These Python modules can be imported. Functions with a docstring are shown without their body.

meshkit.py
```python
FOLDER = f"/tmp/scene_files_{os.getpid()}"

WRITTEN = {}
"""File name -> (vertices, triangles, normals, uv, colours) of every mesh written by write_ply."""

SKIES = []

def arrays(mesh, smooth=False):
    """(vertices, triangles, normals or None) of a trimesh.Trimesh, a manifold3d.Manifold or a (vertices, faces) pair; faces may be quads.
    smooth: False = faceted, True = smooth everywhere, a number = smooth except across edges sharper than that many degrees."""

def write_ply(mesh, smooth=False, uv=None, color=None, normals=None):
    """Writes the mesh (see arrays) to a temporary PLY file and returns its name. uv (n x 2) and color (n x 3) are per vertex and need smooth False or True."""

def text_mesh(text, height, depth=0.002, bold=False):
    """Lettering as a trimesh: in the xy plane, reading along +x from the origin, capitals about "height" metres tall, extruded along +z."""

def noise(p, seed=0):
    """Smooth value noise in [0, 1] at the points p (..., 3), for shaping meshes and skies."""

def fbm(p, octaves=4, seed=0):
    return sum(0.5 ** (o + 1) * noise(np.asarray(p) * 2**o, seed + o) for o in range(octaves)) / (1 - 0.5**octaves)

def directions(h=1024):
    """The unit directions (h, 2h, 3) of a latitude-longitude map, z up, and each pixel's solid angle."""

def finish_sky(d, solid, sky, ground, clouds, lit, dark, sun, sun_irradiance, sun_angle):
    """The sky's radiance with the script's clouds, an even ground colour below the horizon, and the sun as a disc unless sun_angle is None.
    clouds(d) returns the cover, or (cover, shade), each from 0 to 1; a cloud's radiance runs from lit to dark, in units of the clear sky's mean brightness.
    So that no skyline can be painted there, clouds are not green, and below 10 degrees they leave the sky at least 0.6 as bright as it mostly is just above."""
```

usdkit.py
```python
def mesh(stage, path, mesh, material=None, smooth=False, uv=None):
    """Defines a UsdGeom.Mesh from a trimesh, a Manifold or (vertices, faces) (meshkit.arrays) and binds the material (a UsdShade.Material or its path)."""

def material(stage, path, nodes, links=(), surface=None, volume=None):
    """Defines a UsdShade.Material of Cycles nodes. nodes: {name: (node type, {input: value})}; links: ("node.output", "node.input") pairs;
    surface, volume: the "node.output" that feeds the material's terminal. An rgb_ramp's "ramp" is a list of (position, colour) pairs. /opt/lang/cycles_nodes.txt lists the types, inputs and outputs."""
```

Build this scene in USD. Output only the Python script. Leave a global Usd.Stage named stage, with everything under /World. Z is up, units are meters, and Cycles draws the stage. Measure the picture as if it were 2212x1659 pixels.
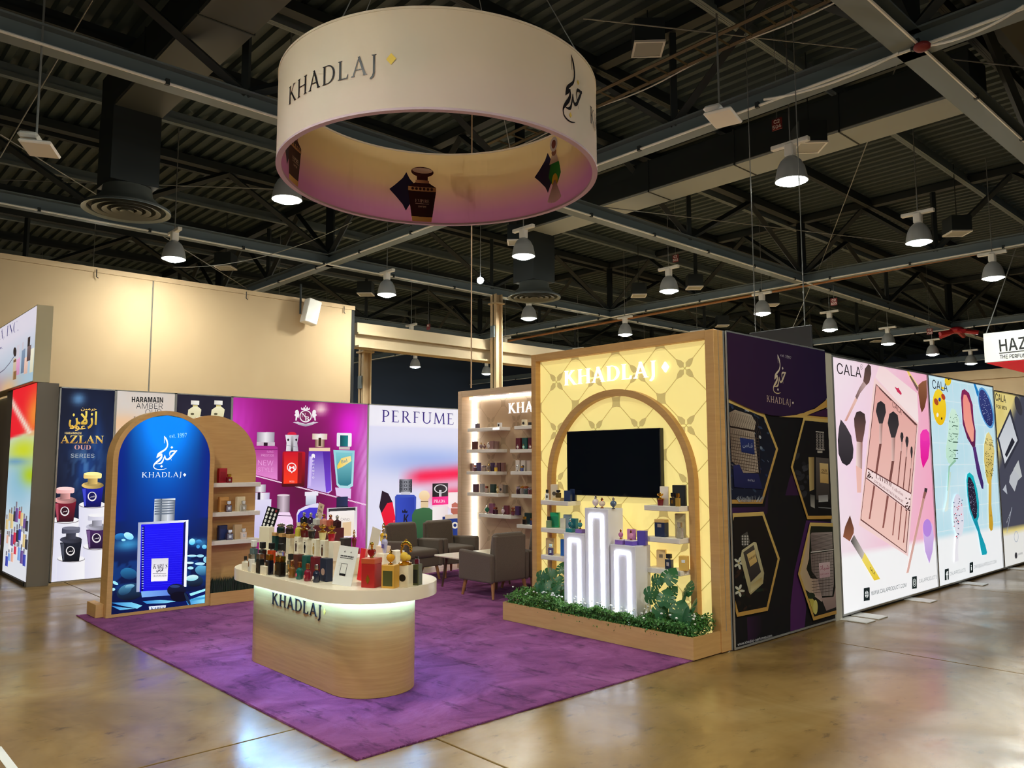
import math, random, glob
import numpy as np, trimesh, usdkit, meshkit
from pxr import Usd, UsdGeom, UsdShade, Gf, Sdf, Vt
from shapely.geometry import Polygon, LineString, Point, MultiPolygon
from shapely import affinity, union_all, box as sbox

stage = Usd.Stage.CreateInMemory()
UsdGeom.SetStageUpAxis(stage, UsdGeom.Tokens.z)
UsdGeom.SetStageMetersPerUnit(stage, 1.0)
UsdGeom.Xform.Define(stage, '/World'); UsdGeom.Scope.Define(stage, '/World/Looks')
PI = math.pi

# ---------------------------------------------------------------- camera, light levels, exposure
EYE = np.array([0, 0, 1.765]); FPX = 1701.94; YAW, PITCH, ROLL = 0.826559, 0.0987344, -0.0026988
_f = np.array([math.cos(YAW)*math.cos(PITCH), math.sin(YAW)*math.cos(PITCH), math.sin(PITCH)])
_r = np.array([math.sin(YAW), -math.cos(YAW), 0]); _u = np.cross(_r, _f)
RGT, UPV = math.cos(ROLL)*_r+math.sin(ROLL)*_u, -math.sin(ROLL)*_r+math.cos(ROLL)*_u
cam = UsdGeom.Camera.Define(stage, '/World/camera')
m4 = np.eye(4); m4[0, :3], m4[1, :3], m4[2, :3], m4[3, :3] = RGT, UPV, -_f, EYE
cam.AddTransformOp().Set(Gf.Matrix4d(m4.tolist()))
cam.CreateHorizontalApertureAttr(36.0); cam.CreateVerticalApertureAttr(27.0)
cam.CreateFocalLengthAttr(36.0*FPX/2212); cam.CreateFStopAttr(0.0); cam.CreateClippingRangeAttr(Gf.Vec2f(0.05, 500))
cam.CreateExposureAttr(0.0)
LAMP = 350.0      # radiance of the high-bay lamp lenses
GLOW = 1.0        # radiance of a white lightbox print
LED = 6.0         # radiance of the LED strips

# a pixel of the 2212x1659 photograph as a point of a plane of the place (measuring only)
def _ray(px, py): return _f+RGT*(px-1106)/FPX-UPV*(py-829.5)/FPX
def onz(px, py, z=0.0): d = _ray(px, py); return EYE+d*((z-EYE[2])/d[2])
def onx(px, py, x): d = _ray(px, py); return EYE+d*(x/d[0])
def ony(px, py, y): d = _ray(px, py); return EYE+d*(y/d[1])

# ---------------------------------------------------------------- materials
def lin(c):
    c = np.asarray(c, float)/255
    return tuple(np.where(c <= .04045, c/12.92, ((c+.055)/1.055)**2.4))
MATS = {}
def mat(name, rgb, rough=.5, metal=0, spec=.5, emis=0, coat=0, trans=0, noise=None, bump=None, sheen=0, ecol=None):
    """noise: (scale xyz, second colour, detail, contrast, roughness shift); bump: (scale xyz, strength)"""
    if name in MATS: return MATS[name]
    p = {'base_color': lin(rgb), 'roughness': rough, 'metallic': metal, 'specular_ior_level': spec, 'coat_weight': coat, 'transmission_weight': trans, 'sheen_weight': sheen}
    if emis: p['emission_color'] = lin(ecol or rgb); p['emission_strength'] = emis
    n, l = {'p': ('principled_bsdf', p)}, []
    if noise or bump: n['g'] = ('texture_coordinate', {})
    if noise:
        sc, rgb2, det, con = noise[:4]
        n['m'] = ('mapping', {'scale': sc}); n['n'] = ('noise_texture', {'scale': 1.0, 'detail': det, 'roughness': .6})
        n['r'] = ('map_range', {'from_min': .5-con, 'from_max': .5+con, 'clamp': True})
        n['c'] = ('mix_color', {'a': lin(rgb), 'b': lin(rgb2)})
        l += [('g.object', 'm.vector'), ('m.vector', 'n.vector'), ('n.fac', 'r.value'), ('r.result', 'c.fac'), ('c.result', 'p.base_color')]
        if len(noise) > 4:
            n['rr'] = ('map_range', {'from_min': .3, 'from_max': .7, 'to_min': rough, 'to_max': rough+noise[4], 'clamp': True}); l += [('n.fac', 'rr.value'), ('rr.result', 'p.roughness')]
    if bump:
        n['bm'] = ('mapping', {'scale': bump[0]}); n['bn'] = ('noise_texture', {'scale': 1.0, 'detail': 4}); n['b'] = ('bump', {'strength': bump[1], 'distance': .01})
        l += [('g.object', 'bm.vector'), ('bm.vector', 'bn.vector'), ('bn.fac', 'b.height'), ('b.normal', 'p.normal')]
    MATS[name] = usdkit.material(stage, '/World/Looks/'+name, n, l, surface='p.BSDF')
    return MATS[name]
def printmat(name, emis, rough=.55, base=.35):
    if name in MATS: return MATS[name]
    n = {'a': ('attribute', {'attribute': 'tint'}), 'd': ('mix_color', {'blend_type': 'multiply', 'fac': 1.0, 'b': (base,)*3}), 'p': ('principled_bsdf', {'roughness': rough, 'emission_strength': emis, 'specular_ior_level': .3})}
    l = [('a.color', 'd.a'), ('d.result', 'p.base_color')]
    if emis: l.append(('a.color', 'p.emission_color'))
    MATS[name] = usdkit.material(stage, '/World/Looks/'+name, n, l, surface='p.BSDF')
    return MATS[name]

# ---------------------------------------------------------------- things and parts
NUM, XF = {}, {}
def numbered(parent, name):
    k = NUM.get((parent, name), 0); NUM[(parent, name)] = k+1
    return f'{parent}/{name}' + (f'_{k:03d}' if k else '')
def tag(path, label=None, cat=None, group=None, kind=None):
    p = stage.GetPrimAtPath(path)
    for k, v in (('label', label), ('category', cat), ('group', group), ('kind', kind)):
        if v: p.SetCustomDataByKey(k, v)
    return path
def thing(name, label, cat, loc=(0, 0, 0), rotz=0.0, group=None, kind=None, scale=1.0):
    path = numbered('/World', name)
    x = UsdGeom.Xform.Define(stage, path)
    x.AddTranslateOp().Set(Gf.Vec3d(*map(float, loc)))
    if rotz: x.AddRotateZOp().Set(float(rotz))
    if scale != 1.0: x.AddScaleOp().Set(Gf.Vec3f(scale, scale, scale))
    XF[path] = (np.asarray(loc, float), rotz)
    return tag(path, label, cat, group, kind)
def tolocal(parent, v):
    loc, rz = XF.get(parent, (np.zeros(3), 0)); a = -math.radians(rz)
    v = np.asarray(v, float)-loc
    return np.stack([v[:, 0]*math.cos(a)-v[:, 1]*math.sin(a), v[:, 0]*math.sin(a)+v[:, 1]*math.cos(a), v[:, 2]], 1) if rz else v
def part(parent, name, mesh, m, label=None, world=False, smooth=False, kind=None):
    """one Mesh under a thing or a part"""
    path = numbered(parent, name)
    if isinstance(mesh, MB): mesh = mesh.get()
    v, f = mesh if isinstance(mesh, tuple) else (np.array(mesh.vertices), np.array(mesh.faces))
    top = parent
    while top.count('/') > 2: top = top.rpartition('/')[0]
    if world: v = tolocal(top, v)
    usdkit.mesh(stage, path, (v, f), m, smooth=smooth)
    if label or kind: tag(path, label, kind=kind)
    return path
def solo(name, mesh, m, label, cat, loc=None, smooth=False, group=None, kind=None):
    """a thing that is one mesh, given in world coordinates"""
    path = numbered('/World', name)
    if isinstance(mesh, MB): mesh = mesh.get()
    v, f = mesh if isinstance(mesh, tuple) else (np.array(mesh.vertices), np.array(mesh.faces))
    usdkit.mesh(stage, path, (v, f), m, smooth=smooth)
    return tag(path, label, cat, group, kind)
def copy(src, loc, rotz, label, scale=None):
    path = numbered('/World', src.rpartition('/')[2].split('_0')[0] if src[-3:].isdigit() else src.rpartition('/')[2])
    was = stage.GetPrimAtPath(src).GetCustomData()
    x = UsdGeom.Xform.Define(stage, path)
    p = x.GetPrim(); p.GetReferences().AddInternalReference(src); p.SetInstanceable(True)
    x.ClearXformOpOrder(); x.AddTranslateOp().Set(Gf.Vec3d(*map(float, loc)))
    x.AddRotateZOp().Set(float(rotz))
    return tag(path, label, was['category'], was.get('group'))

# ---------------------------------------------------------------- shapes
class MB:
    def __init__(s): s.v, s.f, s.n = [], [], 0
    def add(s, v, f=None):
        if f is None: v, f = np.array(v.vertices), np.array(v.faces)
        f = np.asarray(f)
        if f.shape[1] == 4: f = np.vstack([f[:, [0, 1, 2]], f[:, [0, 2, 3]]])
        s.v.append(np.asarray(v, float)); s.f.append(f+s.n); s.n += len(v); return s
    def get(s): return np.vstack(s.v), np.vstack(s.f)
    def box(s, x0, x1, y0, y1, z0, z1, b=0): return s.add(*bx(x0, x1, y0, y1, z0, z1, b))
    def tube(s, pts, r, n=8): return s.add(*tube(pts, r, n))
    def lathe(s, prof, n=24, at=(0, 0, 0)): return s.add(*lathe(prof, n, at))
    def ball(s, c, r, n=1, sc=(1, 1, 1)):
        m = trimesh.creation.icosphere(n, r); return s.add(np.array(m.vertices)*sc+np.array(c), m.faces)
def bx(x0, x1, y0, y1, z0, z1, b=0.0):
    """box, edges chamfered by b"""
    lo, hi = np.array([x0, y0, z0], float), np.array([x1, y1, z1], float)
    if not b:
        m = trimesh.creation.box(hi-lo); return np.array(m.vertices)+(lo+hi)/2, np.array(m.faces)
    b = min(b, *((hi-lo)*.45)); h = (hi-lo)/2; pts = []
    for sx in (-1, 1):
        for sy in (-1, 1):
            for sz in (-1, 1):
                for k in range(3):
                    d = h-b; d[k] = h[k]; pts.append(d*(sx, sy, sz))
    m = trimesh.Trimesh(pts, process=False).convex_hull
    return np.array(m.vertices)+(lo+hi)/2, np.array(m.faces)
def tube(pts, r, n=8):
    p = np.asarray(pts, float); t = np.gradient(p, axis=0) if len(p) > 2 else np.repeat((p[1:]-p[:1]), 2, 0)
    t /= np.linalg.norm(t, axis=1, keepdims=True)+1e-12
    ref = np.array([0, 0, 1.0]) if abs(t[0, 2]) < .9 else np.array([1.0, 0, 0])
    a = np.cross(t, ref); a /= np.linalg.norm(a, axis=1, keepdims=True)+1e-12
    b = np.cross(t, a); an = np.arange(n)*2*PI/n; r = np.broadcast_to(r, (len(p),))
    v = p[:, None]+r[:, None, None]*(np.cos(an)[None, :, None]*a[:, None]+np.sin(an)[None, :, None]*b[:, None])
    f = [[i*n+j, (i+1)*n+j, (i+1)*n+(j+1) % n, i*n+(j+1) % n] for i in range(len(p)-1) for j in range(n)]
    v = v.reshape(-1, 3); f = np.array(f); f = np.vstack([f[:, [0, 1, 2]], f[:, [0, 2, 3]]])
    c0, c1 = len(v), len(v)+1; v = np.vstack([v, p[:1], p[-1:]]); e = (len(p)-1)*n
    caps = [[c0, j, (j+1) % n] for j in range(n)]+[[c1, e+(j+1) % n, e+j] for j in range(n)]
    return v, np.vstack([f, caps])
def lathe(prof, n=24, at=(0, 0, 0)):
    prof = np.asarray(prof, float); an = np.arange(n)*2*PI/n
    v = np.stack([np.outer(prof[:, 0], np.cos(an)), np.outer(prof[:, 0], np.sin(an)), np.repeat(prof[:, 1:], n, 1)], -1).reshape(-1, 3)+np.array(at)
    f = np.array([[i*n+j, i*n+(j+1) % n, (i+1)*n+(j+1) % n, (i+1)*n+j] for i in range(len(prof)-1) for j in range(n)])
    return v, np.vstack([f[:, [0, 1, 2]], f[:, [0, 2, 3]]])
def extr(poly, d):
    """shapely polygon(s) extruded along +z by d"""
    gs = [g for g in getattr(poly, 'geoms', [poly]) if g.area > 1e-9]
    m = trimesh.util.concatenate([trimesh.creation.extrude_polygon(g, d, engine='earcut') for g in gs])
    return np.array(m.vertices), np.array(m.faces)
def facing(v, plane, val, d):
    """a shape drawn in (u, v, depth): on plane x=val facing -x (u = -y) or y=val facing -y (u = x); its depth comes towards the viewer"""
    v = np.asarray(v, float)
    return np.stack([val-v[:, 2], -v[:, 0], v[:, 1]], 1) if plane == 'x' else np.stack([v[:, 0], val-v[:, 2], v[:, 1]], 1)
def stadium(xc, ya, yb, r, n=24):
    return LineString([(xc, ya), (xc, yb)]).buffer(r, quad_segs=n)

# ---------------------------------------------------------------- lettering
FD = glob.glob('/opt/blender-*/*/datafiles/fonts/')[0]
_fc = {}
def bold(s):
    o = ''
    for c in s:
        o += chr(0x1D400+ord(c)-65) if 'A' <= c <= 'Z' else chr(0x1D41A+ord(c)-97) if 'a' <= c <= 'z' else chr(0x1D7CE+ord(c)-48) if c.isdigit() else c
    return o
def words(text, font='sans', weight=400):
    """lettering as a shapely shape: capitals 1 high, baseline at 0, starting at 0"""
    key = (text, font, weight)
    if key in _fc: return _fc[key]
    if font == 'roman': g = roman(text)
    else:
        from PIL import Image, ImageDraw, ImageFont
        file = {'sans': 'Inter.woff2', 'serif': 'NotoSansMath-Regular.woff2', 'arab': 'NotoSansArabic-VariableFont_wdth,wght.woff2'}[font]
        ft = ImageFont.truetype(FD+file, 96)
        if font in ('sans', 'arab') and weight != 400: ft.set_variation_by_axes([14, weight] if font == 'sans' else [weight, 100])
        t = bold(text) if font == 'serif' else text
        x0, y0, x1, y1 = ft.getbbox(t, anchor='ls')
        im = Image.new('L', (x1-x0+8, y1-y0+8)); ImageDraw.Draw(im).text((4-x0, 4-y0), t, 255, ft, anchor='ls')
        on = np.pad(np.asarray(im) > 127, ((0, 0), (1, 1))).astype(np.int8)
        rows, a = np.nonzero(np.diff(on, axis=1) == 1); b = np.nonzero(np.diff(on, axis=1) == -1)[1]
        g = union_all(sbox(a, -rows-1, b, -rows)).buffer(.6).buffer(-.6).simplify(.7)
        g = affinity.affine_transform(g, [1/70, 0, 0, 1/70, -4/70, (4-y0)/70])
    _fc[key] = g
    return g
def _st(*pts, w=.1):
    return LineString(pts).buffer(w/2, cap_style='flat', join_style='mitre')
def _sf(x, y, w=.26, h=.035, up=1): return Polygon([(x-w/2, y), (x+w/2, y), (x+w/2, y+up*h*.5), (x+.07, y+up*h*1.6), (x-.07, y+up*h*1.6), (x-w/2, y+up*h*.5)])
def _ring(cx, cy, rx, ry, tx, ty):
    o = affinity.scale(Point(0, 0).buffer(1, quad_segs=20), rx, ry); i = affinity.scale(Point(0, 0).buffer(1, quad_segs=20), rx-tx, ry-ty)
    return affinity.translate(o.difference(i), cx, cy)
def roman(text):
    """classical roman capitals with thick and thin strokes and small serifs"""
    T, t = .115, .06
    def stem(x, w=T): return [_st((x, 0), (x, 1), w=w), _sf(x, 0), _sf(x, 1, up=-1)]
    def bowl(x, y0, y1, r): return [_ring(x, (y0+y1)/2, r, (y1-y0)/2, T, .05).intersection(sbox(x, y0, x+r, y1)), _st((x-.2, y0+.025), (x, y0+.025), w=.05), _st((x-.2, y1-.025), (x, y1-.025), w=.05)]
    D = {
     'K': (stem(.15)+[_st((.2, .46), (.6, .99), w=t), _st((.32, .6), (.74, .02), w=T), _sf(.6, 1, .2, up=-1), _sf(.76, 0, .2)], .86),
     'H': (stem(.15)+stem(.72)+[_st((.15, .53), (.72, .53), w=.05)], .88),
     'A': ([_st((.1, 0), (.42, 1), w=t), _st((.4, 1.02), (.74, 0), w=T), _st((.2, .34), (.62, .34), w=.05), _sf(.1, 0, .2), _sf(.75, 0, .24)], .87),
     'D': (stem(.15)+bowl(.35, 0, 1, .46), .86), 'L': (stem(.15)+[_st((.15, .025), (.56, .025), w=.05), Polygon([(.5, 0), (.58, 0), (.62, .22), (.58, .22)])], .66),
     'J': ([_st((.2, 1), (.2, .05), (.15, -.12), (.02, -.24), w=.1), _sf(.2, 1, up=-1)], .36),
     'P': (stem(.15)+bowl(.3, .44, 1, .28), .62), 'R': (stem(.15)+bowl(.3, .47, 1, .27)+[_st((.32, .5), (.66, 0), w=T), _sf(.7, 0, .16)], .8),
     'E': (stem(.15)+[_st((.15, y), (x, y), w=.05) for y, x in ((.025, .56), (.52, .45), (.975, .52))]+[Polygon([(.52, 0), (.57, 0), (.6, .2), (.57, .2)]), Polygon([(.5, 1), (.53, 1), (.54, .82), (.51, .82)])], .66),
     'F': (stem(.15)+[_st((.15, y), (x, y), w=.05) for y, x in ((.5, .43), (.975, .52))]+[Polygon([(.5, 1), (.53, 1), (.54, .82), (.51, .82)])], .6),
     'U': ([_st((.15, 1), (.15, .3), w=T), _st((.68, 1), (.68, .3), w=t), _ring(.415, .32, .32, .34, T*.9, .07).intersection(sbox(0, -.1, 1, .32)), _sf(.15, 1, up=-1), _sf(.68, 1, up=-1)], .84),
     'M': ([_st((.13, 0), (.18, 1), w=t), _st((.18, 1), (.5, .05), w=T), _st((.5, .05), (.84, 1), w=t), _st((.84, 1), (.89, 0), w=T), _sf(.12, 0, .2), _sf(.9, 0, .24)], 1.03),
     'C': ([_ring(.46, .5, .43, .52, T, .05).difference(Polygon([(.46, .5), (1.1, .95), (1.1, .05)]))], .84),
     'N': ([_st((.13, 0), (.13, 1), w=t), _st((.13, 1), (.74, .02), w=T), _st((.74, 0), (.74, 1), w=t), _sf(.13, 0, .2), _sf(.1, 1, .2, up=-1), _sf(.74, 1, .2, up=-1)], .9),
     'T': (stem(.36)+[_st((.04, .975), (.68, .975), w=.05), Polygon([(.03, 1), (.06, 1), (.07, .8), (.04, .8)]), Polygon([(.66, 1), (.69, 1), (.68, .8), (.65, .8)])], .72),
     'O': ([_ring(.48, .5, .44, .52, T, .05)], .98), ' ': ([], .4)}
    x, out = 0, []
    for c in text:
        g, w = D[c]; out += [affinity.translate(k, x, 0) for k in g]; x += w+.12
    return union_all(out)
def brush(pts, n=6):
    """a calligraphic stroke: (x, y, width) knots, smoothed"""
    p = np.array(pts, float); q = np.vstack([2*p[0]-p[1], p, 2*p[-1]-p[-2]]); out = []
    for i in range(1, len(q)-2):
        for k in range(n):
            t = k/n; a, b, c, d = q[i-1:i+3]
            out.append(.5*(2*b+(c-a)*t+(2*a-5*b+4*c-d)*t*t+(3*b-a-3*c+d)*t**3))
    out.append(p[-1]); ds = [Point(x, y).buffer(max(w, 3)/2, quad_segs=4) for x, y, w in out]
    return union_all([union_all([a, b]).convex_hull for a, b in zip(ds, ds[1:])])
_lg = union_all([brush(k) for k in (
    [(797, 475, 8), (790, 380, 16), (785, 275, 8)], [(785, 275, 8), (842, 365, 44), (880, 480, 36), (873, 565, 36), (825, 645, 46), (738, 705, 52), (655, 770, 52), (612, 868, 26)],
    [(605, 868, 12), (660, 815, 62), (735, 772, 26)], [(738, 765, 22), (735, 845, 50), (690, 920, 62), (620, 985, 58), (556, 1050, 40), (537, 1110, 26), (578, 1168, 24), (680, 1196, 22), (790, 1190, 18), (880, 1165, 6)],
    [(580, 1035, 10), (662, 1038, 26), (742, 1008, 46), (785, 925, 34), (822, 800, 12)], [(824, 805, 12), (840, 885, 34), (882, 920, 44), (950, 890, 52), (1012, 815, 52), (1090, 722, 44), (1136, 668, 22)],
    [(1136, 685, 26), (1050, 685, 40), (980, 697, 44), (950, 745, 26), (962, 830, 14), (1005, 948, 6)])])
_ld = union_all([Polygon([(x-38, y), (x, y-38), (x+38, y), (x, y+38)]) for x, y in ((1000, 585), (745, 1105))])
LOGO, LOGODOT = (affinity.affine_transform(g.simplify(1.2), [1/935, 0, 0, -1/935, -830/935, 1200/935]) for g in (_lg, _ld))   # 1 high, centred
def fit(g, x, y, w=None, h=1.0, ang=0):
    """shape drawn in unit capitals moved to baseline start (x, y), h high, w wide"""
    b = g.bounds; sx = h if w is None else w/(b[2]-min(b[0], 0) if b[0] > -.2 else b[2]-b[0])
    return affinity.rotate(affinity.affine_transform(g, [sx, 0, 0, h, x, y]), ang, origin=(x, y))

# ---------------------------------------------------------------- flat print (posters, lightbox graphics)
class Print:
    def __init__(s, plane, val, zoom=(0, 0, 1), step=.00006): s.plane, s.val, s.zoom, s.V, s.F, s.C, s.n, s.k, s.step, s.clip = plane, val, zoom, [], [], [], 0, 0, step, None
    def q(s, x, y):
        ox, oy, k = s.zoom; px, py = ox+x/k, oy+y/k
        if s.plane == 'x': p = onx(px, py, s.val); return -p[1], p[2]
        if s.plane == 'y': p = ony(px, py, s.val); return p[0], p[2]
        return x, y
    def raw(s, v2, f, c):
        s.V.append(np.column_stack([v2, np.full(len(v2), s.k*s.step)])); s.F.append(np.asarray(f)+s.n); s.C.append(np.broadcast_to(c, (len(v2), 3))); s.n += len(v2); s.k += 1
    def grid(s, u0, u1, v0, v1, fn, nu=40, nv=60, span=None):
        a, b = np.meshgrid(np.linspace(0, 1, nu+1), np.linspace(0, 1, nv+1)); c = np.clip(fn(a.ravel() if span is None else ((lambda l, h: (l+(h-l)*a.ravel()-u0)/(u1-u0))(*span(v0+(v1-v0)*b.ravel()))), b.ravel()), 0, 255)
        i, j = np.meshgrid(np.arange(nu), np.arange(nv)); o = (j*(nu+1)+i).ravel()
        f = np.vstack([np.stack([o, o+1, o+nu+2], 1), np.stack([o, o+nu+2, o+nu+1], 1)])
        a, b = a.ravel(), v0+(v1-v0)*b.ravel()
        lo, hi = (u0, u1) if span is None else span(b)
        s.raw(np.stack([lo+(hi-lo)*a, b], 1), f, np.array(lin(c)))
    def add(s, g, c, c2=None, ax='v', n=10):
        if not g.is_valid: g = g.buffer(0)
        if s.clip is not None: g = g.intersection(s.clip)
        if g.is_empty or g.area < 1e-8: return
        x0, y0, x1, y1 = g.bounds; k = 1 if ax == 'v' else 0; a, b = (y0, y1) if k else (x0, x1)
        pieces = [g]
        if c2 is not None:
            e = np.linspace(a, b, n+1)
            pieces = [g.intersection(sbox(x0-1, lo, x1+1, hi) if k else sbox(lo, y0-1, hi, y1+1)) for lo, hi in zip(e, e[1:])]
        vs, fs, m = [], [], 0
        for p in pieces:
            for t in getattr(p, 'geoms', [p]):
                if t.geom_type != 'Polygon' or t.area < 1e-9: continue
                try: v, f = trimesh.creation.triangulate_polygon(t, engine='earcut')
                except Exception: continue
                if len(f): vs.append(v); fs.append(f+m); m += len(v)
        if not vs: return
        v = np.vstack(vs); f = np.vstack(fs)
        d1, d2 = v[f[:, 1]]-v[f[:, 0]], v[f[:, 2]]-v[f[:, 0]]
        flip = d1[:, 0]*d2[:, 1]-d1[:, 1]*d2[:, 0] < 0; f[flip] = f[flip][:, ::-1]
        col = np.array(lin(c))[None]
        if c2 is not None:
            t = ((v[:, k]-a)/(b-a+1e-12))[:, None]; col = (1-t)*np.array(lin(c))+t*np.array(lin(c2))
        s.raw(v, f, col)
    def poly(s, pts, c, c2=None, ax='v', n=10): s.add(Polygon([s.q(*p) for p in pts]), c, c2, ax, n)
    def line(s, pts, w, c): s.add(LineString([s.q(*p) for p in pts]).buffer(w/2, cap_style='flat'), c)
    def rect(s, x0, y0, x1, y1, c, c2=None, ax='v', r=0):
        a, b = s.q(x0, y0), s.q(x1, y1); g = sbox(min(a[0], b[0]), min(a[1], b[1]), max(a[0], b[0]), max(a[1], b[1]))
        s.add(g.buffer(-r).buffer(r) if r else g, c, c2, ax)
    def ell(s, cx, cy, rx, ry, c, c2=None, ax='v', rot=0, hole=0):
        t = np.linspace(0, 2*PI, 33)[:-1]; a = math.radians(rot)
        def loop(k): return [s.q(cx+k*(rx*math.cos(w)*math.cos(a)-ry*math.sin(w)*math.sin(a)), cy+k*(rx*math.cos(w)*math.sin(a)+ry*math.sin(w)*math.cos(a))) for w in t]
        s.add(Polygon(loop(1), [loop(hole)] if hole else []), c, c2, ax)
    def text(s, txt, x0, y0, x1, y1, h, c, font='sans', weight=400, c2=None, thin=0):
        """baseline from (x0, y0) to (x1, y1), capitals h, all in the zoomed pixels"""
        p, q = np.array(s.q(x0, y0)), np.array(s.q(x1, y1)); w = np.linalg.norm(q-p)
        hh = abs(s.q(x0, y0-h)[1]-p[1]) if s.plane in 'xy' else h
        g = words(txt, font, weight)
        if thin: g = g.buffer(-thin)
        s.add(fit(g, p[0], p[1], w, hh, math.degrees(math.atan2(*(q-p)[::-1]))), c, c2)
    def shape(s, g, x, y, h, c, c2=None, ang=0, sx=1):
        """a unit-high centred shape standing at (x, y), h zoomed pixels high"""
        p = s.q(x, y); hh = abs(s.q(x, y-h)[1]-p[1]) if s.plane in 'xy' else h
        s.add(affinity.rotate(affinity.affine_transform(g, [hh*sx, 0, 0, hh, *p]), ang, origin=p), c, c2)
    def mesh(s): return np.vstack(s.V), np.vstack(s.F), np.vstack(s.C)
    def build(s, parent, name, m, fn=None, label=None):
        v, f, c = s.mesh(); v = fn(v) if fn else facing(v, s.plane, s.val, 0)
        v = v if fn and fn.__name__ == 'local' else tolocal(parent, v)
        path = numbered(parent, name); me = usdkit.mesh(stage, path, (v, f), m)
        UsdGeom.PrimvarsAPI(me).CreatePrimvar('tint', Sdf.ValueTypeNames.Color3fArray, 'vertex').Set(Vt.Vec3fArray.FromNumpy(c.astype(np.float32)))
        if label: tag(path, label)
        return path
def mix(a, b, t): t = np.clip(np.asarray(t, float), 0, 1)[..., None]; return np.asarray(a, float)*(1-t)+np.asarray(b, float)*t
def blob(s, t, cx, cy, rx, ry): return np.exp(-((s-cx)/rx)**2-((t-cy)/ry)**2)
def fb(s, t, k, seed=0, oct=3): return meshkit.fbm(np.stack([np.asarray(s)*k, np.asarray(t)*k, np.zeros_like(s)], -1), oct, seed)
def letters3d(parent, name, g, plane, val, d, m, label=None):
    v, f = extr(g, d); return part(parent, name, (facing(v, plane, val, d), f), m, label, world=True)
DIAMOND = Polygon([(0, .5), (.5, 1), (1, .5), (.5, 0)])
# ================================================================ the hall
rng = random.Random(7)
M = {}
M['concrete'] = usdkit.material(stage, '/World/Looks/concrete', {
    'g': ('geometry', {}), 'm': ('mapping', {'scale': (.55, .8, 1)}), 'n': ('noise_texture', {'scale': 1.0, 'detail': 9, 'roughness': .62, 'distortion': .6}),
    'm2': ('mapping', {'scale': (5, 9, 1)}), 'n2': ('noise_texture', {'scale': 1.0, 'detail': 6, 'roughness': .7}), 'n3': ('noise_texture', {'scale': .8, 'detail': 4, 'distortion': 1.5}),
    'r': ('rgb_ramp', {'ramp': [(0.25, lin((100, 75, 38))), (.42, lin((130, 100, 54))), (.55, lin((152, 120, 68))), (.74, lin((174, 146, 96)))]}),
    'r2': ('rgb_ramp', {'ramp': [(.28, lin((96, 80, 56))), (.42, (1, 1, 1)), (.7, (1, 1, 1)), (.8, (.82, .8, .76))]}), 'c': ('mix_color', {'blend_type': 'multiply', 'fac': .8}),
    'rg': ('map_range', {'from_min': .35, 'from_max': .65, 'to_min': .2, 'to_max': .4, 'clamp': True}),
    'b': ('bump', {'strength': .12, 'distance': .01}), 'p': ('principled_bsdf', {'specular_ior_level': .6, 'coat_weight': .2, 'coat_roughness': .26})},
    [('g.position', 'm.vector'), ('m.vector', 'n.vector'), ('g.position', 'm2.vector'), ('m2.vector', 'n2.vector'), ('g.position', 'n3.vector'), ('n.fac', 'r.fac'), ('n2.fac', 'r2.fac'), ('r.color', 'c.a'), ('r2.color', 'c.b'),
     ('c.result', 'p.base_color'), ('n3.fac', 'rg.value'), ('rg.result', 'p.roughness'), ('n2.fac', 'b.height'), ('b.normal', 'p.normal')], surface='p.BSDF')
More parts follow.
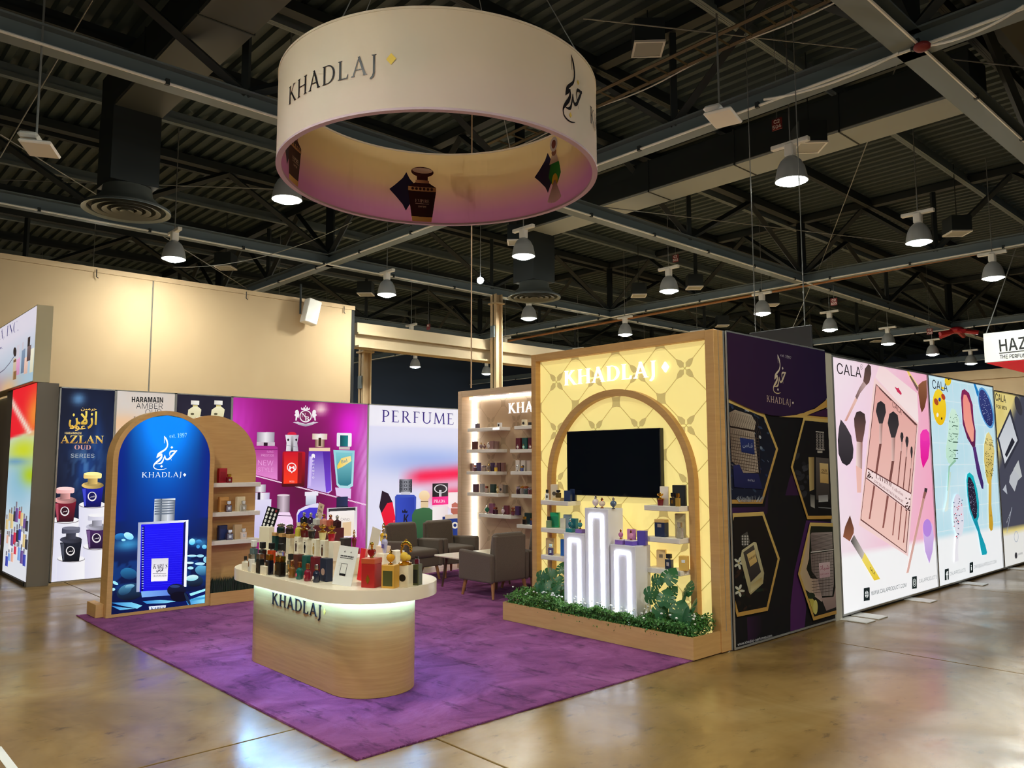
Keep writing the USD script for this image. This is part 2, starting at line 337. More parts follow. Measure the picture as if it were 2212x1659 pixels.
M['joint'] = mat('joint_filler', (52, 42, 30), .8)
M['deck'] = mat('deck_paint', (54, 68, 70), .6)
M['dark'] = mat('dark_steel', (32, 40, 42), .6)
M['chord'] = mat('grey_steel', (104, 116, 120), .5)
M['conduit'] = mat('white_conduit', (235, 235, 230), .35)
M['duct'] = mat('duct_grey', (76, 80, 76), .55)
M['ductw'] = mat('duct_lit', (160, 168, 168), .55)
M['wire'] = mat('wire_steel', (150, 152, 150), .4, .6)
M['pipe'] = mat('rust_pipe', (150, 98, 50), .5)
M['beige'] = mat('beige_panel', (198, 174, 138), .75, noise=((.6, .6, .3), (190, 164, 128), 3, .25))
M['white'] = mat('white_paint', (236, 234, 228), .4)
M['black'] = mat('black_plastic', (18, 18, 20), .4)
M['chrome'] = mat('chrome', (220, 220, 220), .12, 1)
M['gold'] = mat('gold', (224, 176, 76), .18, 1)
M['silver'] = mat('silver', (214, 214, 216), .2, 1)
M['navywall'] = mat('dark_hall_wall', (62, 78, 104), .8)

fl = '/World/floor'; UsdGeom.Xform.Define(stage, fl); tag(fl, 'brown polished concrete hall floor with saw-cut joints', kind='structure')
part(fl, 'subfloor', bx(-14, 64, -14, 48, -.2, -.02), M['joint'])
gx = [-14]+[-10.3+4.5*k for k in range(17) if -10.3+4.5*k < 63]+[64]; gy = [-14]+[-13.46+6.15*k for k in range(1, 10)]+[48]
for x0, x1 in zip(gx, gx[1:]):
    for y0, y1 in zip(gy, gy[1:]):
        part(fl, 'slab', bx(x0+.007, x1-.007, y0+.007, y1-.007, -.03, 0, .003), M['concrete'])
def wall(name, label, b, m): p = solo(name, bx(*b), m, label, None, kind='structure'); return p
wall('wall_far', 'dark blue-grey far end wall of the hall', (62, 62.3, -14, 48, 0, 10), M['navywall'])
wall('wall_north', 'dark blue-grey wall at the far left end of the hall', (-14, 62, 46, 46.3, 0, 10), M['navywall'])
wall('wall_west', 'grey wall of the hall behind the camera to the left', (-12.3, -12, -14, 46, 0, 10), M['navywall'])
wall('wall_south', 'grey wall of the hall behind the camera to the right', (-12, 62, -12.3, -12, 0, 10), M['navywall'])

# ceiling: corrugated deck, purlins
ce = '/World/ceiling'; UsdGeom.Xform.Define(stage, ce); tag(ce, 'black corrugated steel roof deck high over the hall', kind='structure')
xs, zs, x = [], [], -12.0
while x < 62:
    xs += [x, x+.1, x+.14, x+.26, x+.3]; zs += [0, 0, .09, .09, 0]; x += .32
xs, zs = np.array(xs), np.array(zs)+9.75
v = np.vstack([np.column_stack([xs, np.full(len(xs), y), zs]) for y in (-12., 46.)]); k = len(xs)
part(ce, 'corrugated_deck', (v, np.array([[i, i+1, k+i+1, k+i] for i in range(k-1)])[:, [0, 1, 2, 0, 2, 3]].reshape(-1, 3)), M['deck'])
part(ce, 'deck_cover', bx(-12.2, 62.2, -12.2, 46.2, 9.95, 10.1), M['deck'])
for y in np.arange(-9.1, 44, 2.7):
    if min(abs(y-q) for q in (-4.1, 4.0, 12.1, 20.2, 28.3, 36.4)) < .4: continue
    a = MB(); a.box(-12, 62, y-.07, y-.02, 9.45, 9.55); a.box(-12, 62, y+.02, y+.07, 9.45, 9.55); a.box(-12, 62, y-.015, y+.015, 9.45, 9.74)
    part(ce, 'purlin', a, M['chord'] if int(y*10) % 2 else M['dark'])

# trusses: bottom chord (grey beam) and webs (dark)
ZC = 7.5
XN = [-1.0, 11.4, 24.0, 37.3, 50]; YN = [-4.1, 4.0, 12.1, 20.25, 28.3, 36.4]
def truss(axis, c, label, lo, hi, nodes, group):
    t = thing('roof_truss', label, 'truss', (0, 0, 0), group=group)
    def L(a, b, z): return (a, c+b, z) if axis == 'x' else (c+b, a, z)
    def bar(a0, z0, a1, z1, w=.09):
        m = MB(); m.tube([L(a0, -.0, z0), L(a1, 0, z1)], w, 4); return m
    B = MB()
    for (b0, b1, z0, z1) in ((-.16, .16, ZC, ZC+.03), (-.16, .16, ZC+.27, ZC+.3), (-.02, .02, ZC+.03, ZC+.27)):
        if axis == 'x': B.box(lo, hi, c+b0, c+b1, z0, z1)
        else: B.box(c+b0, c+b1, lo, hi, z0, z1)
    part(t, 'bottom_chord', B, M['chord'])
    B = MB(); B.box(lo, hi, c-.12, c+.12, 9.5, 9.7) if axis == 'x' else B.box(c-.12, c+.12, lo, hi, 9.5, 9.7); part(t, 'top_chord', B, M['dark'])
    for n0, n1 in zip(nodes, nodes[1:]):
        s = (n1-n0)/4
        part(t, 'vertical_web', bar(n0, ZC+.3, n0, 9.5, .15), M['dark'])
        for q in range(4):
            a = n0+q*s
            part(t, 'diagonal_web', bar(a, ZC+.3, a+s, 9.5) if q % 2 == 0 else bar(a, 9.5, a+s, ZC+.3), M['dark'])
        part(t, 'vertical_web', bar(n0+2*s, ZC+.3, n0+2*s, 9.5, .08), M['dark'])
    cd = MB(); side = -.19
    cd.tube([L(lo, side, ZC-.02), L(hi, side, ZC-.02)], .022, 6); part(t, 'conduit', cd, M['conduit'])
    for n0 in np.arange(lo+1, hi, 2.4):
        if n0 < 45: part(t, 'conduit_clip', bx(*(lambda p: (p[0]-.03, p[0]+.03, p[1]-.03, p[1]+.03, p[2]-.03, p[2]+.06))(L(n0, side, ZC-.02))), M['dark'])
for c, lb in ((4.0, 'grey roof truss crossing the upper right, nearest of those running away'), (12.1, 'grey roof truss running away past the big ring sign'), (20.25, 'grey roof truss running away above the beige wall'), (28.3, 'farther roof truss running away beyond the beige wall')):
    truss('x', c, lb, -11.5, 61, XN, 'roof trusses running away')
for c, lb in ((-1.0, 'roof truss at the far left, crossing over the left booth'), (11.4, 'grey roof truss crossing behind the ring sign with white conduit'), (24.0, 'roof truss crossing the hall beside the orange pipe'), (37.3, 'far roof truss crossing near the hanging box sign'), (50, 'farthest roof truss crossing before the end wall')):
    truss('y', c, lb, -11.5, 45, YN, 'roof trusses crossing the hall')

# movable beige wall, header beam, columns
wb = '/World/wall_back'; UsdGeom.Xform.Define(stage, wb); tag(wb, 'tall beige panelled movable wall behind the left booths', kind='structure')
for x0, x1 in ((-6, .8), (.81, 6.5), (6.53, 12.2)):
    part(wb, 'wall_panel', bx(x0, x1, 20.3, 20.5, 0, 6.3, .01), M['beige'])
part(wb, 'seam_strip', bx(6.5, 6.53, 20.31, 20.45, 0, 6.3), mat('seam_grey', (96, 92, 84), .6))
part(wb, 'end_post', bx(12.2, 12.3, 20.3, 20.5, 0, 6.3), M['black'])
part(wb, 'top_rail', bx(-6, 12.3, 20.28, 20.5, 6.3, 6.42), M['beige'])
for k, x in enumerate((3.0, 5.2, 8.9, 11.9)): part(wb, 'rail_hook', MB().tube([(x, 20.24, 6.36), (x, 20.24, 6.18), (x+.04, 20.24, 6.15)], .012, 5), M['black'])
tr = solo('trim_1', MB().box(12.4, 40, 20.3, 20.6, 5.65, 5.95).box(12.4, 40, 20.25, 20.65, 5.6, 5.65).box(12.4, 40, 20.2, 20.7, 5.2, 5.26).box(12.4, 40, 20.42, 20.48, 5.26, 5.6), mat('header_beige', (178, 160, 130), .7), 'beige header beam running on from the beige wall', None, kind='structure')
for k, (x, y, w, h, lb) in enumerate(((17.7, 20.0, .3, 7.5, 'pale steel column rising in front of the header beam'), (13.5, 21.6, .3, 5.6, 'pale column right of the beige wall, behind the header beam'), (27.5, 26, .4, 5.4, 'short far column just left of the tan display wall top'))):
    t = thing('column', lb, 'column', (x, y, 0), group='hall columns')
    a = MB(); a.box(-w/2, w/2, -.02, .02, 0, h).box(-w/2, -w/2+.04, -w/2, w/2, 0, h).box(w/2-.04, w/2, -w/2, w/2, 0, h); part(t, 'shaft', a, M['beige'])
    part(t, 'cap_plate', bx(-w*.7, w*.7, -w*.7, w*.7, h-.35, h-.3), M['beige']); part(t, 'power_box', bx(-w/2-.05, -w/2, -.1, .1, h-1.5, h-1.1), M['chord'])

# ducts with round drops
def duct(x0, x1, y0, y1, cx, cy, lb, lb2):
    t = thing('air_duct', lb, 'duct', (0, 0, 0))
    part(t, 'trunk', bx(x0, x1, y0, y1, 8.45, 9.2, .01), M['dark']); part(t, 'bottom_face', bx(x0+.01, x1-.01, y0, y1, 8.4, 8.45), M['ductw'] if x0 > 10 else M['duct'])  # bottom painted paler than the dark trunk, as lit from below
    for y in np.arange(y0+2.4, y1-.5, 2.4): part(t, 'seam_flange', bx(x0-.015, x1+.015, y, y+.03, 8.39, 9.22), M['dark'])
    part(t, 'drop', bx(cx-.43, cx+.43, cy-.43, cy+.43, 7.0, 8.45), M['dark'])
    part(t, 'diffuser_neck', lathe([(.42, 7.05), (.45, 6.85), (.6, 6.7), (.78, 6.6), (.78, 6.56)], 40, (cx, cy, 0)), M['duct'], smooth=40)
    for r in (.78, .6, .43, .27, .12): part(t, 'diffuser_ring', lathe([(r, 6.6), (r, 6.55), (r-.09, 6.58), (max(r-.1, .01), 6.64)], 40, (cx, cy, 0)), M['chord'] if r > .7 else M['duct'], smooth=40)
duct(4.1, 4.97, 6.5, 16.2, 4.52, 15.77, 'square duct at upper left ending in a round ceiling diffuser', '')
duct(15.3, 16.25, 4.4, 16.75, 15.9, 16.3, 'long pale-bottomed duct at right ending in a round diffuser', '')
# large dark duct overhead at the upper right corner
solo('ceiling_baffle', bx(11.7, 23.5, 0, 3.6, 8.8, 8.9), mat('olive_panel', (66, 64, 50), .8), 'flat dark olive ceiling panel in the upper right corner', 'ceiling panel')

# high-bay lamps
M['lens'] = mat('lamp_lens', (255, 250, 236), .5, emis=LAMP, ecol=(250, 252, 240))
M['bell'] = mat('lamp_reflector', (176, 180, 182), .3, .3)
def lamp0(loc, label, g):
    t = thing('high_bay_lamp', label, 'lamp', loc, group=g)
    rf = part(t, 'reflector', lathe([(.05, .44), (.1, .42), (.17, .35), (.225, .24), (.255, .1), (.27, .0), (.26, .0), (.245, .1), (.215, .23), (.16, .33), (.05, .41)], 28), M['bell'], smooth=50)
    part(rf, 'lens', lathe([(.001, -.075), (.1, -.065), (.18, -.035), (.235, .005), (.245, .03), (.245, .045), (.001, .045)], 28), M['lens'])
    bl = part(t, 'ballast', bx(-.08, .08, -.08, .08, .43, .66, .02), M['white'])
    part(bl, 'arm_bar', bx(-.05, .05, -.34, .34, .62, .7, .01), M['white'])
    part(t, 'stem', MB().tube([(0, 0, .7), (0, 0, 3.24)], .012, 6), M['wire'])
    return t
LX, LY, LZ = [-5.2, .6, 6.4, 12.3, 17.9, 22.9, 27.6, 32.7, 37.5, 42.5, 48], [-7.2, -.4, 6.33, 12.95, 18.6, 25.3, 32, 39], 6.5
names = {(12.3, 6.33): 'bright bell lamp at upper right under the long pale duct', (6.4, 12.95): 'bright bell lamp half hidden by the left edge of the ring sign', (6.4, 18.6): 'bell lamp hanging in front of the tall beige wall', (12.3, 12.95): 'bell lamp below the ring sign in front of a round duct drop',
 (12.3, 18.6): 'bell lamp just right of the beige wall top', (17.9, 6.33): 'bell lamp at right with a white cross bar', (22.9, 6.33): 'bell lamp at the right edge, next beyond the cross-barred one', (17.9, 12.95): 'bell lamp under the small red sign left of the dark wall', (22.9, 12.95): 'bell lamp above the dark graphic wall', (27.6, 12.95): 'bell lamp farther along above the pink poster',
 (22.9, 18.6): 'bell lamp just above the gold display wall top', (17.9, 18.6): 'bell lamp beside the right round diffuser', (17.9, 25.3): 'bell lamp in front of the beige header beam', (12.3, 25.3): 'far bell lamp hidden behind the beige wall end', (32.7, 12.95): 'small far bell lamp second along beyond the pink poster', (37.5, 12.95): 'smallest far bell lamp left of the hanging box sign'}
L0 = None; far = 0
for x in LX:
    for y in LY:
        if (x, y) == (6.4, 6.33): continue     # no lamp inside the ring
        lb = names.get((x, y)); d = math.hypot(x, y); g = None
        ang = math.degrees(math.atan2(y, x)) if x > 0 else 180
        if not (d < 10.5 or (13 < ang < 82 and x > 3 and d < 46)): continue     # far ones that neither show nor reach the stand
        if lb is None: lb, g = ('distant bell lamp among the far rows of the hall', 'far rows of bell lamps') if 12 < ang < 84 and x > 3 else ('bell lamp of the rows behind the camera', 'bell lamps out of view')
        if L0 is None: L0 = lamp0((x, y, LZ), lb, g)
        else: copy(L0, (x, y, LZ), 0, lb); tag('/World/high_bay_lamp_%03d' % (NUM[('/World', 'high_bay_lamp')]-1), group=g or 'bell lamps over the booths')
t = thing('round_lamp', 'small round blue-white light on a thin cord below the ring sign', 'lamp', (12.9, 15.2, 6.42)); part(t, 'bulb', MB().ball((0, 0, 0), .09, 2), mat('blue_white_lamp', (225, 240, 255), .5, emis=60)); part(t, 'cord', MB().tube([(0, 0, .08), (0, 0, 3.32)], .01, 5), M['wire'])

# flat wireless panels on rods, square air vents, red bay signs, cable tray, pipe, cables
def access_panel(loc, rz, rod, lb):
    t = thing('access_panel', lb, 'wireless panel', loc, rz)
    part(t, 'panel', bx(-.28, .28, -.2, .2, 0, .05, .02), M['white']); part(t, 'bracket', MB().box(-.02, .02, -.12, .12, .05, .12).box(-.12, .12, -.02, .02, .05, .1), M['chord']); part(t, 'pod', MB().add(*bx(-.12, .12, .0, .26, .14, .22, .05)), M['white'])
    part(t, 'rod', MB().tube([(0, .05, .22), (0, .05, rod)], .015, 6), M['wire'])
access_panel(onz(86, 325, 6.0), 65, 2.2, 'white flat panel hanging on a rod at the far left')
access_panel(onz(1562, 258, 6.6), 15, 1.6, 'white flat panel on the truss right of the ring sign')
for px, py, lb in ((1400, 108, 'grey square air vent under a dark box beside the cable tray'), (1748, 320, 'white square air vent beside the bright lamp at upper right'), (1117, 525, 'cream square air vent below the ring sign'), (2068, 506, 'white square air vent at the right between two lamps'), (1380, 640, 'pale square air vent left of a far bell lamp'), (1500, 623, 'pale square air vent right of a far bell lamp'), (790, 637, 'dim square air vent near the beige wall end'), (1560, 705, 'small pale vent above the gold wall'), (1895, 738, 'small far vent above the pink poster'), (487, 580, 'dim flat vent right of the lamp before the beige wall'), (1665, 660, 'vent over the bell lamp above the dark wall')):
    z = 9.0 if py < 110 else 7.8; p = onz(px, py, z)
    t = thing('air_vent', lb, 'vent', p, 45, group='square air vents')
    part(t, 'frame', MB().box(-.27, .27, -.27, -.235, 0, .04).box(-.27, .27, .235, .27, 0, .04).box(-.27, -.235, -.235, .235, 0, .04).box(.235, .27, -.235, .235, 0, .04), M['white']); part(t, 'grille', bx(-.235, .235, -.235, .235, .012, .03), mat('grille', (168, 168, 160), .6)); part(t, 'plenum', bx(-.26, .26, -.26, .26, .04, .45), M['dark']); part(t, 'hanger', MB().tube([(0, 0, .45), (0, 0, 9.74-z)], .012, 5), M['dark'])
M['signred'] = mat('sign_red', (122, 34, 34), .6)
M['signtxt'] = mat('sign_letters', (232, 220, 214), .5)
for a, b, px, py, x, where in (('C2', '504', 1678, 268, 13, ' above the bright lamp at upper right'), ('C2', '503', 1459, 558, 18.5, ' left of the dark graphic wall'), ('C2', '603', 1801, 652, 25, ' beyond the dark graphic wall'), ('C2', '703', 2008, 716, 33, ' left of the box sign'), ('D', '', 1354, 672, 24, ' above the gold display'), ('A1', '', 925, 706, 17, ' in front of the header beam')):
    p = onx(px, py, x); s = .075 if x < 20 else .085
    t = thing('bay_sign', f'small red hanging bay sign reading {a} {b}'.strip()+where, 'sign', p, 0)
    part(t, 'plate', bx(0, .02, -1.3*s, 1.3*s, -1.4*s, 1.4*s), M['signred'])
    for txt, dz in ((a, .2), (b, -1.1)):
        if txt:
            g = words(txt, 'sans', 600); bb = g.bounds; v, f = extr(affinity.affine_transform(g, [.9*s, 0, 0, .9*s, -.9*s*bb[2]/2, dz*s]), .01); part(t, 'lettering', (facing(v, 'x', -.001, 0), f), M['signtxt'])
    part(t, 'wire', MB().tube([(.01, 0, 1.4*s), (.01, 0, 9.74-p[2])], .006, 4), M['wire'])
t = thing('cable_tray', 'dark ladder cable tray crossing the upper right of the ceiling', 'cable tray', (0, 0, 0))
a, b = onz(1290, 215, 8.6), onz(1740, 5, 8.6); d = (b-a)/np.linalg.norm(b-a); n = np.array([-d[1], d[0], 0]); M['tray'] = mat('tray_bronze', (104, 92, 66), .5, .3)
a = a-d*3; Ln = np.linalg.norm(b-a)+4
for s in (-.22, .22): part(t, 'side_rail', MB().tube([a+n*s, a+d*Ln+n*s], .035, 4), M['tray'])
for q in np.arange(.3, Ln, .42): part(t, 'rung', MB().tube([a+d*q-n*.22, a+d*q+n*.22], .022, 4), M['tray'])
part(t, 'cable', MB().tube([a+n*.3+d*q+np.array([0, 0, -.04*math.sin(q*2)]) for q in np.linspace(0, Ln, 40)], .014, 5), M['conduit'])
def cable(name, pts, r, m, lb, cat): return solo(name, MB().tube(pts, r, 6), m, lb, cat)
p, q = onx(1100, 736, 24.3), onx(2225, 526, 24.3)
cable('sprinkler_pipe', [p+(p-q)*.3, q+(q-p)*.6], .05, M['pipe'], 'long orange-brown sprinkler pipe crossing the hall at right', 'pipe')
def arc(a, b, sag, n=14): a, b = np.array(a), np.array(b); return [a+(b-a)*t-np.array([0, 0, sag*4*t*(1-t)]) for t in np.linspace(0, 1, n)]
cable('loose_cable', arc(onz(375, 577, 6.7), onz(760, 480, 7.4),   .3), .009, M['wire'], 'pale cable sagging from the lamp before the beige wall', 'cable')
cable('loose_cable', arc(onz(2212, 12, 7.45), onz(1990, 100, 7.45), .1), .02, M['conduit'], 'white cable along the beam in the upper right corner', 'cable')
cable('loose_cable', arc(onz(1940, 115, 7.4), onz(1650, 215, 7.4), .1), .02, M['conduit'], 'white cable sagging left of the red joint box', 'cable')
solo('joint_box', MB().ball((*onz(1992, 101, 7.42)[:2], 7.42), .11, 2, (1, 1, .6)), M['signred'], 'round red joint box under the beams at upper right', 'electrical box')
for k, (pa, pb, za, zb, lb) in enumerate((((0, 340), (200, 0), 7.3, 9.2, 'thin rod slanting up at the far left edge'), ((1105, 490), (1942, 118), 7.6, 0, ''), ((0, 290), (560, 640), 7.9, 7.6, 'thin wire slanting down across the dark ceiling at left'), ((1760, 605), (1945, 120), 7.8, 9.3, 'long steel rod slanting up from a truss joint at right'), ((1260, 40), (2212, 145), 8.8, 8.8, 'thin wire crossing behind the cable tray at upper right'), ((1750, 620), (1690, 760), 7.4, 5.6, 'thin rod slanting down toward the dark wall top'), ((0, 388), (640, 410), 8.3, 8.3, 'thin level wire across the dark ceiling at left'), ((1240, 440), (2212, 555), 8.0, 8.0, 'thin wire crossing below the long pale duct'))):
    if lb: cable('guy_wire', [onz(*pa, za), onz(*pb, zb)], .012, M['wire'], lb, 'wire')
t = thing('wall_speaker', 'white box speaker hung at the top of the beige wall', 'speaker', ony(672, 672, 20.0))
part(t, 'cabinet', trimesh.Trimesh(*bx(-.2, .2, -.15, .15, -.38, .32, .02)).apply_transform(trimesh.transformations.rotation_matrix(.22, (0, 1, 0))), M['white']); part(t, 'bracket', MB().tube([(-.28, .1, .75), (-.28, .1, -.1), (-.1, .1, -.1)], .03, 5), M['dark'])
t = thing('ceiling_fan_box', 'red round ceiling fixture with arms above the hanging box sign', 'fixture', onx(2067, 713, 37.0))
M['red'] = mat('red_paint', (176, 30, 40), .45)
part(t, 'hub', MB().ball((0, 0, 0), .3, 2, (1, 1, .5)), M['red'])
for k in range(5): part(t, 'arm', MB().tube([(0, 0, 0), (.8*math.cos(k*1.257), .8*math.sin(k*1.257), -.18)], .1, 6), M['red'])
# low tops of farther booths and header at the far right
solo('far_partition', MB().box(46, 46.3, -4, 16, 0, 6.0).box(45.8, 46.4, -4, 16, 6.0, 6.5), M['beige'], 'pale far partition with a top beam at the right edge', 'partition')
# ================================================================ graphics on the neighbouring stands
GL = printmat('lightbox_print', .82*GLOW); GLS = printmat('screen_print', 1.0*GLOW, .3); MP = printmat('matt_print', 0, .5, 1.0); MPD = printmat('wall_print', .0, .7, .6)
M['alu'] = mat('aluminium_frame', (190, 192, 192), .35, .7)
M['greywall'] = mat('grey_laminate', (124, 116, 106), .6)
def lightbox(name, label, x0, x1, y, z0, z1, cat='lightbox poster', depth=.1):
    """free-standing frame facing -y"""
    t = thing(name, label, cat, ((x0+x1)/2, y, 0)); a = MB(); b = .018
    a.box(x0, x1, y, y+depth, z0, z0+b).box(x0, x1, y, y+depth, z1-b, z1).box(x0, x0+b, y, y+depth, z0, z1).box(x1-b, x1, y, y+depth, z0, z1)
    part(t, 'frame', a, M['alu'], world=True); part(t, 'back_panel', bx(x0+.01, x1-.01, y+.03, y+depth, z0+.01, z1-.01), M['white'], world=True)
    return t
YB = 13.13; XB = [2.96, 3.735, 4.645, 5.585, 8.30, 11.6]; ZB0, ZB1 = .03, 2.9
# --- dark blue poster with four flacons on white drums
t = lightbox('lightbox_poster', 'dark blue poster with four flacons on white drums, beside the left arch', XB[0], XB[1], YB, ZB0, ZB1)
P = Print('y', YB+.012, (0, 800, 3.318)); P.clip = sbox(XB[0]+.015, ZB0+.015, XB[1]-.015, ZB1-.015)
P.grid(XB[0]+.015, XB[1]-.015, ZB0+.015, ZB1-.015, lambda s, t: mix(mix((17, 22, 44), (22, 62, 130), blob(s, t, .62, .62, .42, .25)*(.25+1.1*fb(s, t, 7))), (120, 180, 235), .75*blob(s, t, .32, .945, .12, .03)+.4*blob(s, t, .5, .6, .25, .12)*(fb(s, t, 14, 3) > .52)), 24, 60)
def drum(x0, x1, y): P.poly([(x0, y), (x1, y+4), (x1-6, 1600), (x0-6, 1600)], (226, 226, 248), (250, 250, 255), 'u'); P.ell((x0+x1)/2, y, (x1-x0)/2, 24, (150, 145, 150)); P.ell((x0+x1)/2, y-4, (x1-x0)/2-3, 22, (250, 250, 255))
def flacon(cx, y0, cap, b1, b2):
    P.poly([(cx-78, y0+112), (cx+78, y0+100), (cx+58, y0+246), (cx-60, y0+250)], b2, b1, 'v'); P.poly([(cx-74, y0+120), (cx-50, y0+118), (cx-48, y0+240), (cx-58, y0+240)], tuple(min(255, c+45) for c in b1))
    P.ell(cx, y0+92, 79, 26, cap, tuple(int(c*.55) for c in cap), 'u'); P.ell(cx, y0+82, 60, 16, tuple(int(c*.75) for c in cap))
    P.rect(cx-34, y0+36, cx+34, y0+84, tuple(int(c*.6) for c in cap), cap, 'u'); P.rect(cx-64, y0+6, cx+64, y0+42, cap, tuple(min(255, c+40) for c in cap), 'u', .02); P.ell(cx, y0+9, 63, 12, tuple(min(255, c+50) for c in cap))
    P.ell(cx-4, y0+172, 32, 34, (240, 236, 240)); P.ell(cx-4, y0+170, 24, 26, b2); P.text('\uFED7\uFEE4\uFEAE'[::-1], cx-20, y0+178, cx+14, y0+177, 13, (240, 236, 240), 'arab')
drum(362, 568, 1075); flacon(468, 838, (238, 170, 170), (128, 26, 48), (48, 14, 30)); drum(565, 760, 965); flacon(664, 732, (240, 205, 120), (20, 30, 170), (10, 14, 84)); drum(595, 760, 1265); flacon(695, 1030, (200, 200, 220), (70, 40, 96), (34, 18, 52)); drum(410, 608, 1352); flacon(508, 1122, (70, 72, 92), (26, 30, 46), (16, 18, 30))
P.text('AZLAN', 432, 522, 742, 524, 60, (190, 134, 50), 'serif', c2=(252, 224, 120)); P.text('OUD', 530, 567, 650, 568, 34, (222, 160, 150), 'serif'); P.text('SERIES', 503, 625, 676, 626, 28, (170, 180, 190), 'sans', 400); P.text('HARAMAIN', 463, 458, 582, 459, 17, (235, 210, 140), 'sans', 700)
P.text('\uFE8D\uFEAF\uFEFB\uFEE6'[::-1], 490, 385, 692, 392, 100, (200, 148, 40), 'arab', 700, c2=(255, 234, 110)); P.text('\uFECB\uFEEE\uFEA9'[::-1], 495, 420, 612, 424, 40, (240, 200, 100), 'arab', 700); P.text('\uFEA3\uFEAE\uFEE3\uFEF4\uFEE6'[::-1], 578, 284, 692, 288, 24, (240, 200, 100), 'arab', 600)
P.build(t, 'printed_panel', GL)
# --- grey amber poster and dark poster with two cream flacons
t = lightbox('lightbox_poster', 'pale grey poster with black lettering HARAMAIN AMBER OUD above the arch', XB[1], XB[2], YB, ZB0, ZB1)
P = Print('y', YB+.012, (200, 820, 3.0722)); P.grid(XB[1]+.015, XB[2]-.015, ZB0+.015, ZB1-.015, lambda s, t: mix((214, 208, 204), (236, 196, 158), blob(s, t, .1, .82, .6, .05)+fb(s, t*3, 5)*.25), 16, 60)
P.text('HARAMAIN', 258, 150, 468, 153, 36, (34, 34, 36), 'sans', 800); P.text('AMBER', 287, 192, 465, 194, 36, (60, 60, 64), 'sans', 300); P.text('OUD', 347, 233, 458, 234, 36, (60, 60, 64), 'sans', 300); P.text('EAU DE PARFUM', 272, 258, 466, 259, 14, (70, 60, 56), 'sans', 400)
P.build(t, 'printed_panel', GL)
t = lightbox('lightbox_poster', 'near-black poster with two cream flacons behind the wooden arch', XB[2], XB[3], YB, ZB0, ZB1)
P = Print('y', YB+.012, (200, 820, 3.0722)); P.grid(XB[2]+.015, XB[3]-.015, ZB0+.015, ZB1-.015, lambda s, t: mix((26, 24, 42), (44, 40, 60), fb(s, t*3, 4)), 10, 20)
for cx in (680, 835):
    P.rect(cx-27, 138, cx+27, 168, (225, 222, 214), (250, 248, 240), 'u'); P.rect(cx-15, 168, cx+17, 180, (205, 190, 120)); P.poly([(cx-45, 200), (cx-12, 178), (cx+18, 178), (cx+42, 198), (cx+20, 330), (cx-62, 330)], (196, 186, 130), (242, 236, 200), 'v'); P.ell(cx-18, 228, 12, 7, (90, 84, 60))
P.build(t, 'printed_panel', GL)
# --- magenta poster
t = lightbox('lightbox_poster', 'magenta poster with a white crest and rows of flacons behind the counter', XB[3], XB[4], YB, ZB0, ZB1)
P = Print('y', YB+.012, (490, 830, 4.4848)); P.clip = sbox(XB[3]+.015, ZB0+.015, XB[4]-.015, ZB1-.015)
def magenta(s, t):
    st = np.abs(np.sin(s*60+6*np.sin(t*5)))*.5
    c = mix((150, 12, 112), (98, 10, 66), blob(s, t, .5, .45, .25, .4)); c = mix(c, (222, 70, 214), blob(s, t, 0, .8, .17, .3)*(.7+.3*st)); c = mix(c, (226, 20, 214), blob(s, t, .86, .85, .13, .16)); c = mix(c, (238, 176, 246), blob(s, t, 1.0, .5, .1, .5)*(.6+.5*st))
    return mix(c, (255, 215, 220), blob(s, t, .625, .955, .05, .035))
P.grid(XB[3]+.015, XB[4]-.015, ZB0+.015, ZB1-.015, magenta, 56, 40)
W = (246, 240, 246)
P.ell(763, 310, 60, 60, W); P.ell(763, 310, 50, 50, (130, 40, 92)); P.text('N', 722, 318, 765, 320, 42, W, 'serif'); P.text('B', 752, 352, 796, 354, 46, W, 'serif')
P.poly([(722, 250), (718, 222), (738, 238), (748, 215), (763, 240), (780, 215), (790, 238), (806, 222), (802, 250)], W); P.rect(759, 205, 767, 222, W)
for s in (-1, 1):
    P.poly([(763+s*x, y) for x, y in ((62, 300), (66, 262), (78, 248), (96, 252), (104, 272), (96, 280), (110, 300), (96, 312), (100, 352), (86, 352), (80, 318), (70, 330))], W)
    P.poly([(763+s*x, y) for x, y in ((124, 372), (62, 388), (70, 362), (112, 366))], (214, 200, 220))
P.poly([(680, 362), (763, 384), (846, 362), (838, 392), (763, 410), (688, 392)], (150, 140, 160), (235, 230, 240), 'v')
def cap(x0, x1, y0, y1, a=(150, 140, 160), b=(240, 236, 244)): P.rect(x0, y0, (x0+x1)/2, y1, a, b, 'u'); P.rect((x0+x1)/2, y0, x1, y1, b, a, 'u')
P.line([(265, 882), (1375, 1172)], .012, (252, 214, 250)); P.line([(265, 888), (1375, 1180)], .006, (255, 250, 255))
cap(293, 460, 464, 570); P.rect(290, 560, 464, 598, (205, 190, 205)); P.rect(357, 565, 394, 598, (40, 14, 36)); P.poly([(258, 610), (280, 598), (470, 598), (492, 612), (490, 928), (266, 872)], (232, 140, 214), (170, 30, 140), 'v'); P.line([(262, 630), (490, 632)], .01, (98, 14, 84))
P.text('SAND', 385, 664, 455, 665, 20, (236, 170, 226), 'sans', 300); P.text('PRESTIGE', 330, 700, 455, 702, 24, (240, 180, 230), 'sans', 300); P.text('NEW', 294, 784, 448, 787, 48, (248, 190, 240), 'sans', 200); P.text('STYLE', 294, 846, 452, 850, 40, (248, 190, 240), 'sans', 200)
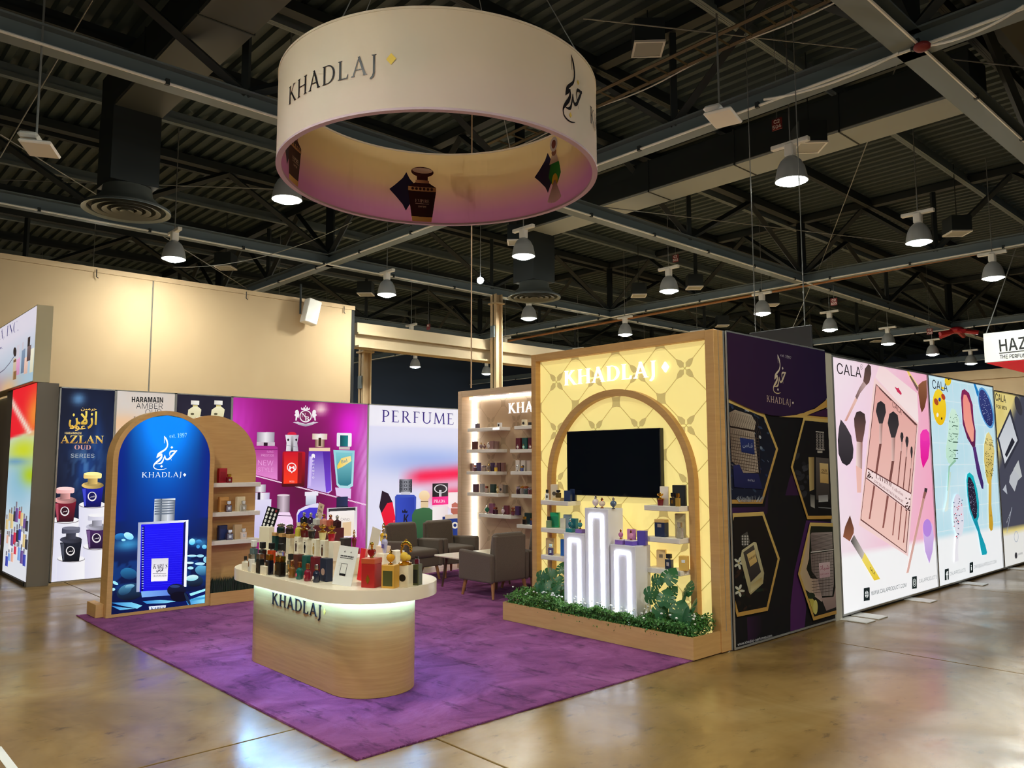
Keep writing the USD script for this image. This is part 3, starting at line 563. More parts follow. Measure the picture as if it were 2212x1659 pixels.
P.ell(630, 484, 44, 22, (214, 24, 66)); P.poly([(565, 490), (697, 492), (682, 570), (692, 650), (572, 648), (578, 570)], (236, 232, 240), (180, 176, 190), 'u'); P.line([(570, 590), (690, 610)], .008, (150, 150, 165)); P.ell(594, 538, 9, 12, (30, 20, 30)); P.ell(632, 516, 9, 12, (30, 20, 30)); P.ell(672, 538, 9, 12, (30, 20, 30)); P.rect(622, 505, 642, 650, (60, 50, 60), (190, 185, 195), 'v')
P.rect(540, 652, 752, 990, (70, 4, 20), (190, 8, 34), 'v', .03); P.rect(556, 660, 722, 960, (255, 60, 30), (206, 6, 40), 'v'); P.rect(690, 660, 722, 960, (140, 6, 26)); P.ell(628, 806, 46, 46, (250, 236, 240), hole=.8); P.poly([(600, 830), (628, 862), (660, 826), (652, 790), (628, 804), (604, 790)], (250, 236, 240)); P.poly([(612, 826), (630, 848), (650, 824), (630, 812)], (214, 8, 40)); P.text('MISS', 604, 950, 652, 952, 18, (255, 190, 190), 'sans', 500)
cap(828, 972, 478, 536, (214, 190, 170), (250, 246, 244)); cap(855, 945, 536, 610, (120, 84, 60), (236, 206, 186)); P.rect(888, 520, 912, 600, (60, 34, 20)); P.poly([(795, 616), (1000, 616), (1000, 650), (795, 648)], (240, 214, 180)); P.poly([(793, 648), (1000, 652), (1018, 1030), (985, 1058), (778, 1005)], (206, 190, 250), (96, 50, 190), 'v'); P.poly([(930, 655), (998, 655), (1010, 1030), (960, 1050)], (120, 70, 220), (80, 30, 160), 'v'); P.poly([(800, 700), (830, 700), (812, 990), (790, 985)], (210, 190, 252))
for k, ch in enumerate('PHANTO'): P.text(ch, 825, 752+k*32, 845, 753+k*32, 18, (248, 244, 255), 'sans', 500)
P.ell(836, 690, 17, 17, (248, 244, 255)); P.rect(820, 692, 832, 716, (248, 244, 255)); P.rect(842, 692, 852, 714, (248, 244, 255))
P.rect(1065, 470, 1207, 604, (232, 232, 246), (250, 250, 255), 'u', .02); P.rect(1098, 494, 1172, 604, (8, 70, 84), (20, 130, 140), 'u'); P.rect(1085, 606, 1190, 634, (206, 190, 190)); P.poly([(1030, 636), (1238, 642), (1222, 985), (1180, 1012), (1090, 1006), (1062, 975)], (176, 224, 236), (150, 214, 224), 'v'); P.poly([(1052, 660), (1216, 664), (1204, 960), (1170, 984), (1096, 980), (1076, 958)], (36, 120, 140), (126, 204, 214), 'v'); P.poly([(1068, 790), (1110, 716), (1200, 694), (1206, 744), (1120, 800), (1072, 822)], (246, 206, 70), (250, 232, 170), 'u'); P.text('Bad', 1108, 768, 1168, 752, 34, (90, 150, 160), 'serif')
P.poly([(1048, 1000), (1204, 1010), (1200, 1110), (1060, 1080)], (226, 200, 244))
cap(270, 375, 972, 1045); cap(262, 412, 1052, 1120, (190, 180, 220), (246, 244, 252)); P.rect(298, 1050, 322, 1120, (40, 30, 50)); P.rect(255, 1120, 420, 1500, (196, 190, 236), (226, 222, 250), 'v')
cap(487, 606, 1070, 1248, (110, 86, 104), (214, 196, 212)); P.ell(546, 1075, 60, 10, (226, 210, 222)); P.poly([(487, 1240), (606, 1240), (640, 1320), (640, 1480), (440, 1480), (446, 1320)], (240, 206, 244), (246, 220, 250), 'v'); P.line([(464, 1270), (624, 1276)], .01, (60, 30, 60))
P.rect(755, 1042, 884, 1078, (236, 232, 248)); P.rect(764, 1078, 864, 1165, (178, 190, 214), (226, 230, 246), 'v'); P.poly([(675, 1260), (690, 1218), (760, 1180), (880, 1150), (930, 1200), (940, 1480), (675, 1480)], (226, 220, 250)); P.poly([(684, 1270), (710, 1232), (800, 1196), (900, 1196), (930, 1300), (930, 1480), (684, 1480)], (46, 30, 160), (70, 56, 210), 'v')
P.rect(1062, 1092, 1170, 1190, (28, 34, 66), (40, 50, 90), 'u'); P.rect(1058, 1186, 1174, 1204, (20, 24, 44)); P.rect(970, 1200, 1258, 1480, (240, 232, 240), (214, 206, 214), 'v'); P.rect(985, 1206, 1244, 1224, (50, 50, 56)); P.rect(996, 1232, 1230, 1460, (236, 222, 206), (246, 240, 240), 'v'); P.text('CANO', 1098, 1320, 1186, 1322, 26, (120, 116, 124), 'sans', 300); P.poly([(1120, 1340), (1205, 1330), (1200, 1470), (1115, 1470)], (226, 196, 156))
P.build(t, 'printed_panel', GL)
# --- pale poster PERFUME C
t = lightbox('lightbox_poster', 'pale lavender poster lettered PERFUME CENTER behind the armchairs', XB[4], XB[5], YB, ZB0, ZB1)
P = Print('y', YB+.012, (780, 840, 3.529)); P.clip = sbox(XB[4]+.015, ZB0+.015, XB[5]-.015, ZB1-.015)
def pale(s, t):
    c = mix((224, 224, 248), (166, 186, 240), blob(s, t, .45, .62, .5, .1)); c = mix(c, (240, 238, 250), t > .86)
    c = mix(c, (250, 36, 84), np.clip((s-.22)*6, 0, 1)*np.exp(-((t-.48-.06*s)/.055)**2)); return mix(c, (244, 36, 76), np.clip((s-.38)*4, 0, 1)*np.exp(-((t-.36)/.06)**2)*.9)
P.grid(XB[4]+.015, XB[5]-.015, ZB0+.015, ZB1-.015, pale, 24, 60)
P.text('PERFUME CENTER', 156, 250, 1180, 292, 90, (74, 60, 140), 'roman', c2=(60, 44, 120))
P.poly([(160, 778), (205, 800), (240, 866), (272, 1040), (262, 1200), (180, 1200), (182, 1050), (140, 900)], (222, 16, 48), (240, 20, 60), 'v'); P.poly([(160, 776), (208, 798), (240, 864), (200, 870), (155, 948), (138, 900)], (40, 20, 40)); P.text('H', 246, 1015, 262, 1016, 16, (255, 180, 190), 'sans')
cap(292, 388, 690, 790, (50, 52, 64), (150, 152, 164)); P.rect(305, 786, 374, 806, (200, 200, 214)); P.poly([(258, 822), (272, 806), (404, 808), (420, 824), (414, 1200), (262, 1200)], (30, 44, 150), (60, 84, 190), 'v'); P.rect(275, 830, 402, 1180, (52, 76, 196), (40, 60, 170), 'u'); P.text('K', 318, 1026, 358, 1028, 70, (18, 20, 50), 'sans', 800); P.poly([(312, 944), (314, 922), (325, 934), (334, 914), (344, 934), (354, 924), (352, 946)], (18, 20, 50))
for k in range(9): P.ell(303+(k % 3)*36, 712+(k//3)*26, 12, 9, (40, 42, 54), hole=.6)
P.ell(482, 815, 42, 40, (236, 200, 150), (250, 226, 190), 'v'); P.rect(455, 850, 512, 905, (226, 200, 160)); P.line([(455, 858), (512, 860)], .015, (80, 50, 30)); P.poly([(388, 960), (410, 920), (470, 906), (520, 908), (545, 925), (542, 1200), (388, 1200)], (30, 70, 46), (60, 108, 70), 'v')
P.rect(544, 722, 662, 826, (24, 20, 28), (60, 54, 60), 'u'); P.ell(606, 762, 50, 34, (220, 216, 222), hole=.82); P.rect(594, 770, 612, 822, (200, 196, 204)); P.rect(542, 824, 664, 888, (240, 40, 130), (250, 60, 150), 'u'); P.text('PRADA', 552, 868, 640, 866, 24, (255, 214, 236), 'serif'); P.rect(543, 886, 664, 900, (246, 214, 228)); P.rect(544, 900, 660, 1200, (244, 238, 240), (230, 214, 220), 'u')
P.poly([(664, 790), (745, 786), (745, 980), (664, 900)], (246, 232, 236)); P.poly([(690, 880), (716, 864), (744, 880), (744, 905), (690, 905)], (190, 110, 96)); P.poly([(684, 910), (752, 910), (750, 945), (716, 966), (686, 945)], (178, 100, 84)); P.rect(620, 975, 760, 1200, (20, 40, 110), (34, 60, 140), 'u'); P.rect(640, 960, 760, 985, (214, 190, 170)); P.ell(715, 1040, 24, 26, (226, 220, 206)); P.ell(715, 1040, 12, 13, (20, 40, 110))
P.build(t, 'printed_panel', GL)
# --- left tower: grey column, header lightbox, tall bright print
t = thing('booth_tower', 'grey corner tower with a bright header print at the left edge', 'exhibition stand', (2.68, 13.18, 0))
part(t, 'column', MB().box(2.672, 2.955, 13.18, 15.0, 0, 2.95).box(2.672, 2.955, 15.0, 15.3, 0, 2.95), M['greywall'], world=True)
part(t, 'header_box', bx(2.612, 2.825, 13.18, 20.2, 2.955, 4.1), mat('cream_laminate', (206, 194, 160), .6), world=True)
part(t, 'back_wall', bx(2.9, 3.0, 15.3, 20.2, 0, 2.95), M['greywall'], world=True); part(t, 'kick_plate', bx(2.655, 2.672, 13.3, 15.0, 0, .06), M['black'], world=True)
P = Print('x', 2.608, (0, 640, 6.385)); P.clip = sbox(-20.1, 2.97, -13.19, 4.085); u0, u1 = -20.1, -13.19
P.grid(u0, u1, 2.97, 4.085, lambda s, t: mix(mix(mix((232, 226, 240), (176, 206, 224), np.clip(1.25-t*1.6-(1-s)*.2, 0, 1)), (226, 60, 50), blob(s, t, .35, 0, .3, .25)), (232, 190, 140), blob(s, t, .75, 0, .1, .15)), 36, 16)
P.text('PERFUME CENTER OF AMERICA, INC.', -820, 1010, 250, 480, 110, (96, 92, 140), 'roman' if False else 'serif', thin=.03); P.text('www.', -60, 760, 35, 720, 44, (96, 92, 140), 'serif'); P.line([(-40, 1085), (60, 1010), (130, 925), (195, 830)], .02, (120, 120, 140))
for x, y0, y1, w, c in ((205, 860, 1140, 18, (196, 176, 150)), (248, 860, 1075, 18, (214, 150, 190)), (318, 740, 1050, 14, (110, 130, 156)), (358, 850, 1060, 18, (226, 186, 170)), (400, 690, 880, 20, (96, 76, 76)), (440, 730, 1040, 14, (226, 222, 196))): P.rect(x-w, y0, x+w, y1, c, tuple(min(255, k+30) for k in c), 'v')
P.ell(206, 768, 22, 64, (50, 42, 44)); P.rect(386, 570, 412, 680, (60, 50, 50)); P.rect(308, 640, 326, 740, (214, 210, 220)); P.rect(232, 680, 262, 860, (220, 214, 226)); P.rect(188, 880, 222, 900, (120, 90, 60)); P.rect(188, 1040, 222, 1140, (150, 110, 70))
P.build(t, 'header_print', GL)
P = Print('x', 2.668, (0, 930, 4.741)); u0, u1 = -14.85, -13.2; P.clip = sbox(u0, .07, u1, 2.945)
def swirl(s, t):
    c = mix((236, 238, 246), (150, 200, 224), blob(s, t, .5, .5, .9, .22)); c = mix(c, (214, 226, 50), blob(s, t, .6, .66, .7, .07)); c = mix(c, (186, 214, 40), blob(s, t, .95, .53, .35, .05)); c = mix(c, (250, 34, 50), np.clip((t-.72-.03*s)*60, 0, 1)); c = mix(c, (255, 150, 60), np.clip((t-.72)*60, 0, 1)*blob(s, t, 1, .84, .35, .12)); c = mix(c, (255, 244, 226), np.exp(-((t-.93+.22*s)/.022)**2)*(t > .74)); return mix(c, (120, 170, 200), blob(s, t, .3, .60, .5, .02))
P.grid(u0, u1, .07, 2.945, swirl, 12, 80)
rq = random.Random(3)
for k in range(26):
    x = 75+(k % 9)*25+rq.uniform(-6, 6); y0 = 740+(k//9)*190+abs(k % 9-4)*28+rq.uniform(-20, 30); h = rq.uniform(120, 220); c = rq.choice([(196, 30, 60), (40, 50, 160), (30, 30, 44), (226, 160, 140), (240, 236, 240), (110, 150, 220), (90, 60, 130), (206, 180, 120)])
    P.rect(x-10, y0+h*.3, x+11, y0+h, c, tuple(min(255, q+50) for q in c), 'u'); P.rect(x-6, y0, x+6, y0+h*.3, tuple(int(q*.5) for q in c), (190, 186, 196), 'u')
P.build(t, 'tall_print', GL)
t = thing('cantilever_chair', 'chrome-framed chair half cut off at the left edge', 'chair', (2.3, 14.6, 0))
part(t, 'frame', MB().tube([(-.2, -.25, .75), (-.2, -.25, .02), (-.2, .25, .02), (-.2, .25, .45), (-.2, -.2, .46)], .014, 6).tube([(.22, -.25, .75), (.22, -.25, .02), (.22, .25, .02), (.22, .25, .45), (.22, -.2, .46)], .014, 6), M['chrome']); part(t, 'seat', bx(-.22, .22, -.2, .25, .45, .49, .02), M['black']); part(t, 'backrest', bx(-.22, .22, -.27, -.23, .5, .85, .015), M['black'])
# --- wall of big lightboxes at the right (y = 4.146 face)
YC = 4.146; XC = [8.86, 11.78, 14.62, 17.6]; M['kick'] = mat('kick_dark', (40, 40, 44), .6)
def floorbox(label, x0, x1, z1=2.99):
    t = thing('lightbox_wall', label, 'lightbox poster', ((x0+x1)/2, YC, 0), group=None); b = .02
    part(t, 'frame', MB().box(x0, x1, YC, YC+.12, .03, .03+b).box(x0, x1, YC, YC+.12, z1-b, z1).box(x0, x0+b, YC, YC+.12, .05, z1-b).box(x1-b, x1, YC, YC+.12, .05, z1-b), M['alu'], world=True)
    part(t, 'back_panel', bx(x0+.01, x1-.01, YC+.04, YC+.12, .05, z1-.02), M['white'], world=True); part(t, 'base_gap', bx(x0, x1, YC+.03, YC+.1, 0, .03), M['kick'], world=True)
    P = Print('y', YC+.015, (1780, 740, 5.12)); P.clip = sbox(x0+.02, .05, x1-.02, z1-.02); return t, P
Z7, Z8 = (1780, 740, 5.12), (1780, 1020, 5.0278)
solo('gap_post', bx(8.70, 8.85, YC+.005, YC+.15, 0, 3.0), mat('post_beige', (198, 192, 176), .5), 'narrow beige filler post between the dark graphic wall and the pink lightbox', 'post')
DK, BR, RG = (48, 44, 46), (96, 66, 60), (226, 176, 160)
t, P = floorbox('pink lightbox with make-up brushes, nearest of the bright right-hand wall', XC[0], XC[1])
P.grid(XC[0]+.02, XC[1]-.02, .05, 2.97, lambda s, t: mix(mix(mix((244, 226, 236), (250, 176, 204), np.clip(s*1.1-.1+.15*(.5-t), 0, 1)), (246, 214, 236), blob(s, t, .2, .65, .2, .2)), (250, 250, 252), t < .235), 20, 34)
P.text('CALA', 138, 340, 412, 388, 118, (40, 36, 40), 'sans', 400); P.ell(414, 268, 13, 30, (70, 64, 68), hole=.85); P.text('R', 409, 278, 420, 280, 18, (70, 64, 68))
def head(pts, c=(70, 56, 54), c2=(110, 80, 74)): P.poly(pts, c2, c, 'v')
P.poly([(345, 600), (390, 500), (440, 420), (470, 470), (400, 560), (365, 632)], (120, 92, 90), (200, 170, 168), 'u'); P.poly([(350, 600), (366, 640), (250, 870), (225, 868)], (214, 160, 150), (236, 196, 184), 'v'); head([(434, 425), (452, 290), (490, 238), (518, 262), (522, 350), (500, 440), (470, 472)])
P.poly([(335, 920), (332, 840), (358, 770), (400, 757), (450, 790), (462, 880), (445, 1000), (425, 1105), (360, 1095)], (120, 84, 78), (56, 46, 48), 'v'); P.poly([(360, 1095), (425, 1105), (420, 1400), (352, 1360)], (250, 226, 222), (150, 100, 92), 'u'); P.poly([(352, 1360), (420, 1400), (410, 1660), (366, 1660)], (240, 190, 180))
P.poly([(185, 850), (240, 920), (300, 1030), (325, 1180), (318, 1280), (285, 1340), (250, 1362), (200, 1330), (160, 1230), (152, 1080), (165, 940)], (44, 40, 46), (70, 64, 70), 'v')
P.poly([(568, 380), (620, 235), (1030, 560), (1045, 880), (1030, 900)], (252, 236, 236), (250, 222, 224), 'v'); P.poly([(780, 490), (812, 505), (822, 498), (832, 520), (858, 560), (852, 582), (810, 545), (800, 525)], (206, 50, 90))
PK, PL = (238, 178, 168), (196, 122, 116)
P.zoom = Z7; out = [(548, 380), (1045, 890)]
P.zoom = Z8; lo = [(382, 560), (905, 912)]
def both(a, b): P.zoom = Z7; p = [P.q(*k) for k in a]; P.zoom = Z8; return p+[P.q(*k) for k in b]
P.add(Polygon(both([(555, 385), (1045, 895)], [(912, 915), (380, 575)])), (248, 214, 212)); P.add(Polygon(both([(572, 455), (1030, 905)], [(893, 880), (395, 520)])), (110, 70, 68)); P.add(Polygon(both([(578, 470), (1024, 918)], [(886, 866), (402, 508)])), (246, 206, 196), (232, 170, 164), 'v')
P.zoom = Z7
P.line([(610, 500), (745, 640)], .022, (96, 62, 60)); P.line([(872, 765), (1015, 912)], .022, (96, 62, 60)); P.text('CALA', 750, 700, 856, 800, 62, (110, 70, 70), 'sans', 400)
def inner(cx, y0, w, hh, yb, xb, ew):
    P.zoom = Z7; P.poly([(cx-w, y0+hh*.45), (cx-w*.7, y0+hh*.1), (cx, y0), (cx+w*.8, y0+hh*.15), (cx+w, y0+hh*.5), (cx+w*.35, y0+hh), (cx-w*.35, y0+hh)], (62, 56, 60), (46, 42, 46), 'v'); a = [P.q(cx-w*.35, y0+hh), P.q(cx+w*.35, y0+hh)]
    m = [P.q(cx-w*.1-12, y0+hh*1.9), P.q(cx+w*.3-8, y0+hh*1.9)]; P.add(Polygon([a[0], a[1], m[1], m[0]]), (232, 196, 190), (150, 104, 98), 'u'); P.zoom = Z8; b = [P.q(xb+ew, yb), P.q(xb-ew, yb)]; P.add(Polygon([m[0], m[1], *b]), (150, 92, 86), (120, 74, 70), 'v')
inner(628, 645, 56, 250, 510, 492, 8); inner(765, 760, 62, 290, 605, 640, 9); inner(860, 990, 18, 110, 685, 745, 6); inner(916, 1035, 18, 120, 735, 806, 6); inner(967, 1145, 13, 130, 765, 862, 6)
P.zoom = Z8; P.poly([(470, -40), (945, 240), (925, 430), (455, 75)], (250, 226, 226)); P.line([(455, 62), (928, 420)], .016, (110, 66, 66)); P.line([(470, -42), (945, 232)], .016, (110, 66, 66))
for k in range(26): a = random.Random(k); x, y = (465+a.uniform(0, 60), -10+a.uniform(0, 70)) if k % 2 else (878+a.uniform(0, 50), 225+a.uniform(0, 150)); P.ell(x, y+(x-465)*.1, 9, 6, (60, 36, 36), rot=a.uniform(0, 180))
P.text('LAVISH', 555, 62, 728, 160, 66, (90, 52, 56), 'serif', thin=.02); P.text('Collection', 738, 190, 855, 262, 44, (110, 66, 70), 'serif', thin=.03); P.text('11 PC DELUXE FACE & EYE BRUSH SET', 535, 100, 855, 335, 28, (110, 66, 70), 'sans', 500)
P.zoom = Z7; P.poly([(1060, 1090), (1062, 1010), (1090, 965), (1130, 958), (1160, 1000), (1168, 1120), (1150, 1280), (1092, 1390), (1065, 1270)], (236, 20, 150), (244, 60, 190), 'v'); P.ell(1110, 1030, 46, 60, (250, 60, 180))
P.poly([(905, 300), (935, 320), (1040, 480), (1028, 500), (960, 420)], (240, 206, 90), (250, 230, 160), 'u'); P.poly([(940, 370), (955, 365), (1040, 500), (1030, 540)], (120, 90, 84)); head([(1040, 470), (1085, 430), (1130, 415), (1135, 600), (1110, 720), (1078, 775), (1062, 720), (1040, 560)], (150, 96, 66), (104, 58, 40))
P.zoom = Z8; P.poly([(1090, 168), (1120, 178), (1112, 220), (1085, 208)], (60, 50, 52)); P.poly([(1082, 208), (1112, 220), (1090, 290), (1066, 280)], (150, 100, 92)); P.poly([(1066, 280), (1090, 292), (915, 1090), (890, 1095)], (226, 180, 170), (200, 150, 140), 'v'); P.poly([(1072, 660), (1085, 560), (1130, 512), (1175, 570), (1190, 700), (1175, 860), (1140, 990), (1095, 860)], (196, 160, 230), (226, 200, 244), 'v'); P.ell(1118, 605, 48, 96, (190, 140, 232))
head([(202, 700), (225, 590), (278, 468), (320, 610), (318, 660), (275, 750)], (84, 54, 44), (150, 92, 66)); P.poly([(285, 750), (322, 680), (436, 880), (408, 950)], (60, 56, 56), (206, 196, 190), 'u'); P.poly([(408, 955), (436, 872), (605, 1160), (540, 1176)], (236, 206, 60), (246, 224, 110), 'v'); P.text('CALA', 490, 1052, 545, 1118, 32, (60, 54, 40), 'sans', 500)
def icon(cx, cy, w, h, kind):
    P.poly([(cx-w, cy-h+6), (cx-w+4, cy-h), (cx+w-3, cy-h-9), (cx+w, cy-h-3), (cx+w, cy+h-8), (cx-w, cy+h)], (22, 36, 38))
    if kind == 'globe':
        P.ell(cx, cy-2, w*.6, h*.55, (245, 250, 250)); P.ell(cx, cy-2, w*.28, h*.55, (22, 36, 38), hole=.7); P.line([(cx-w*.6, cy-2), (cx+w*.6, cy-5)], .008, (22, 36, 38)); P.line([(cx, cy-h*.55), (cx, cy+h*.5)], .008, (22, 36, 38))
    if kind == 'cam': P.ell(cx, cy-2, w*.66, h*.66, (245, 250, 250), hole=.84); P.ell(cx, cy-2, w*.36, h*.36, (245, 250, 250), hole=.68); P.ell(cx+w*.38, cy-h*.42, 3, 5, (245, 250, 250))
    if kind == 'f': P.text('f', cx-w*.4, cy+h*.9, cx+w*.8, cy+h*.86, h*1.5, (245, 250, 250), 'sans', 800)
    if kind == 'i': P.text('i', cx-w*.3, cy+h*.5, cx+w*.35, cy+h*.46, h*1.0, (245, 250, 250), 'sans', 900)
GT = (96, 106, 108)
icon(460, 1328, 32, 70, 'globe'); P.text('WWW.CALAPRODUCT.COM', 508, 1338, 890, 1243, 44, GT, 'sans', 400); icon(978, 1202, 26, 66, 'cam'); P.text('CALAPRODUCTS', 1028, 1204, 1222, 1152, 40, GT, 'sans', 300)
P.build(t, 'printed_panel', GL)
t, P = floorbox('pale blue lightbox with hair brushes, middle of the bright right-hand wall', XC[1], XC[2])
P.grid(XC[1]+.02, XC[2]-.02, .05, 2.97, lambda s, t: mix(mix((190, 230, 244), (214, 240, 250), fb(s*2, t*2, 4)), (250, 252, 254), t < .235), 12, 34)
for k in range(1, 9): u = XC[1]+k*.33; P.add(sbox(u-.006, .75, u+.006, 2.97), (222, 244, 250))
for k in range(8): v = .78+k*.31; P.add(sbox(XC[1], v-.006, XC[2], v+.006), (222, 244, 250))
P.zoom = Z7; P.text('CALA', 1195, 505, 1366, 545, 98, (34, 40, 44), 'sans', 400)
P.ell(1370, 420, 36, 56, (244, 206, 40)); P.ell(1378, 405, 8, 12, (40, 30, 20)); P.ell(1275, 715, 74, 200, (246, 196, 20), (252, 220, 50), 'v', -4); P.ell(1240, 655, 22, 40, (180, 80, 40), rot=-20); P.ell(1318, 600, 20, 36, (190, 70, 40), rot=-20); P.ell(1278, 630, 14, 22, (50, 70, 180)); P.ell(1254, 800, 12, 24, (246, 246, 240)); P.ell(1300, 840, 8, 14, (60, 50, 30)); P.rect(1298, 490, 1326, 520, (244, 206, 40))
P.poly([(1345, 1180), (1370, 1000), (1385, 800), (1410, 725), (1450, 740), (1492, 850), (1490, 1000), (1460, 1200), (1448, 1300), (1410, 1350), (1372, 1330), (1350, 1270)], (196, 236, 214), (214, 246, 226), 'v'); P.poly([(1448, 1290), (1462, 1310), (1390, 1380), (1372, 1640), (1362, 1640), (1376, 1370)], (150, 200, 170))
for k in range(60): a = random.Random(k+50); x = a.uniform(1375, 1478); y = a.uniform(780, 1290); P.ell(x, y, 5, 3.5, (60, 90, 78), rot=-30)
for k in range(5): P.rect(1425, 915+k*90, 1478, 928+k*90, (60, 90, 78))
P.poly([(1510, 610), (1520, 530), (1550, 515), (1600, 560), (1640, 690), (1650, 850), (1672, 980), (1668, 1150), (1640, 1160), (1580, 1060), (1530, 900)], (96, 34, 80), (140, 40, 90), 'v'); P.poly([(1530, 640), (1540, 575), (1570, 580), (1612, 680), (1632, 850), (1655, 960), (1650, 1090), (1630, 1100), (1570, 970), (1540, 850)], (250, 170, 150), (250, 150, 140), 'v'); P.poly([(1640, 1160), (1672, 1150), (1700, 1300), (1760, 1560), (1756, 1622), (1738, 1610), (1690, 1450)], (58, 40, 110), (90, 50, 120), 'v')
P.poly([(1645, 442), (1670, 455), (1710, 560), (1692, 600)], (30, 130, 200)); P.ell(1788, 722, 72, 232, (90, 160, 220), rot=-14); P.ell(1786, 722, 60, 208, (40, 50, 110), (56, 66, 130), 'v', -14)
for k in range(50): a = random.Random(k+9); x = a.uniform(-48, 48); y = a.uniform(-170, 170); P.ell(1786+x+y*.2, 722+y, 3, 3, (190, 200, 230))
P.poly([(1762, 1300), (1765, 1120), (1790, 1010), (1815, 990), (1850, 1050), (1878, 1200), (1868, 1350), (1850, 1500), (1838, 1560), (1806, 1560), (1785, 1480)], (206, 180, 80), (240, 224, 150), 'v')
for k in range(90): a = random.Random(k+500); x = a.uniform(-42, 42); y = a.uniform(-210, 210); P.ell(1820+x, 1270+y, 6, 3, (60, 56, 30), rot=40)
P.zoom = Z8; P.poly([(1778, 60), (1808, 60), (1806, 350), (1826, 560), (1820, 625), (1800, 640), (1782, 600), (1776, 400)], (206, 160, 40), (226, 186, 80), 'v'); P.text('CALA', 1790, 480, 1812, 478, 20, (120, 90, 30))
P.poly([(1535, 90), (1545, 20), (1570, 2), (1610, 40), (1650, 180), (1672, 330), (1672, 480), (1650, 540), (1610, 530), (1570, 420), (1545, 250)], (16, 160, 180), (20, 190, 200), 'v'); P.poly([(1548, 110), (1556, 50), (1580, 60), (1615, 130), (1640, 260), (1652, 380), (1646, 490), (1620, 510), (1580, 400), (1556, 250)], (38, 34, 56)); P.poly([(1610, 530), (1655, 530), (1690, 660), (1740, 790), (1760, 870), (1752, 892), (1706, 900), (1692, 840), (1660, 650)], (20, 170, 190), (10, 150, 176), 'v')
for k in range(70): a = random.Random(k+77); x = a.uniform(-36, 36); y = a.uniform(-200, 200); P.ell(1600+x+y*.18, 285+y, 3, 3, (150, 150, 180))
P.ell(1444, 470, 58, 235, (236, 236, 246), (226, 226, 244), 'v', -3); P.poly([(1420, 690), (1452, 690), (1438, 830), (1446, 960), (1404, 975), (1408, 850)], (240, 238, 246))
for k in range(34): a = random.Random(k+31); x = a.uniform(-46, 46); y = a.uniform(-200, 240); P.ell(1440+x*(.5 if y > 180 else 1), 480+y, 7, 5, a.choice([(60, 60, 76), (220, 60, 80), (110, 110, 130), (60, 90, 130)]), rot=a.uniform(0, 180))
P.poly([(1345, 0), (1364, 0), (1338, 300), (1330, 410), (1300, 432), (1290, 420), (1318, 300)], (232, 246, 240), (200, 226, 216), 'v')
icon(1316, 1112, 22, 60, 'f'); P.text('CALAPRODUCTS', 1350, 1122, 1520, 1075, 38, GT, 'sans', 300); icon(1583, 1038, 19, 56, 'i'); P.text('INFO@CALAPRODUCT.COM', 1615, 1046, 1855, 984, 36, GT, 'sans', 300)
P.build(t, 'printed_panel', GL)
t, P = floorbox('yellow and grey lightbox lettered FOR MEN at the right edge', XC[2]+.02, XC[3], 2.93)
P.grid(XC[2]+.04, XC[3]-.02, .05, 2.9, lambda s, t: mix(mix(mix((240, 224, 150), (226, 206, 120), fb(s, t, 9)), (74, 76, 92), np.clip((.75-t+s*.9-.1)*8, 0, 1)*(t > .2)), (240, 240, 236), t < .17), 28, 36)
P.zoom = Z7; P.text('CALA', 1895, 640, 2012, 666, 82, (34, 34, 40), 'sans', 500); P.text('FOR MEN', 1905, 725, 2022, 748, 40, (34, 34, 40), 'sans', 600)
P.ell(2150, 700, 34, 110, (60, 60, 70), rot=-15); P.poly([(1915, 1060), (2062, 730), (2160, 1090), (2000, 1400)], (54, 56, 70)); P.poly([(1935, 1060), (2055, 790), (2140, 1080), (2000, 1340)], (226, 230, 236), (200, 206, 214), 'v'); P.poly([(2000, 1240), (2080, 1050), (2110, 1100), (2020, 1270)], (40, 42, 54)); P.poly([(2095, 1400), (2150, 1300), (2190, 1480), (2110, 1560)], (200, 204, 206))
P.zoom = Z8; P.poly([(2020, 40), (2060, -30), (2120, 40), (2070, 210), (2010, 110)], (196, 200, 206)); P.line([(1985, 660), (2040, 380)], .02, (170, 176, 190)); P.text('CUT & MEN', 1985, 560, 2030, 440, 22, (190, 196, 206), 'sans', 600); P.ell(2087, 700, 24, 62, (190, 196, 206), hole=.8); P.poly([(1940, 190), (1975, 130), (1990, 240)], (190, 196, 206)); P.ell(2085, 905, 14, 34, (60, 60, 66)); P.text('WWW.', 2110, 905, 2160, 888, 24, (110, 110, 116), 'sans')
P.build(t, 'printed_panel', GL)
for k, (px, py, L) in enumerate(((1866, 1330, .34), (1988, 1297, .42), (2108, 1262, .5), (1838, 1338, .16), (2196, 1229, .5))):
    p = onz(px, py); solo('base_foot', MB().box(p[0]-.12, p[0]+.12, 3.86, 4.2, 0, .012, .003), M['white'], ('white flat steel foot plate under the pink lightbox', 'white flat steel foot plate where pink and blue lightboxes meet', 'white flat steel foot plate under the pale blue lightbox', 'white flat foot plate at the corner post of the dark graphic wall', 'white flat foot plate at the far right under the grey lightbox')[k], 'foot plate')
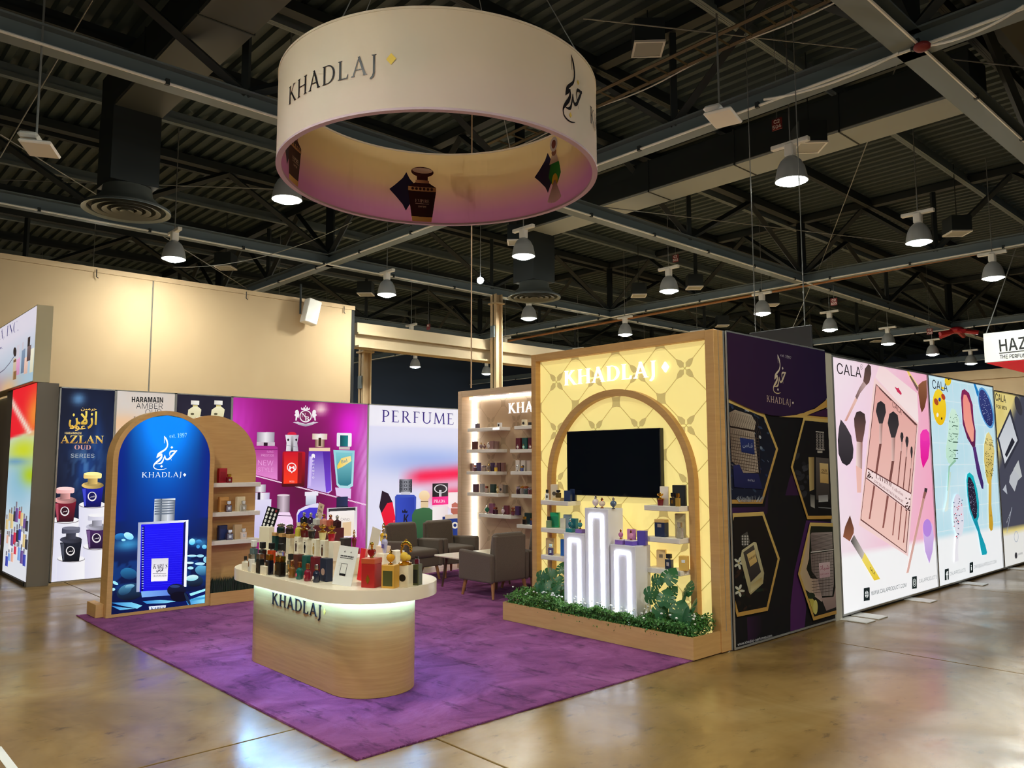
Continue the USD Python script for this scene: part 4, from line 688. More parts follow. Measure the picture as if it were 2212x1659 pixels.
# --- hanging box sign at the right edge
XS = 25.0
t = thing('hanging_sign', 'white hanging box sign with a red underside, cut off at the right edge', 'sign', onx(2126, 720, XS)); a = onx(2124.2, 720.6, XS); b = onx(2126.6, 785.5, XS); y1 = (a[1]+b[1])/2; z0, z1 = b[2], a[2]; y0 = y1-5.2
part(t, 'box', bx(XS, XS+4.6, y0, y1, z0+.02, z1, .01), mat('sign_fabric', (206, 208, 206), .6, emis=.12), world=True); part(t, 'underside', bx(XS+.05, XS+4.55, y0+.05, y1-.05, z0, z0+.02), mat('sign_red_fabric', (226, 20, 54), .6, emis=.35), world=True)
P = Print('x', XS-.004, (2040, 680, 9.215)); P.text('HAZE', 1085, 738, 1800, 655, 240, (26, 28, 30), 'sans', 600); P.line([(1090, 768), (2100, 660)], .03, (60, 60, 62)); P.text('THE PERFUME', 1100, 876, 1690, 842, 76, (30, 32, 34), 'sans', 600); P.build(t, 'lettering', MP)
for dy in (.05, 2.6): part(t, 'hanging_wire', MB().tube([(XS+.1, y1-dy, z1), (XS+.1, y1-dy-1.6, 9.6)], .014, 4), M['wire'], world=True)
# ================================================================ the stand: carpet, walls, furniture
M['wood'] = mat('oak_laminate', (212, 166, 106), .45, noise=((3, 3, 34), (196, 148, 88), 4, .3))
M['woodh'] = mat('oak_laminate_level', (208, 166, 104), .42, noise=((2.2, 2.2, 42), (184, 140, 80), 5, .28))
M['woodp'] = mat('pale_oak', (214, 184, 150), .5, noise=((3, 3, 34), (198, 166, 130), 4, .3))
M['cream'] = mat('cream_top', (252, 240, 214), .3, noise=((2, 2, 2), (248, 232, 202), 2, .3))
M['led'] = mat('led_strip', (255, 255, 255), .5, emis=LED, ecol=(236, 246, 255)); M['ledu'] = mat('led_counter', (255, 255, 255), .5, emis=13*LED, ecol=(120, 186, 255)); M['ledp'] = mat('led_tube', (255, 255, 255), .5, emis=3.5, ecol=(228, 236, 255)); M['ledw'] = mat('led_warm', (255, 240, 200), .5, emis=2.5, ecol=(255, 232, 170))
M['shelfw'] = mat('white_shelf', (234, 226, 214), .45)
M['plinth'] = mat('white_plinth', (232, 230, 236), .4)
M['letterk'] = mat('black_letters', (22, 20, 24), .4); M['letterw'] = mat('white_letters', (250, 250, 250), .4, emis=.9); M['lettery'] = mat('gold_letters', (230, 196, 84), .4)
M['carpet'] = usdkit.material(stage, '/World/Looks/purple_pile', {
    'g': ('geometry', {}), 'm': ('mapping', {'scale': (1.1, 1.6, 1)}), 'n': ('noise_texture', {'scale': 1.0, 'detail': 8, 'roughness': .68, 'distortion': 1.2}), 'm2': ('mapping', {'scale': (7, 2.4, 1), 'rotation': (0, 0, .5)}), 'n2': ('noise_texture', {'scale': 1.0, 'detail': 5, 'roughness': .7}),
    'n3': ('noise_texture', {'scale': 190, 'detail': 2}), 'r': ('rgb_ramp', {'ramp': [(.3, lin((92, 42, 78))), (.44, lin((124, 62, 106))), (.56, lin((144, 78, 124))), (.72, lin((164, 98, 144)))]}), 'r2': ('rgb_ramp', {'ramp': [(.32, lin((110, 100, 116))), (.46, (1, 1, 1))]}),
    'c': ('mix_color', {'blend_type': 'multiply', 'fac': .8}), 'b': ('bump', {'strength': .8, 'distance': .006}), 'p': ('principled_bsdf', {'roughness': .95, 'specular_ior_level': .1, 'sheen_weight': .2, 'sheen_roughness': .4, 'sheen_tint': lin((200, 150, 220))})},
    [('g.position', 'm.vector'), ('m.vector', 'n.vector'), ('g.position', 'm2.vector'), ('m2.vector', 'n2.vector'), ('g.position', 'n3.vector'), ('n.fac', 'r.fac'), ('n2.fac', 'r2.fac'), ('r.color', 'c.a'), ('r2.color', 'c.b'), ('c.result', 'p.base_color'), ('n3.fac', 'b.height'), ('b.normal', 'p.normal')], surface='p.BSDF')
CX0, CX1, CY0, CY1 = 2.62, 8.72, 4.215, 10.36
t = thing('carpet', 'large purple plush carpet under the whole stand', 'carpet', (CX0, CY0, 0))
n = 150; a, b = np.meshgrid(np.linspace(CX0, CX1, n), np.linspace(CY0, CY1, n)); zz = .008+.003*meshkit.fbm(np.stack([a*9, b*9, a*0], -1), 3)
edge = np.minimum(np.minimum(a-CX0, CX1-a), np.minimum(b-CY0, CY1-b)); zz = np.where(edge < 1e-6, .001, zz); j = .006*(meshkit.noise(np.stack([a*14, b*14, a*0], -1))-.5); i, k = np.meshgrid(np.arange(n-1), np.arange(n-1)); o = (k*n+i).ravel()
part(t, 'pile_surface', (np.stack([a+j*(edge < 1e-6), b+j*(edge < 1e-6), zz], -1).reshape(-1, 3), np.vstack([np.stack([o, o+1, o+n+1], 1), np.stack([o, o+n+1, o+n], 1)])), M['carpet'], world=True, smooth=True)
rr = np.random.default_rng(5); vs, fs = [], []
for side in range(2):
    for q in rr.uniform(0, 6.1, 2600):
        L = rr.uniform(.006, .02); h = rr.uniform(.004, .013); w = .004
        if side == 0: p = np.array([[CX0+.006, CY0+q, .001], [CX0+.006, CY0+q+w, .012], [CX0-L*.5, CY0+q+rr.uniform(-.01, .01), h]])
        else: p = np.array([[CX0+q, CY0+.006, .001], [CX0+q+w, CY0+.006, .012], [CX0+q+rr.uniform(-.01, .01), CY0-L*.5, h]])
        fs.append(np.array([[0, 1, 2]])+3*len(vs)); vs.append(p)
part(t, 'edge_tufts', (np.vstack(vs), np.vstack(fs)), M['carpet'], world=True, kind='stuff')
solo('floor_tape', MB().box(1.07, 1.12, 4.2, 5.95, 0, .002), M['white'], 'strip of white tape on the concrete in the bottom left corner', 'tape')

# ---- counter
KX, KA, KB, ZT = 3.521, 5.48, 6.80, .83
t = thing('counter', 'oval oak counter with a thick cream top lit from beneath', 'counter', (KX, (KA+KB)/2, 0))
v, f = extr(stadium(KX, KA, KB, .342), .732); part(t, 'base', (v+[0, 0, .012], f), M['woodh'], world=True, smooth=30)
top = stadium(KX, KA, KB, .514); v, f = extr(top, .097); ct = part(t, 'countertop', (v+[0, 0, ZT-.1], f), M['cream'], world=True, smooth=30); v, f = extr(top.buffer(-.002), .003); part(ct, 'top_laminate', (v+[0, 0, ZT-.003], f), M['cream'], world=True)
v, f = extr(stadium(KX, KA, KB, .405).difference(stadium(KX, KA, KB, .38)), .008); part(ct, 'led_strip', (v+[0, 0, ZT-.109], f), M['ledu'], world=True)
p0 = onx(588, 1308, KX-.342); p1 = onx(694, 1342, KX-.342); hb = onx(588, 1283, KX-.342)[2]-p0[2]
letters3d(t, 'lettering', fit(words('KHADLAJ', 'roman'), -p0[1], .555, p0[1]-p1[1], .098), 'x', KX-.343, .006, M['letterk'])
letters3d(t, 'diamond', fit(DIAMOND, -p1[1]+.035, .585, .032, .05), 'x', KX-.343, .004, M['lettery'])

# ---- blue arch screen and oak arch shelf
def arch(x0, x1, z0, z1, n=40):
    r = (x1-x0)/2; c = (x0+x1)/2; return Polygon([(x0, z0)]+[(c-r*math.cos(w), z1-r+r*math.sin(w)) for w in np.linspace(0, PI, n)]+[(x1, z0)])
YA = 9.86
t = thing('arch_display', 'tall oak arch framing a glowing blue perfume screen', 'display', (3.4, YA, 0))
v, f = extr(arch(2.805, 3.99, .012, 2.395).difference(arch(2.862, 3.935, .045, 2.34)), .25); v[:, 2] -= .25; part(t, 'frame', (facing(v, 'y', YA, 0), f), M['wood'], world=True, smooth=30)
v, f = extr(arch(2.862, 3.935, .045, 2.34), .2); v[:, 2] -= .25; part(t, 'back_board', (facing(v, 'y', YA, 0), f), M['wood'], world=True)
part(t, 'side_plinth', bx(2.72, 2.805, 9.95, 10.3, .012, .16, .003), M['wood'], world=True)
P = Print('y', YA+.01, (200, 820, 3.0722)); P.clip = arch(2.866, 3.931, .049, 2.336)
def blue(s, t):
    c = mix((4, 16, 58), (2, 40, 128), blob(s, t, .5, .55, .7, .25)); c = mix(c, (4, 132, 252), np.clip(blob(s, t, .5, .98, .36+.25*(t-.7), .34)*1.25, 0, 1)); c = mix(c, (2, 30, 130), .8*np.clip((abs(s-.5)-.36)*9, 0, 1)*(t > .45)); c = mix(c, (90, 210, 255), .6*blob(s, t, .14, .34, .14, .03)+.7*blob(s, t, .84, .33, .04, .015)+.5*blob(s, t, .94, .32, .06, .02)); c = mix(c, (10, 60, 130), .7*(t < .26)*(fb(s*1.5, t*4, 6) > .5)); return mix(c, (4, 20, 60), (t < .12)*.5)
P.grid(2.862, 3.935, .045, 2.34, blue, 36, 80, lambda v: (lambda h: (3.3985-h, 3.3985+h))(np.sqrt(np.clip(.5365**2-np.clip(v-(2.34-.5365), 0, None)**2, 1e-8, None))))
P.shape(LOGO, 478, 598, 226, (250, 250, 255)); P.shape(LOGODOT, 478, 598, 226, (250, 250, 255)); P.text('est. 1997', 510, 388, 626, 382, 30, (170, 226, 255), 'serif', thin=.02); P.text('KHADLAJ', 326, 650, 590, 646, 34, (248, 250, 255), 'roman'); P.poly([(611, 620), (622, 632), (611, 644), (600, 632)], (248, 250, 255))
P.poly([(120, 1440), (752, 1400), (752, 1500), (110, 1580)], (4, 16, 60), (2, 20, 90), 'u')
for x, y, rx, ry, c, c2, ro in ((190, 1045, 44, 26, (8, 50, 110), (40, 130, 200), 0), (240, 1038, 34, 22, (110, 200, 240), (180, 236, 250), 25), (205, 1064, 14, 8, (150, 220, 245), None, 0), (660, 1076, 20, 22, (60, 190, 240), (170, 236, 250), 30), (705, 1075, 20, 14, (20, 90, 160), (70, 160, 220), 0), (742, 1110, 16, 14, (60, 170, 220), (130, 214, 245), 0), (700, 1108, 12, 12, (60, 150, 210), None, 0), (660, 1170, 34, 8, (110, 190, 220), (200, 236, 245), 0), (715, 1170, 24, 10, (150, 210, 230), None, 0), (645, 1216, 26, 8, (190, 230, 245), None, 0), (712, 1222, 34, 9, (170, 220, 240), None, 0), (748, 1195, 14, 20, (130, 200, 225), None, 0), (650, 1250, 20, 10, (160, 220, 240), None, 0), (730, 1268, 50, 34, (10, 50, 100), (90, 170, 210), 10), (240, 1288, 56, 38, (6, 34, 80), (36, 110, 160), 10), (675, 1335, 58, 40, (8, 14, 30), (30, 60, 90), 0), (660, 1316, 42, 20, (130, 200, 214), (200, 236, 240), -8), (250, 1408, 92, 56, (8, 14, 30), (26, 60, 96), -12), (215, 1395, 48, 30, (16, 50, 84), (70, 130, 166), -30), (246, 1372, 32, 14, (50, 110, 150), (130, 190, 214), -10), (150, 1350, 22, 10, (150, 220, 235), None, 30), (136, 1392, 14, 10, (170, 226, 240), None, 0)): P.ell(x, y, rx, ry, c, c2, 'v', ro)
for pts in ([(120, 1480), (260, 1478), (330, 1500), (296, 1520), (190, 1500)], [(620, 1470), (700, 1440), (752, 1424), (752, 1500), (640, 1510)], [(330, 1470), (450, 1462), (560, 1470), (480, 1484), (360, 1488)], [(120, 1500), (200, 1512), (280, 1520), (180, 1530)]): P.poly(pts, (30, 120, 200), (130, 214, 240), 'u')
P.rect(411, 792, 543, 945, (60, 74, 92), (226, 232, 238), 'u'); P.rect(411, 792, 455, 945, (196, 206, 216), (60, 72, 90), 'u'); P.rect(500, 800, 543, 945, (210, 216, 226), (80, 90, 110), 'u')
for k in range(6): P.rect(411, 803+k*17, 543, 806+k*17, (96, 108, 124))
P.poly([(302, 948), (636, 930), (622, 1375), (290, 1410)], (150, 160, 190), (232, 236, 244), 'u'); P.poly([(322, 962), (604, 948), (590, 1392), (312, 1412)], (20, 12, 210), (26, 20, 235), 'v'); P.poly([(604, 948), (618, 940), (604, 1380), (590, 1392)], (10, 14, 90)); P.poly([(330, 975), (345, 974), (335, 1405), (318, 1408)], (6, 8, 120))
for k in range(26): P.line([(326, 985+k*16), (338, 985+k*16)], .008, (170, 190, 240)); P.line([(350, 1000+k*15), (594, 988+k*15)], .0015, (60, 60, 250))
P.poly([(320, 1405), (596, 1390), (600, 1425), (326, 1445)], (120, 170, 230), (60, 90, 200), 'u'); P.poly([(390, 1188), (503, 1184), (496, 1336), (386, 1340)], (236, 232, 236), (206, 206, 216), 'v'); P.text('KARUS', 400, 1256, 494, 1252, 32, (24, 22, 40), 'serif', thin=.02); P.text('\uFED7\uFEAE\uFEB1'[::-1], 422, 1272, 466, 1270, 24, (24, 22, 40), 'arab', 700); P.line([(398, 1289), (488, 1287)], .004, (40, 38, 60)); P.text('BLUE INFUSION', 404, 1308, 488, 1305, 11, (50, 48, 70), 'sans', 500)
P.poly([(372, 1505), (486, 1496), (480, 1530), (376, 1538)], (210, 220, 236)); P.text('KARUS', 384, 1532, 474, 1526, 22, (24, 40, 110), 'serif')
P.ell(556, 1398, 62, 44, (6, 8, 24), (18, 26, 60), 'v'); P.ell(575, 1440, 60, 34, (6, 8, 24)); P.ell(545, 1372, 34, 9, (40, 60, 110), None); P.ell(628, 1455, 10, 46, (20, 40, 70), rot=-25); P.poly([(640, 1420), (752, 1385), (752, 1400), (650, 1436)], (150, 226, 240)); P.poly([(650, 1455), (752, 1440), (752, 1452), (655, 1470)], (60, 150, 200))
P.build(t, 'screen', GLS)
YS = 10.12
t = thing('arch_shelf', 'oak arch-topped shelf unit joined behind the blue screen', 'shelf unit', (4.1, YS, 0))
v, f = extr(arch(3.45, 4.66, .012, 2.375), .14); v[:, 2] -= .14; part(t, 'back_panel', (facing(v, 'y', YS, 0), f), M['wood'], world=True, smooth=30)
for z in (1.51, 1.14, .785): part(t, 'shelf', bx(4.0, 4.645, 9.93, YS, z-.055, z, .004), M['shelfw'], world=True)
part(t, 'planter_box', MB().box(3.99, 4.68, 9.83, 9.85, .012, .16).box(3.99, 4.68, 9.85, YS, .012, .1).box(4.66, 4.68, 9.85, YS, .1, .16), M['wood'], world=True)
vs, fs = [], []
for k in range(900):
    x, y = rr.uniform(4.0, 4.65), rr.uniform(9.87, 10.05); h = rr.uniform(.14, .24); dx, dy = rr.uniform(-.02, .02, 2); w = .005
    fs.append(np.array([[0, 1, 2], [1, 3, 2], [2, 3, 4]])+5*len(vs)); vs.append(np.array([[x-w, y, .1], [x+w, y, .1], [x-w+dx*.4, y+dy*.4, .1+h*.6], [x+w+dx*.4, y+dy*.4, .1+h*.6], [x+dx, y+dy, .1+h]]))
M['grass'] = mat('dark_grass', (36, 56, 40), .5, noise=((60, 60, 2), (20, 34, 26), 1, .2))
part(t, 'grass', (np.vstack(vs), np.vstack(fs)), M['grass'], 'dark green upright grass strip', world=True, kind='stuff')

# ---- gold display wall
XF0, XBK = 6.47, 6.55; PY0, PY1, PZ = 4.18, 6.69, 3.03
t = thing('gold_display', 'tall gold-glowing display wall in an oak frame with an arch and KHADLAJ letters', 'display wall', (XF0, (PY0+PY1)/2, 0))
part(t, 'frame', MB().box(XF0, 6.63, PY0, PY0+.1, .012, PZ, .003).box(XF0, 6.63, PY1-.075, PY1, .012, PZ, .003).box(XF0, 6.63, PY0+.1, PY1-.075, PZ-.085, PZ, .003), M['wood'], world=True)
part(t, 'frame_trim', MB().box(6.63, 6.65, PY0-.002, PY0+.02, .012, PZ).box(XF0+.075, XF0+.08, PY0-.003, PY0, .2, PZ), M['alu'], world=True)
part(t, 'rear_panel', bx(XBK+.01, 6.63, PY0+.1, PY1-.075, .012, PZ-.085), M['white'], world=True)
GY = printmat('gold_panel_print', .62, .5, .75)
P = Print('x', XBK); u0, u1, v0, v1 = -(PY1-.075), -(PY0+.1), .012, PZ-.085; P.clip = sbox(u0, v0, u1, v1)
P.grid(u0, u1, v0, v1, lambda s, t: mix((252, 232, 150), (250, 228, 142), fb(s, t, 5)), 8, 8)
def lattice(P, line, shape, fu, fv, nu, nv, pu, pv):
    """lines, four-petalled flowers and hollow-sided squares, merged into two printed layers"""
    ls, ss = [], []; lf = Polygon([(.018, 0), (.048, .034), (.093, .03), (.143, .004), (.143, -.004), (.093, -.03), (.048, -.034)])
    for i in range(-1, nu):
        for j in range(-1, nv):
            u, w = fu+i*pu, fv-j*pv
            for sx in (-1, 1):
                for sy in (-1, 1):
                    ls.append(LineString([(u, w), (u+sx*pu/2, w+sy*pv/2)]).buffer(.0045)); ss.append(affinity.translate(affinity.rotate(lf, math.degrees(math.atan2(sy*pv, sx*pu)), origin=(0, 0)), u, w))
            su, sw = u+pu/2, w-pv/2; sq = sbox(su-.085, sw-.085, su+.085, sw+.085)
            for sx, sy in ((1, 0), (-1, 0), (0, 1), (0, -1)): sq = sq.difference(Point(su+sx*.2, sw+sy*.2).buffer(.148))
            ss.append(sq)
    P.add(union_all(ls), line); P.add(union_all(ss), shape)
P.zoom = (0, 0, 1); lattice(P, (186, 172, 98), (196, 176, 110), -6.352, 2.69, 5, 6, .594, .57)
P.build(t, 'light_panel', GY)  # printed gold panel, glows evenly at part strength
yc, ro, ri, zc = 5.44, 1.0, .93, 1.535
ao = Polygon([(-yc-ro, .2)]+[(-yc-ro*math.cos(w), zc+ro*math.sin(w)) for w in np.linspace(0, PI, 60)]+[(-yc+ro, .2)]); ai = Polygon([(-yc-ri, .1)]+[(-yc-ri*math.cos(w), zc+ri*math.sin(w)) for w in np.linspace(0, PI, 60)]+[(-yc+ri, .1)])
v, f = extr(ao.difference(ai), .075); part(t, 'arch_trim', (facing(v, 'x', XBK-.002, 0), f), M['wood'], world=True, smooth=30)
w0, w1 = onx(1222.5, 830, XBK), onx(1419, 800, XBK)
letters3d(t, 'lettering', fit(words('KHADLAJ', 'roman'), -w0[1], 2.635, w0[1]-w1[1], .165), 'x', XBK-.012, .025, M['letterw'])
letters3d(t, 'diamond', fit(DIAMOND, -4.83, 2.665, .085, .11), 'x', XBK-.012, .025, M['letterw'])
part(t, 'planter_box', MB().box(6.04, 6.06, 4.195, 6.72, .012, .205).box(6.06, XF0, 4.195, 4.215, .012, .205).box(6.06, XF0, 6.70, 6.72, .012, .205).box(6.06, XF0, 4.215, 6.70, .012, .12), M['wood'], world=True)
for (y0, y1) in ((5.985, 6.41), (4.525, 4.945)):
    for z in (1.335, 1.03, .73): part(t, 'shelf', bx(6.335, XBK-.001, y0, y1, z-.05, z, .004), M['shelfw'], world=True)
for k in range(0): part(t, 'led_line', bx(XBK-.02, XBK-.003, (PY0+.105, PY1-.09)[k], (PY0+.115, PY1-.08)[k], .25, 2.9), M['ledw'], world=True)
t = thing('television', 'black wall-mounted television under the oak arch', 'television', (6.50, 5.48, 1.4))
hs = part(t, 'housing', bx(6.47, 6.535, 4.832, 6.122, 1.40, 2.105, .006), M['black'], world=True); part(hs, 'screen', bx(6.466, 6.47, 4.842, 6.112, 1.412, 2.095), mat('tv_glass', (8, 10, 14), .06, spec=.6, coat=1), world=True); part(t, 'wall_bracket', bx(6.535, 6.549, 5.2, 5.7, 1.6, 1.9), M['black'], world=True)
for (y0, y1, h, lb) in ((5.575, 5.875, 1.02, 'white plinth with a glowing arch line, left of three'), (5.255, 5.572, 1.29, 'tallest white plinth with a glowing arch line, middle of three'), (4.915, 5.235, .945, 'lowest white plinth with a glowing arch line, right of three')):
    t = thing('plinth', lb, 'plinth', (6.15, (y0+y1)/2, .12)); part(t, 'body', bx(6.15, 6.385, y0, y1, .12, h, .004), M['plinth'], world=True)
    o = sbox(-y1+.062, 0, -y0-.062, h-.055).buffer(-.02).buffer(.02); i = sbox(-y1+.096, -.1, -y0-.096, h-.089).buffer(-.012).buffer(.012); v, f = extr(o.difference(i).intersection(sbox(-9, .13, 0, 2)), .012); part(t, 'light_line', (facing(v, 'x', 6.149, 0), f), M['ledp'], world=True)

# ---- dark graphic side wall
t = thing('graphic_panel', 'dark purple-black side wall with gold hexagons around perfume pictures', 'display wall', (7.65, 4.16, 0))
part(t, 'panel', bx(6.652, 8.70, 4.165, 4.215, .012, 3.03), M['black'], world=True); part(t, 'edge_trim', MB().box(6.65, 6.664, 4.155, 4.167, .012, 3.03).box(6.664, 8.70, 4.157, 4.167, .012, .03).box(6.664, 8.70, 4.157, 4.167, 3.02, 3.035), M['alu'], world=True)
P = Print('y', 4.163, (1540, 700, 4.4828)); P.clip = sbox(6.666, .032, 8.698, 3.018)
P.add(sbox(6.66, .03, 8.70, 3.02), (16, 15, 22))
ZA, ZB = (1540, 700, 4.4828), (1540, 1050, 4.4828)
def zb(pts): P.zoom = ZB; r = [P.q(*k) for k in pts]; P.zoom = ZA; return r
def za(pts): P.zoom = ZA; return [P.q(*k) for k in pts]
P.add(Polygon(zb([(540, 0), (530, 260), (400, 400), (150, 260), (140, 210), (500, 200), (520, 100)])), (70, 30, 84), (40, 20, 50), 'u')
P.add(Polygon(za([(700, 1659), (740, 1500), (820, 1300), (860, 1659)])+zb([(900, 330), (850, 600), (890, 1000), (880, 1410), (750, 1420), (755, 1100), (800, 700), (880, 430), (720, 0)])[:0]), (60, 24, 70))
P.add(Polygon(zb([(905, 330), (1160, 350), (1160, 400), (910, 480), (860, 700), (850, 800), (905, 1180), (885, 1400), (750, 1422), (752, 1150), (790, 820), (850, 560)])), (92, 34, 104), (70, 40, 96), 'u'); P.add(Polygon(zb([(330, 1270), (470, 1250), (480, 1400), (340, 1560)])), (56, 22, 62), (20, 14, 26), 'u')
GO = (226, 172, 84); GO2 = (244, 206, 120)
def hexa(pts, fn, c0, c1, hole=.07):
    o = Polygon(fn(pts)); P.add(o, GO, GO2, 'v'); i = o.buffer(-.038); P.add(i, c0, c1, 'v'); return i
# upper left
h = hexa([(100, 700), (500, 870), (632, 1210), (480, 1740), (150, 1740), (60, 1500), (60, 800)], za, (22, 30, 60), (14, 16, 26)); old = P.clip; P.clip = h.intersection(old)
for k in range(70): a = random.Random(k+900); x, y = a.uniform(100, 540), a.uniform(740, 1650); P.ell(x, y, a.uniform(6, 26), a.uniform(3, 12), a.choice([(60, 78, 110), (126, 140, 160), (36, 52, 96), (200, 206, 214)]), rot=a.uniform(20, 70))
CH = (206, 190, 170)
P.poly([(150, 860), (210, 830), (370, 880), (412, 950), (400, 1030), (330, 1020), (165, 985)], (160, 136, 116), (226, 208, 186), 'u'); P.poly([(160, 1000), (400, 1045), (440, 1440), (290, 1440), (240, 1380), (180, 1330)], (150, 126, 108), (220, 200, 180), 'u')
for k in range(16): P.line([(150+k*18, 850+k*4), (190+k*18, 1000+k*5)], .006, (90, 72, 62)); P.line([(165+k*18, 1010+k*4), (215+k*16, 1400+k*3)], .006, (90, 72, 62))
for k in range(12): P.line([(160, 1060+k*30), (440, 1110+k*30)], .005, (100, 80, 68))
P.line([(165, 992), (405, 1036)], .014, (50, 30, 24)); P.poly([(255, 1100), (390, 1120), (400, 1265), (272, 1240)], (30, 44, 108), (44, 60, 130), 'v'); P.text('\uFED7\uFEE8\uFE8E\uFEB9'[::-1], 282, 1185, 378, 1200, 44, (190, 200, 220), 'arab'); P.poly([(190, 1370), (250, 1360), (290, 1445), (435, 1450), (476, 1600), (200, 1580)], (30, 34, 86), (44, 46, 110), 'v'); P.text('KHATHLA', 330, 1520, 398, 1528, 20, (200, 200, 220), 'sans', 500)
P.clip = old
h = hexa([(150, 165), (510, 195), (552, 0), (630, -400), (60, -300), (70, 40)], lambda p: [zb(p)[0]]+[zb(p)[1]]+[zb(p)[0]], (14, 16, 26), (14, 16, 26)) if False else None
P.zoom = ZB
for k in range(60): a = random.Random(k+40); x = a.uniform(240, 470); P.line([(x, 155), (x+(x-350)*.25, a.uniform(90, 130))], .004, a.choice([(220, 224, 230), (150, 160, 176)]))
# gold swoosh and the dark purple head
P.zoom = ZA; P.poly([(630, 900), (800, 880), (980, 820), (1060, 760), (1105, 720), (1110, 800), (900, 885), (1115, 905), (1115, 930), (870, 908)], GO2, (232, 178, 90), 'u'); P.poly([(915, 882), (1110, 815), (1112, 900)], (70, 26, 76))
P.poly([(70, 50), (1090, 245), (1102, 712), (1000, 800), (870, 862), (700, 892), (560, 886), (420, 850), (260, 780), (95, 700)], (58, 22, 66), (44, 24, 74), 'u')
P.shape(LOGO, 640, 676, 380, (250, 222, 170), (255, 246, 230)); P.shape(LOGODOT, 640, 676, 380, (252, 240, 220)); P.text('est. 1997', 645, 312, 748, 345, 30, (240, 236, 240), 'serif', thin=.015); P.text('KHADLAJ', 512, 752, 745, 790, 62, (244, 214, 186), 'roman'); P.poly([(766, 750), (775, 764), (766, 778), (757, 764)], (252, 236, 210))
# upper right
def hx(pts, c0=(12, 12, 18), c1=(18, 16, 24)): return hexa(pts, lambda p: p, c0, c1)
h = hx(za([(870, 900), (1180, 930)])+zb([(1190, 318), (905, 322)])+za([(745, 1385)])); P.clip = h.intersection(old)
for k in range(14): a = random.Random(k+300); P.ell(a.uniform(800, 930), a.uniform(1280, 1659), a.uniform(14, 40), a.uniform(10, 40), a.choice([(50, 50, 58), (66, 66, 74), (34, 34, 44)]), rot=30)
P.rect(985, 1040, 1074, 1215, (30, 26, 30), (20, 18, 20), 'v'); P.line([(985, 1042), (1066, 1050)], .012, (226, 216, 206)); P.line([(988, 1210), (1072, 1218)], .012, (206, 196, 186))
for k in range(18): P.ell(1000+(k % 3)*28, 1070+(k//3)*25, 10, 11, (206, 196, 190), hole=.55)
P.rect(1000, 1225, 1050, 1250, (206, 196, 186)); P.poly([(915, 1290), (970, 1290), (970, 1600), (925, 1620)], (226, 196, 130), (150, 120, 76), 'u'); P.poly([(985, 1290), (1110, 1300), (1120, 1700), (990, 1700)], (70, 62, 60), (110, 100, 96), 'v'); P.poly([(1022, 1345), (1105, 1352), (1108, 1545), (1028, 1535)], (232, 186, 110), (250, 216, 150), 'v'); P.text('OUD', 1042, 1425, 1092, 1432, 22, (90, 60, 30), 'sans', 700); P.text('TOBACCO', 1034, 1448, 1100, 1456, 16, (90, 60, 30), 'sans', 700)
P.zoom = ZB; P.rect(1010, 90, 1105, 150, (206, 204, 204), (160, 158, 160), 'v'); P.poly([(930, 80), (975, 90), (975, 215), (935, 195)], (196, 190, 180), (90, 86, 84), 'v'); P.line([(1010, 205), (1130, 215)], .01, (150, 150, 156)); P.clip = old
# lower left
h = hx(zb([(180, 262), (478, 248), (636, 700), (520, 1205), (222, 1265), (140, 950), (140, 400)]), (14, 12, 14), (30, 20, 18)); P.clip = h.intersection(old); P.zoom = ZB
for k in range(40): a = random.Random(k+60); P.ell(a.uniform(170, 520), a.uniform(780, 1220), a.uniform(12, 44), a.uniform(6, 22), a.choice([(40, 26, 20), (30, 46, 30), (60, 36, 24), (26, 20, 18), (46, 56, 40)]), rot=a.uniform(0, 180))
for cx, cy in ((236, 745), (240, 1010)):
    for k in range(5): P.ell(cx+28*math.cos(k*1.257-1.2), cy+38*math.sin(k*1.257-1.2), 26, 12, (240, 236, 214), rot=k*72-69)
    P.ell(cx, cy, 9, 11, (226, 200, 120))
P.poly([(252, 480), (318, 440), (345, 545), (285, 590), (262, 570)], (60, 56, 52), (110, 104, 96), 'u')
for k in range(12): P.ell(272+(k % 3)*24, 485+(k//3)*26, 8, 10, (210, 204, 196))
P.poly([(265, 620), (380, 540), (405, 545), (480, 840), (470, 940), (350, 1050), (335, 1030), (250, 700)], (196, 180, 130), (230, 216, 170), 'v'); P.poly([(278, 640), (378, 570), (450, 830), (350, 930)], (46, 40, 44), (90, 80, 72), 'v'); P.poly([(312, 660), (390, 612), (412, 730), (346, 780)], (236, 190, 110), (252, 220, 150), 'v'); P.text('ZUMURUD', 334, 722, 400, 676, 20, (70, 46, 20), 'sans', 700); P.poly([(350, 960), (455, 880), (468, 930), (348, 1030)], (240, 224, 170), (190, 160, 90), 'v'); P.clip = old
# lower right
h = hx(zb([(925, 352), (1180, 360), (1215, 1225), (958, 1300), (808, 850)]), (16, 16, 18), (34, 40, 26)); P.clip = h.intersection(old); P.zoom = ZB
P.poly([(925, 430), (915, 700), (890, 800), (930, 890), (1000, 900), (1045, 1090), (1040, 1120), (960, 1060), (880, 1000), (815, 850)], (226, 196, 150), (206, 176, 170), 'u'); P.poly([(930, 470), (940, 450), (1140, 445), (1146, 600), (940, 635)], (150, 130, 126), (206, 190, 186), 'u'); P.poly([(930, 655), (1150, 625), (1155, 950), (1140, 1060), (1040, 1065), (1000, 900), (940, 820)], (140, 120, 116), (200, 184, 180), 'u')
for k in range(14): P.line([(935, 480+k*12), (1145, 462+k*12)], .004, (80, 64, 62)); P.line([(940, 672+k*28), (1150, 646+k*28)], .004, (80, 64, 62)); P.line([(950+k*15, 640), (960+k*14, 1060)], .004, (80, 64, 62))
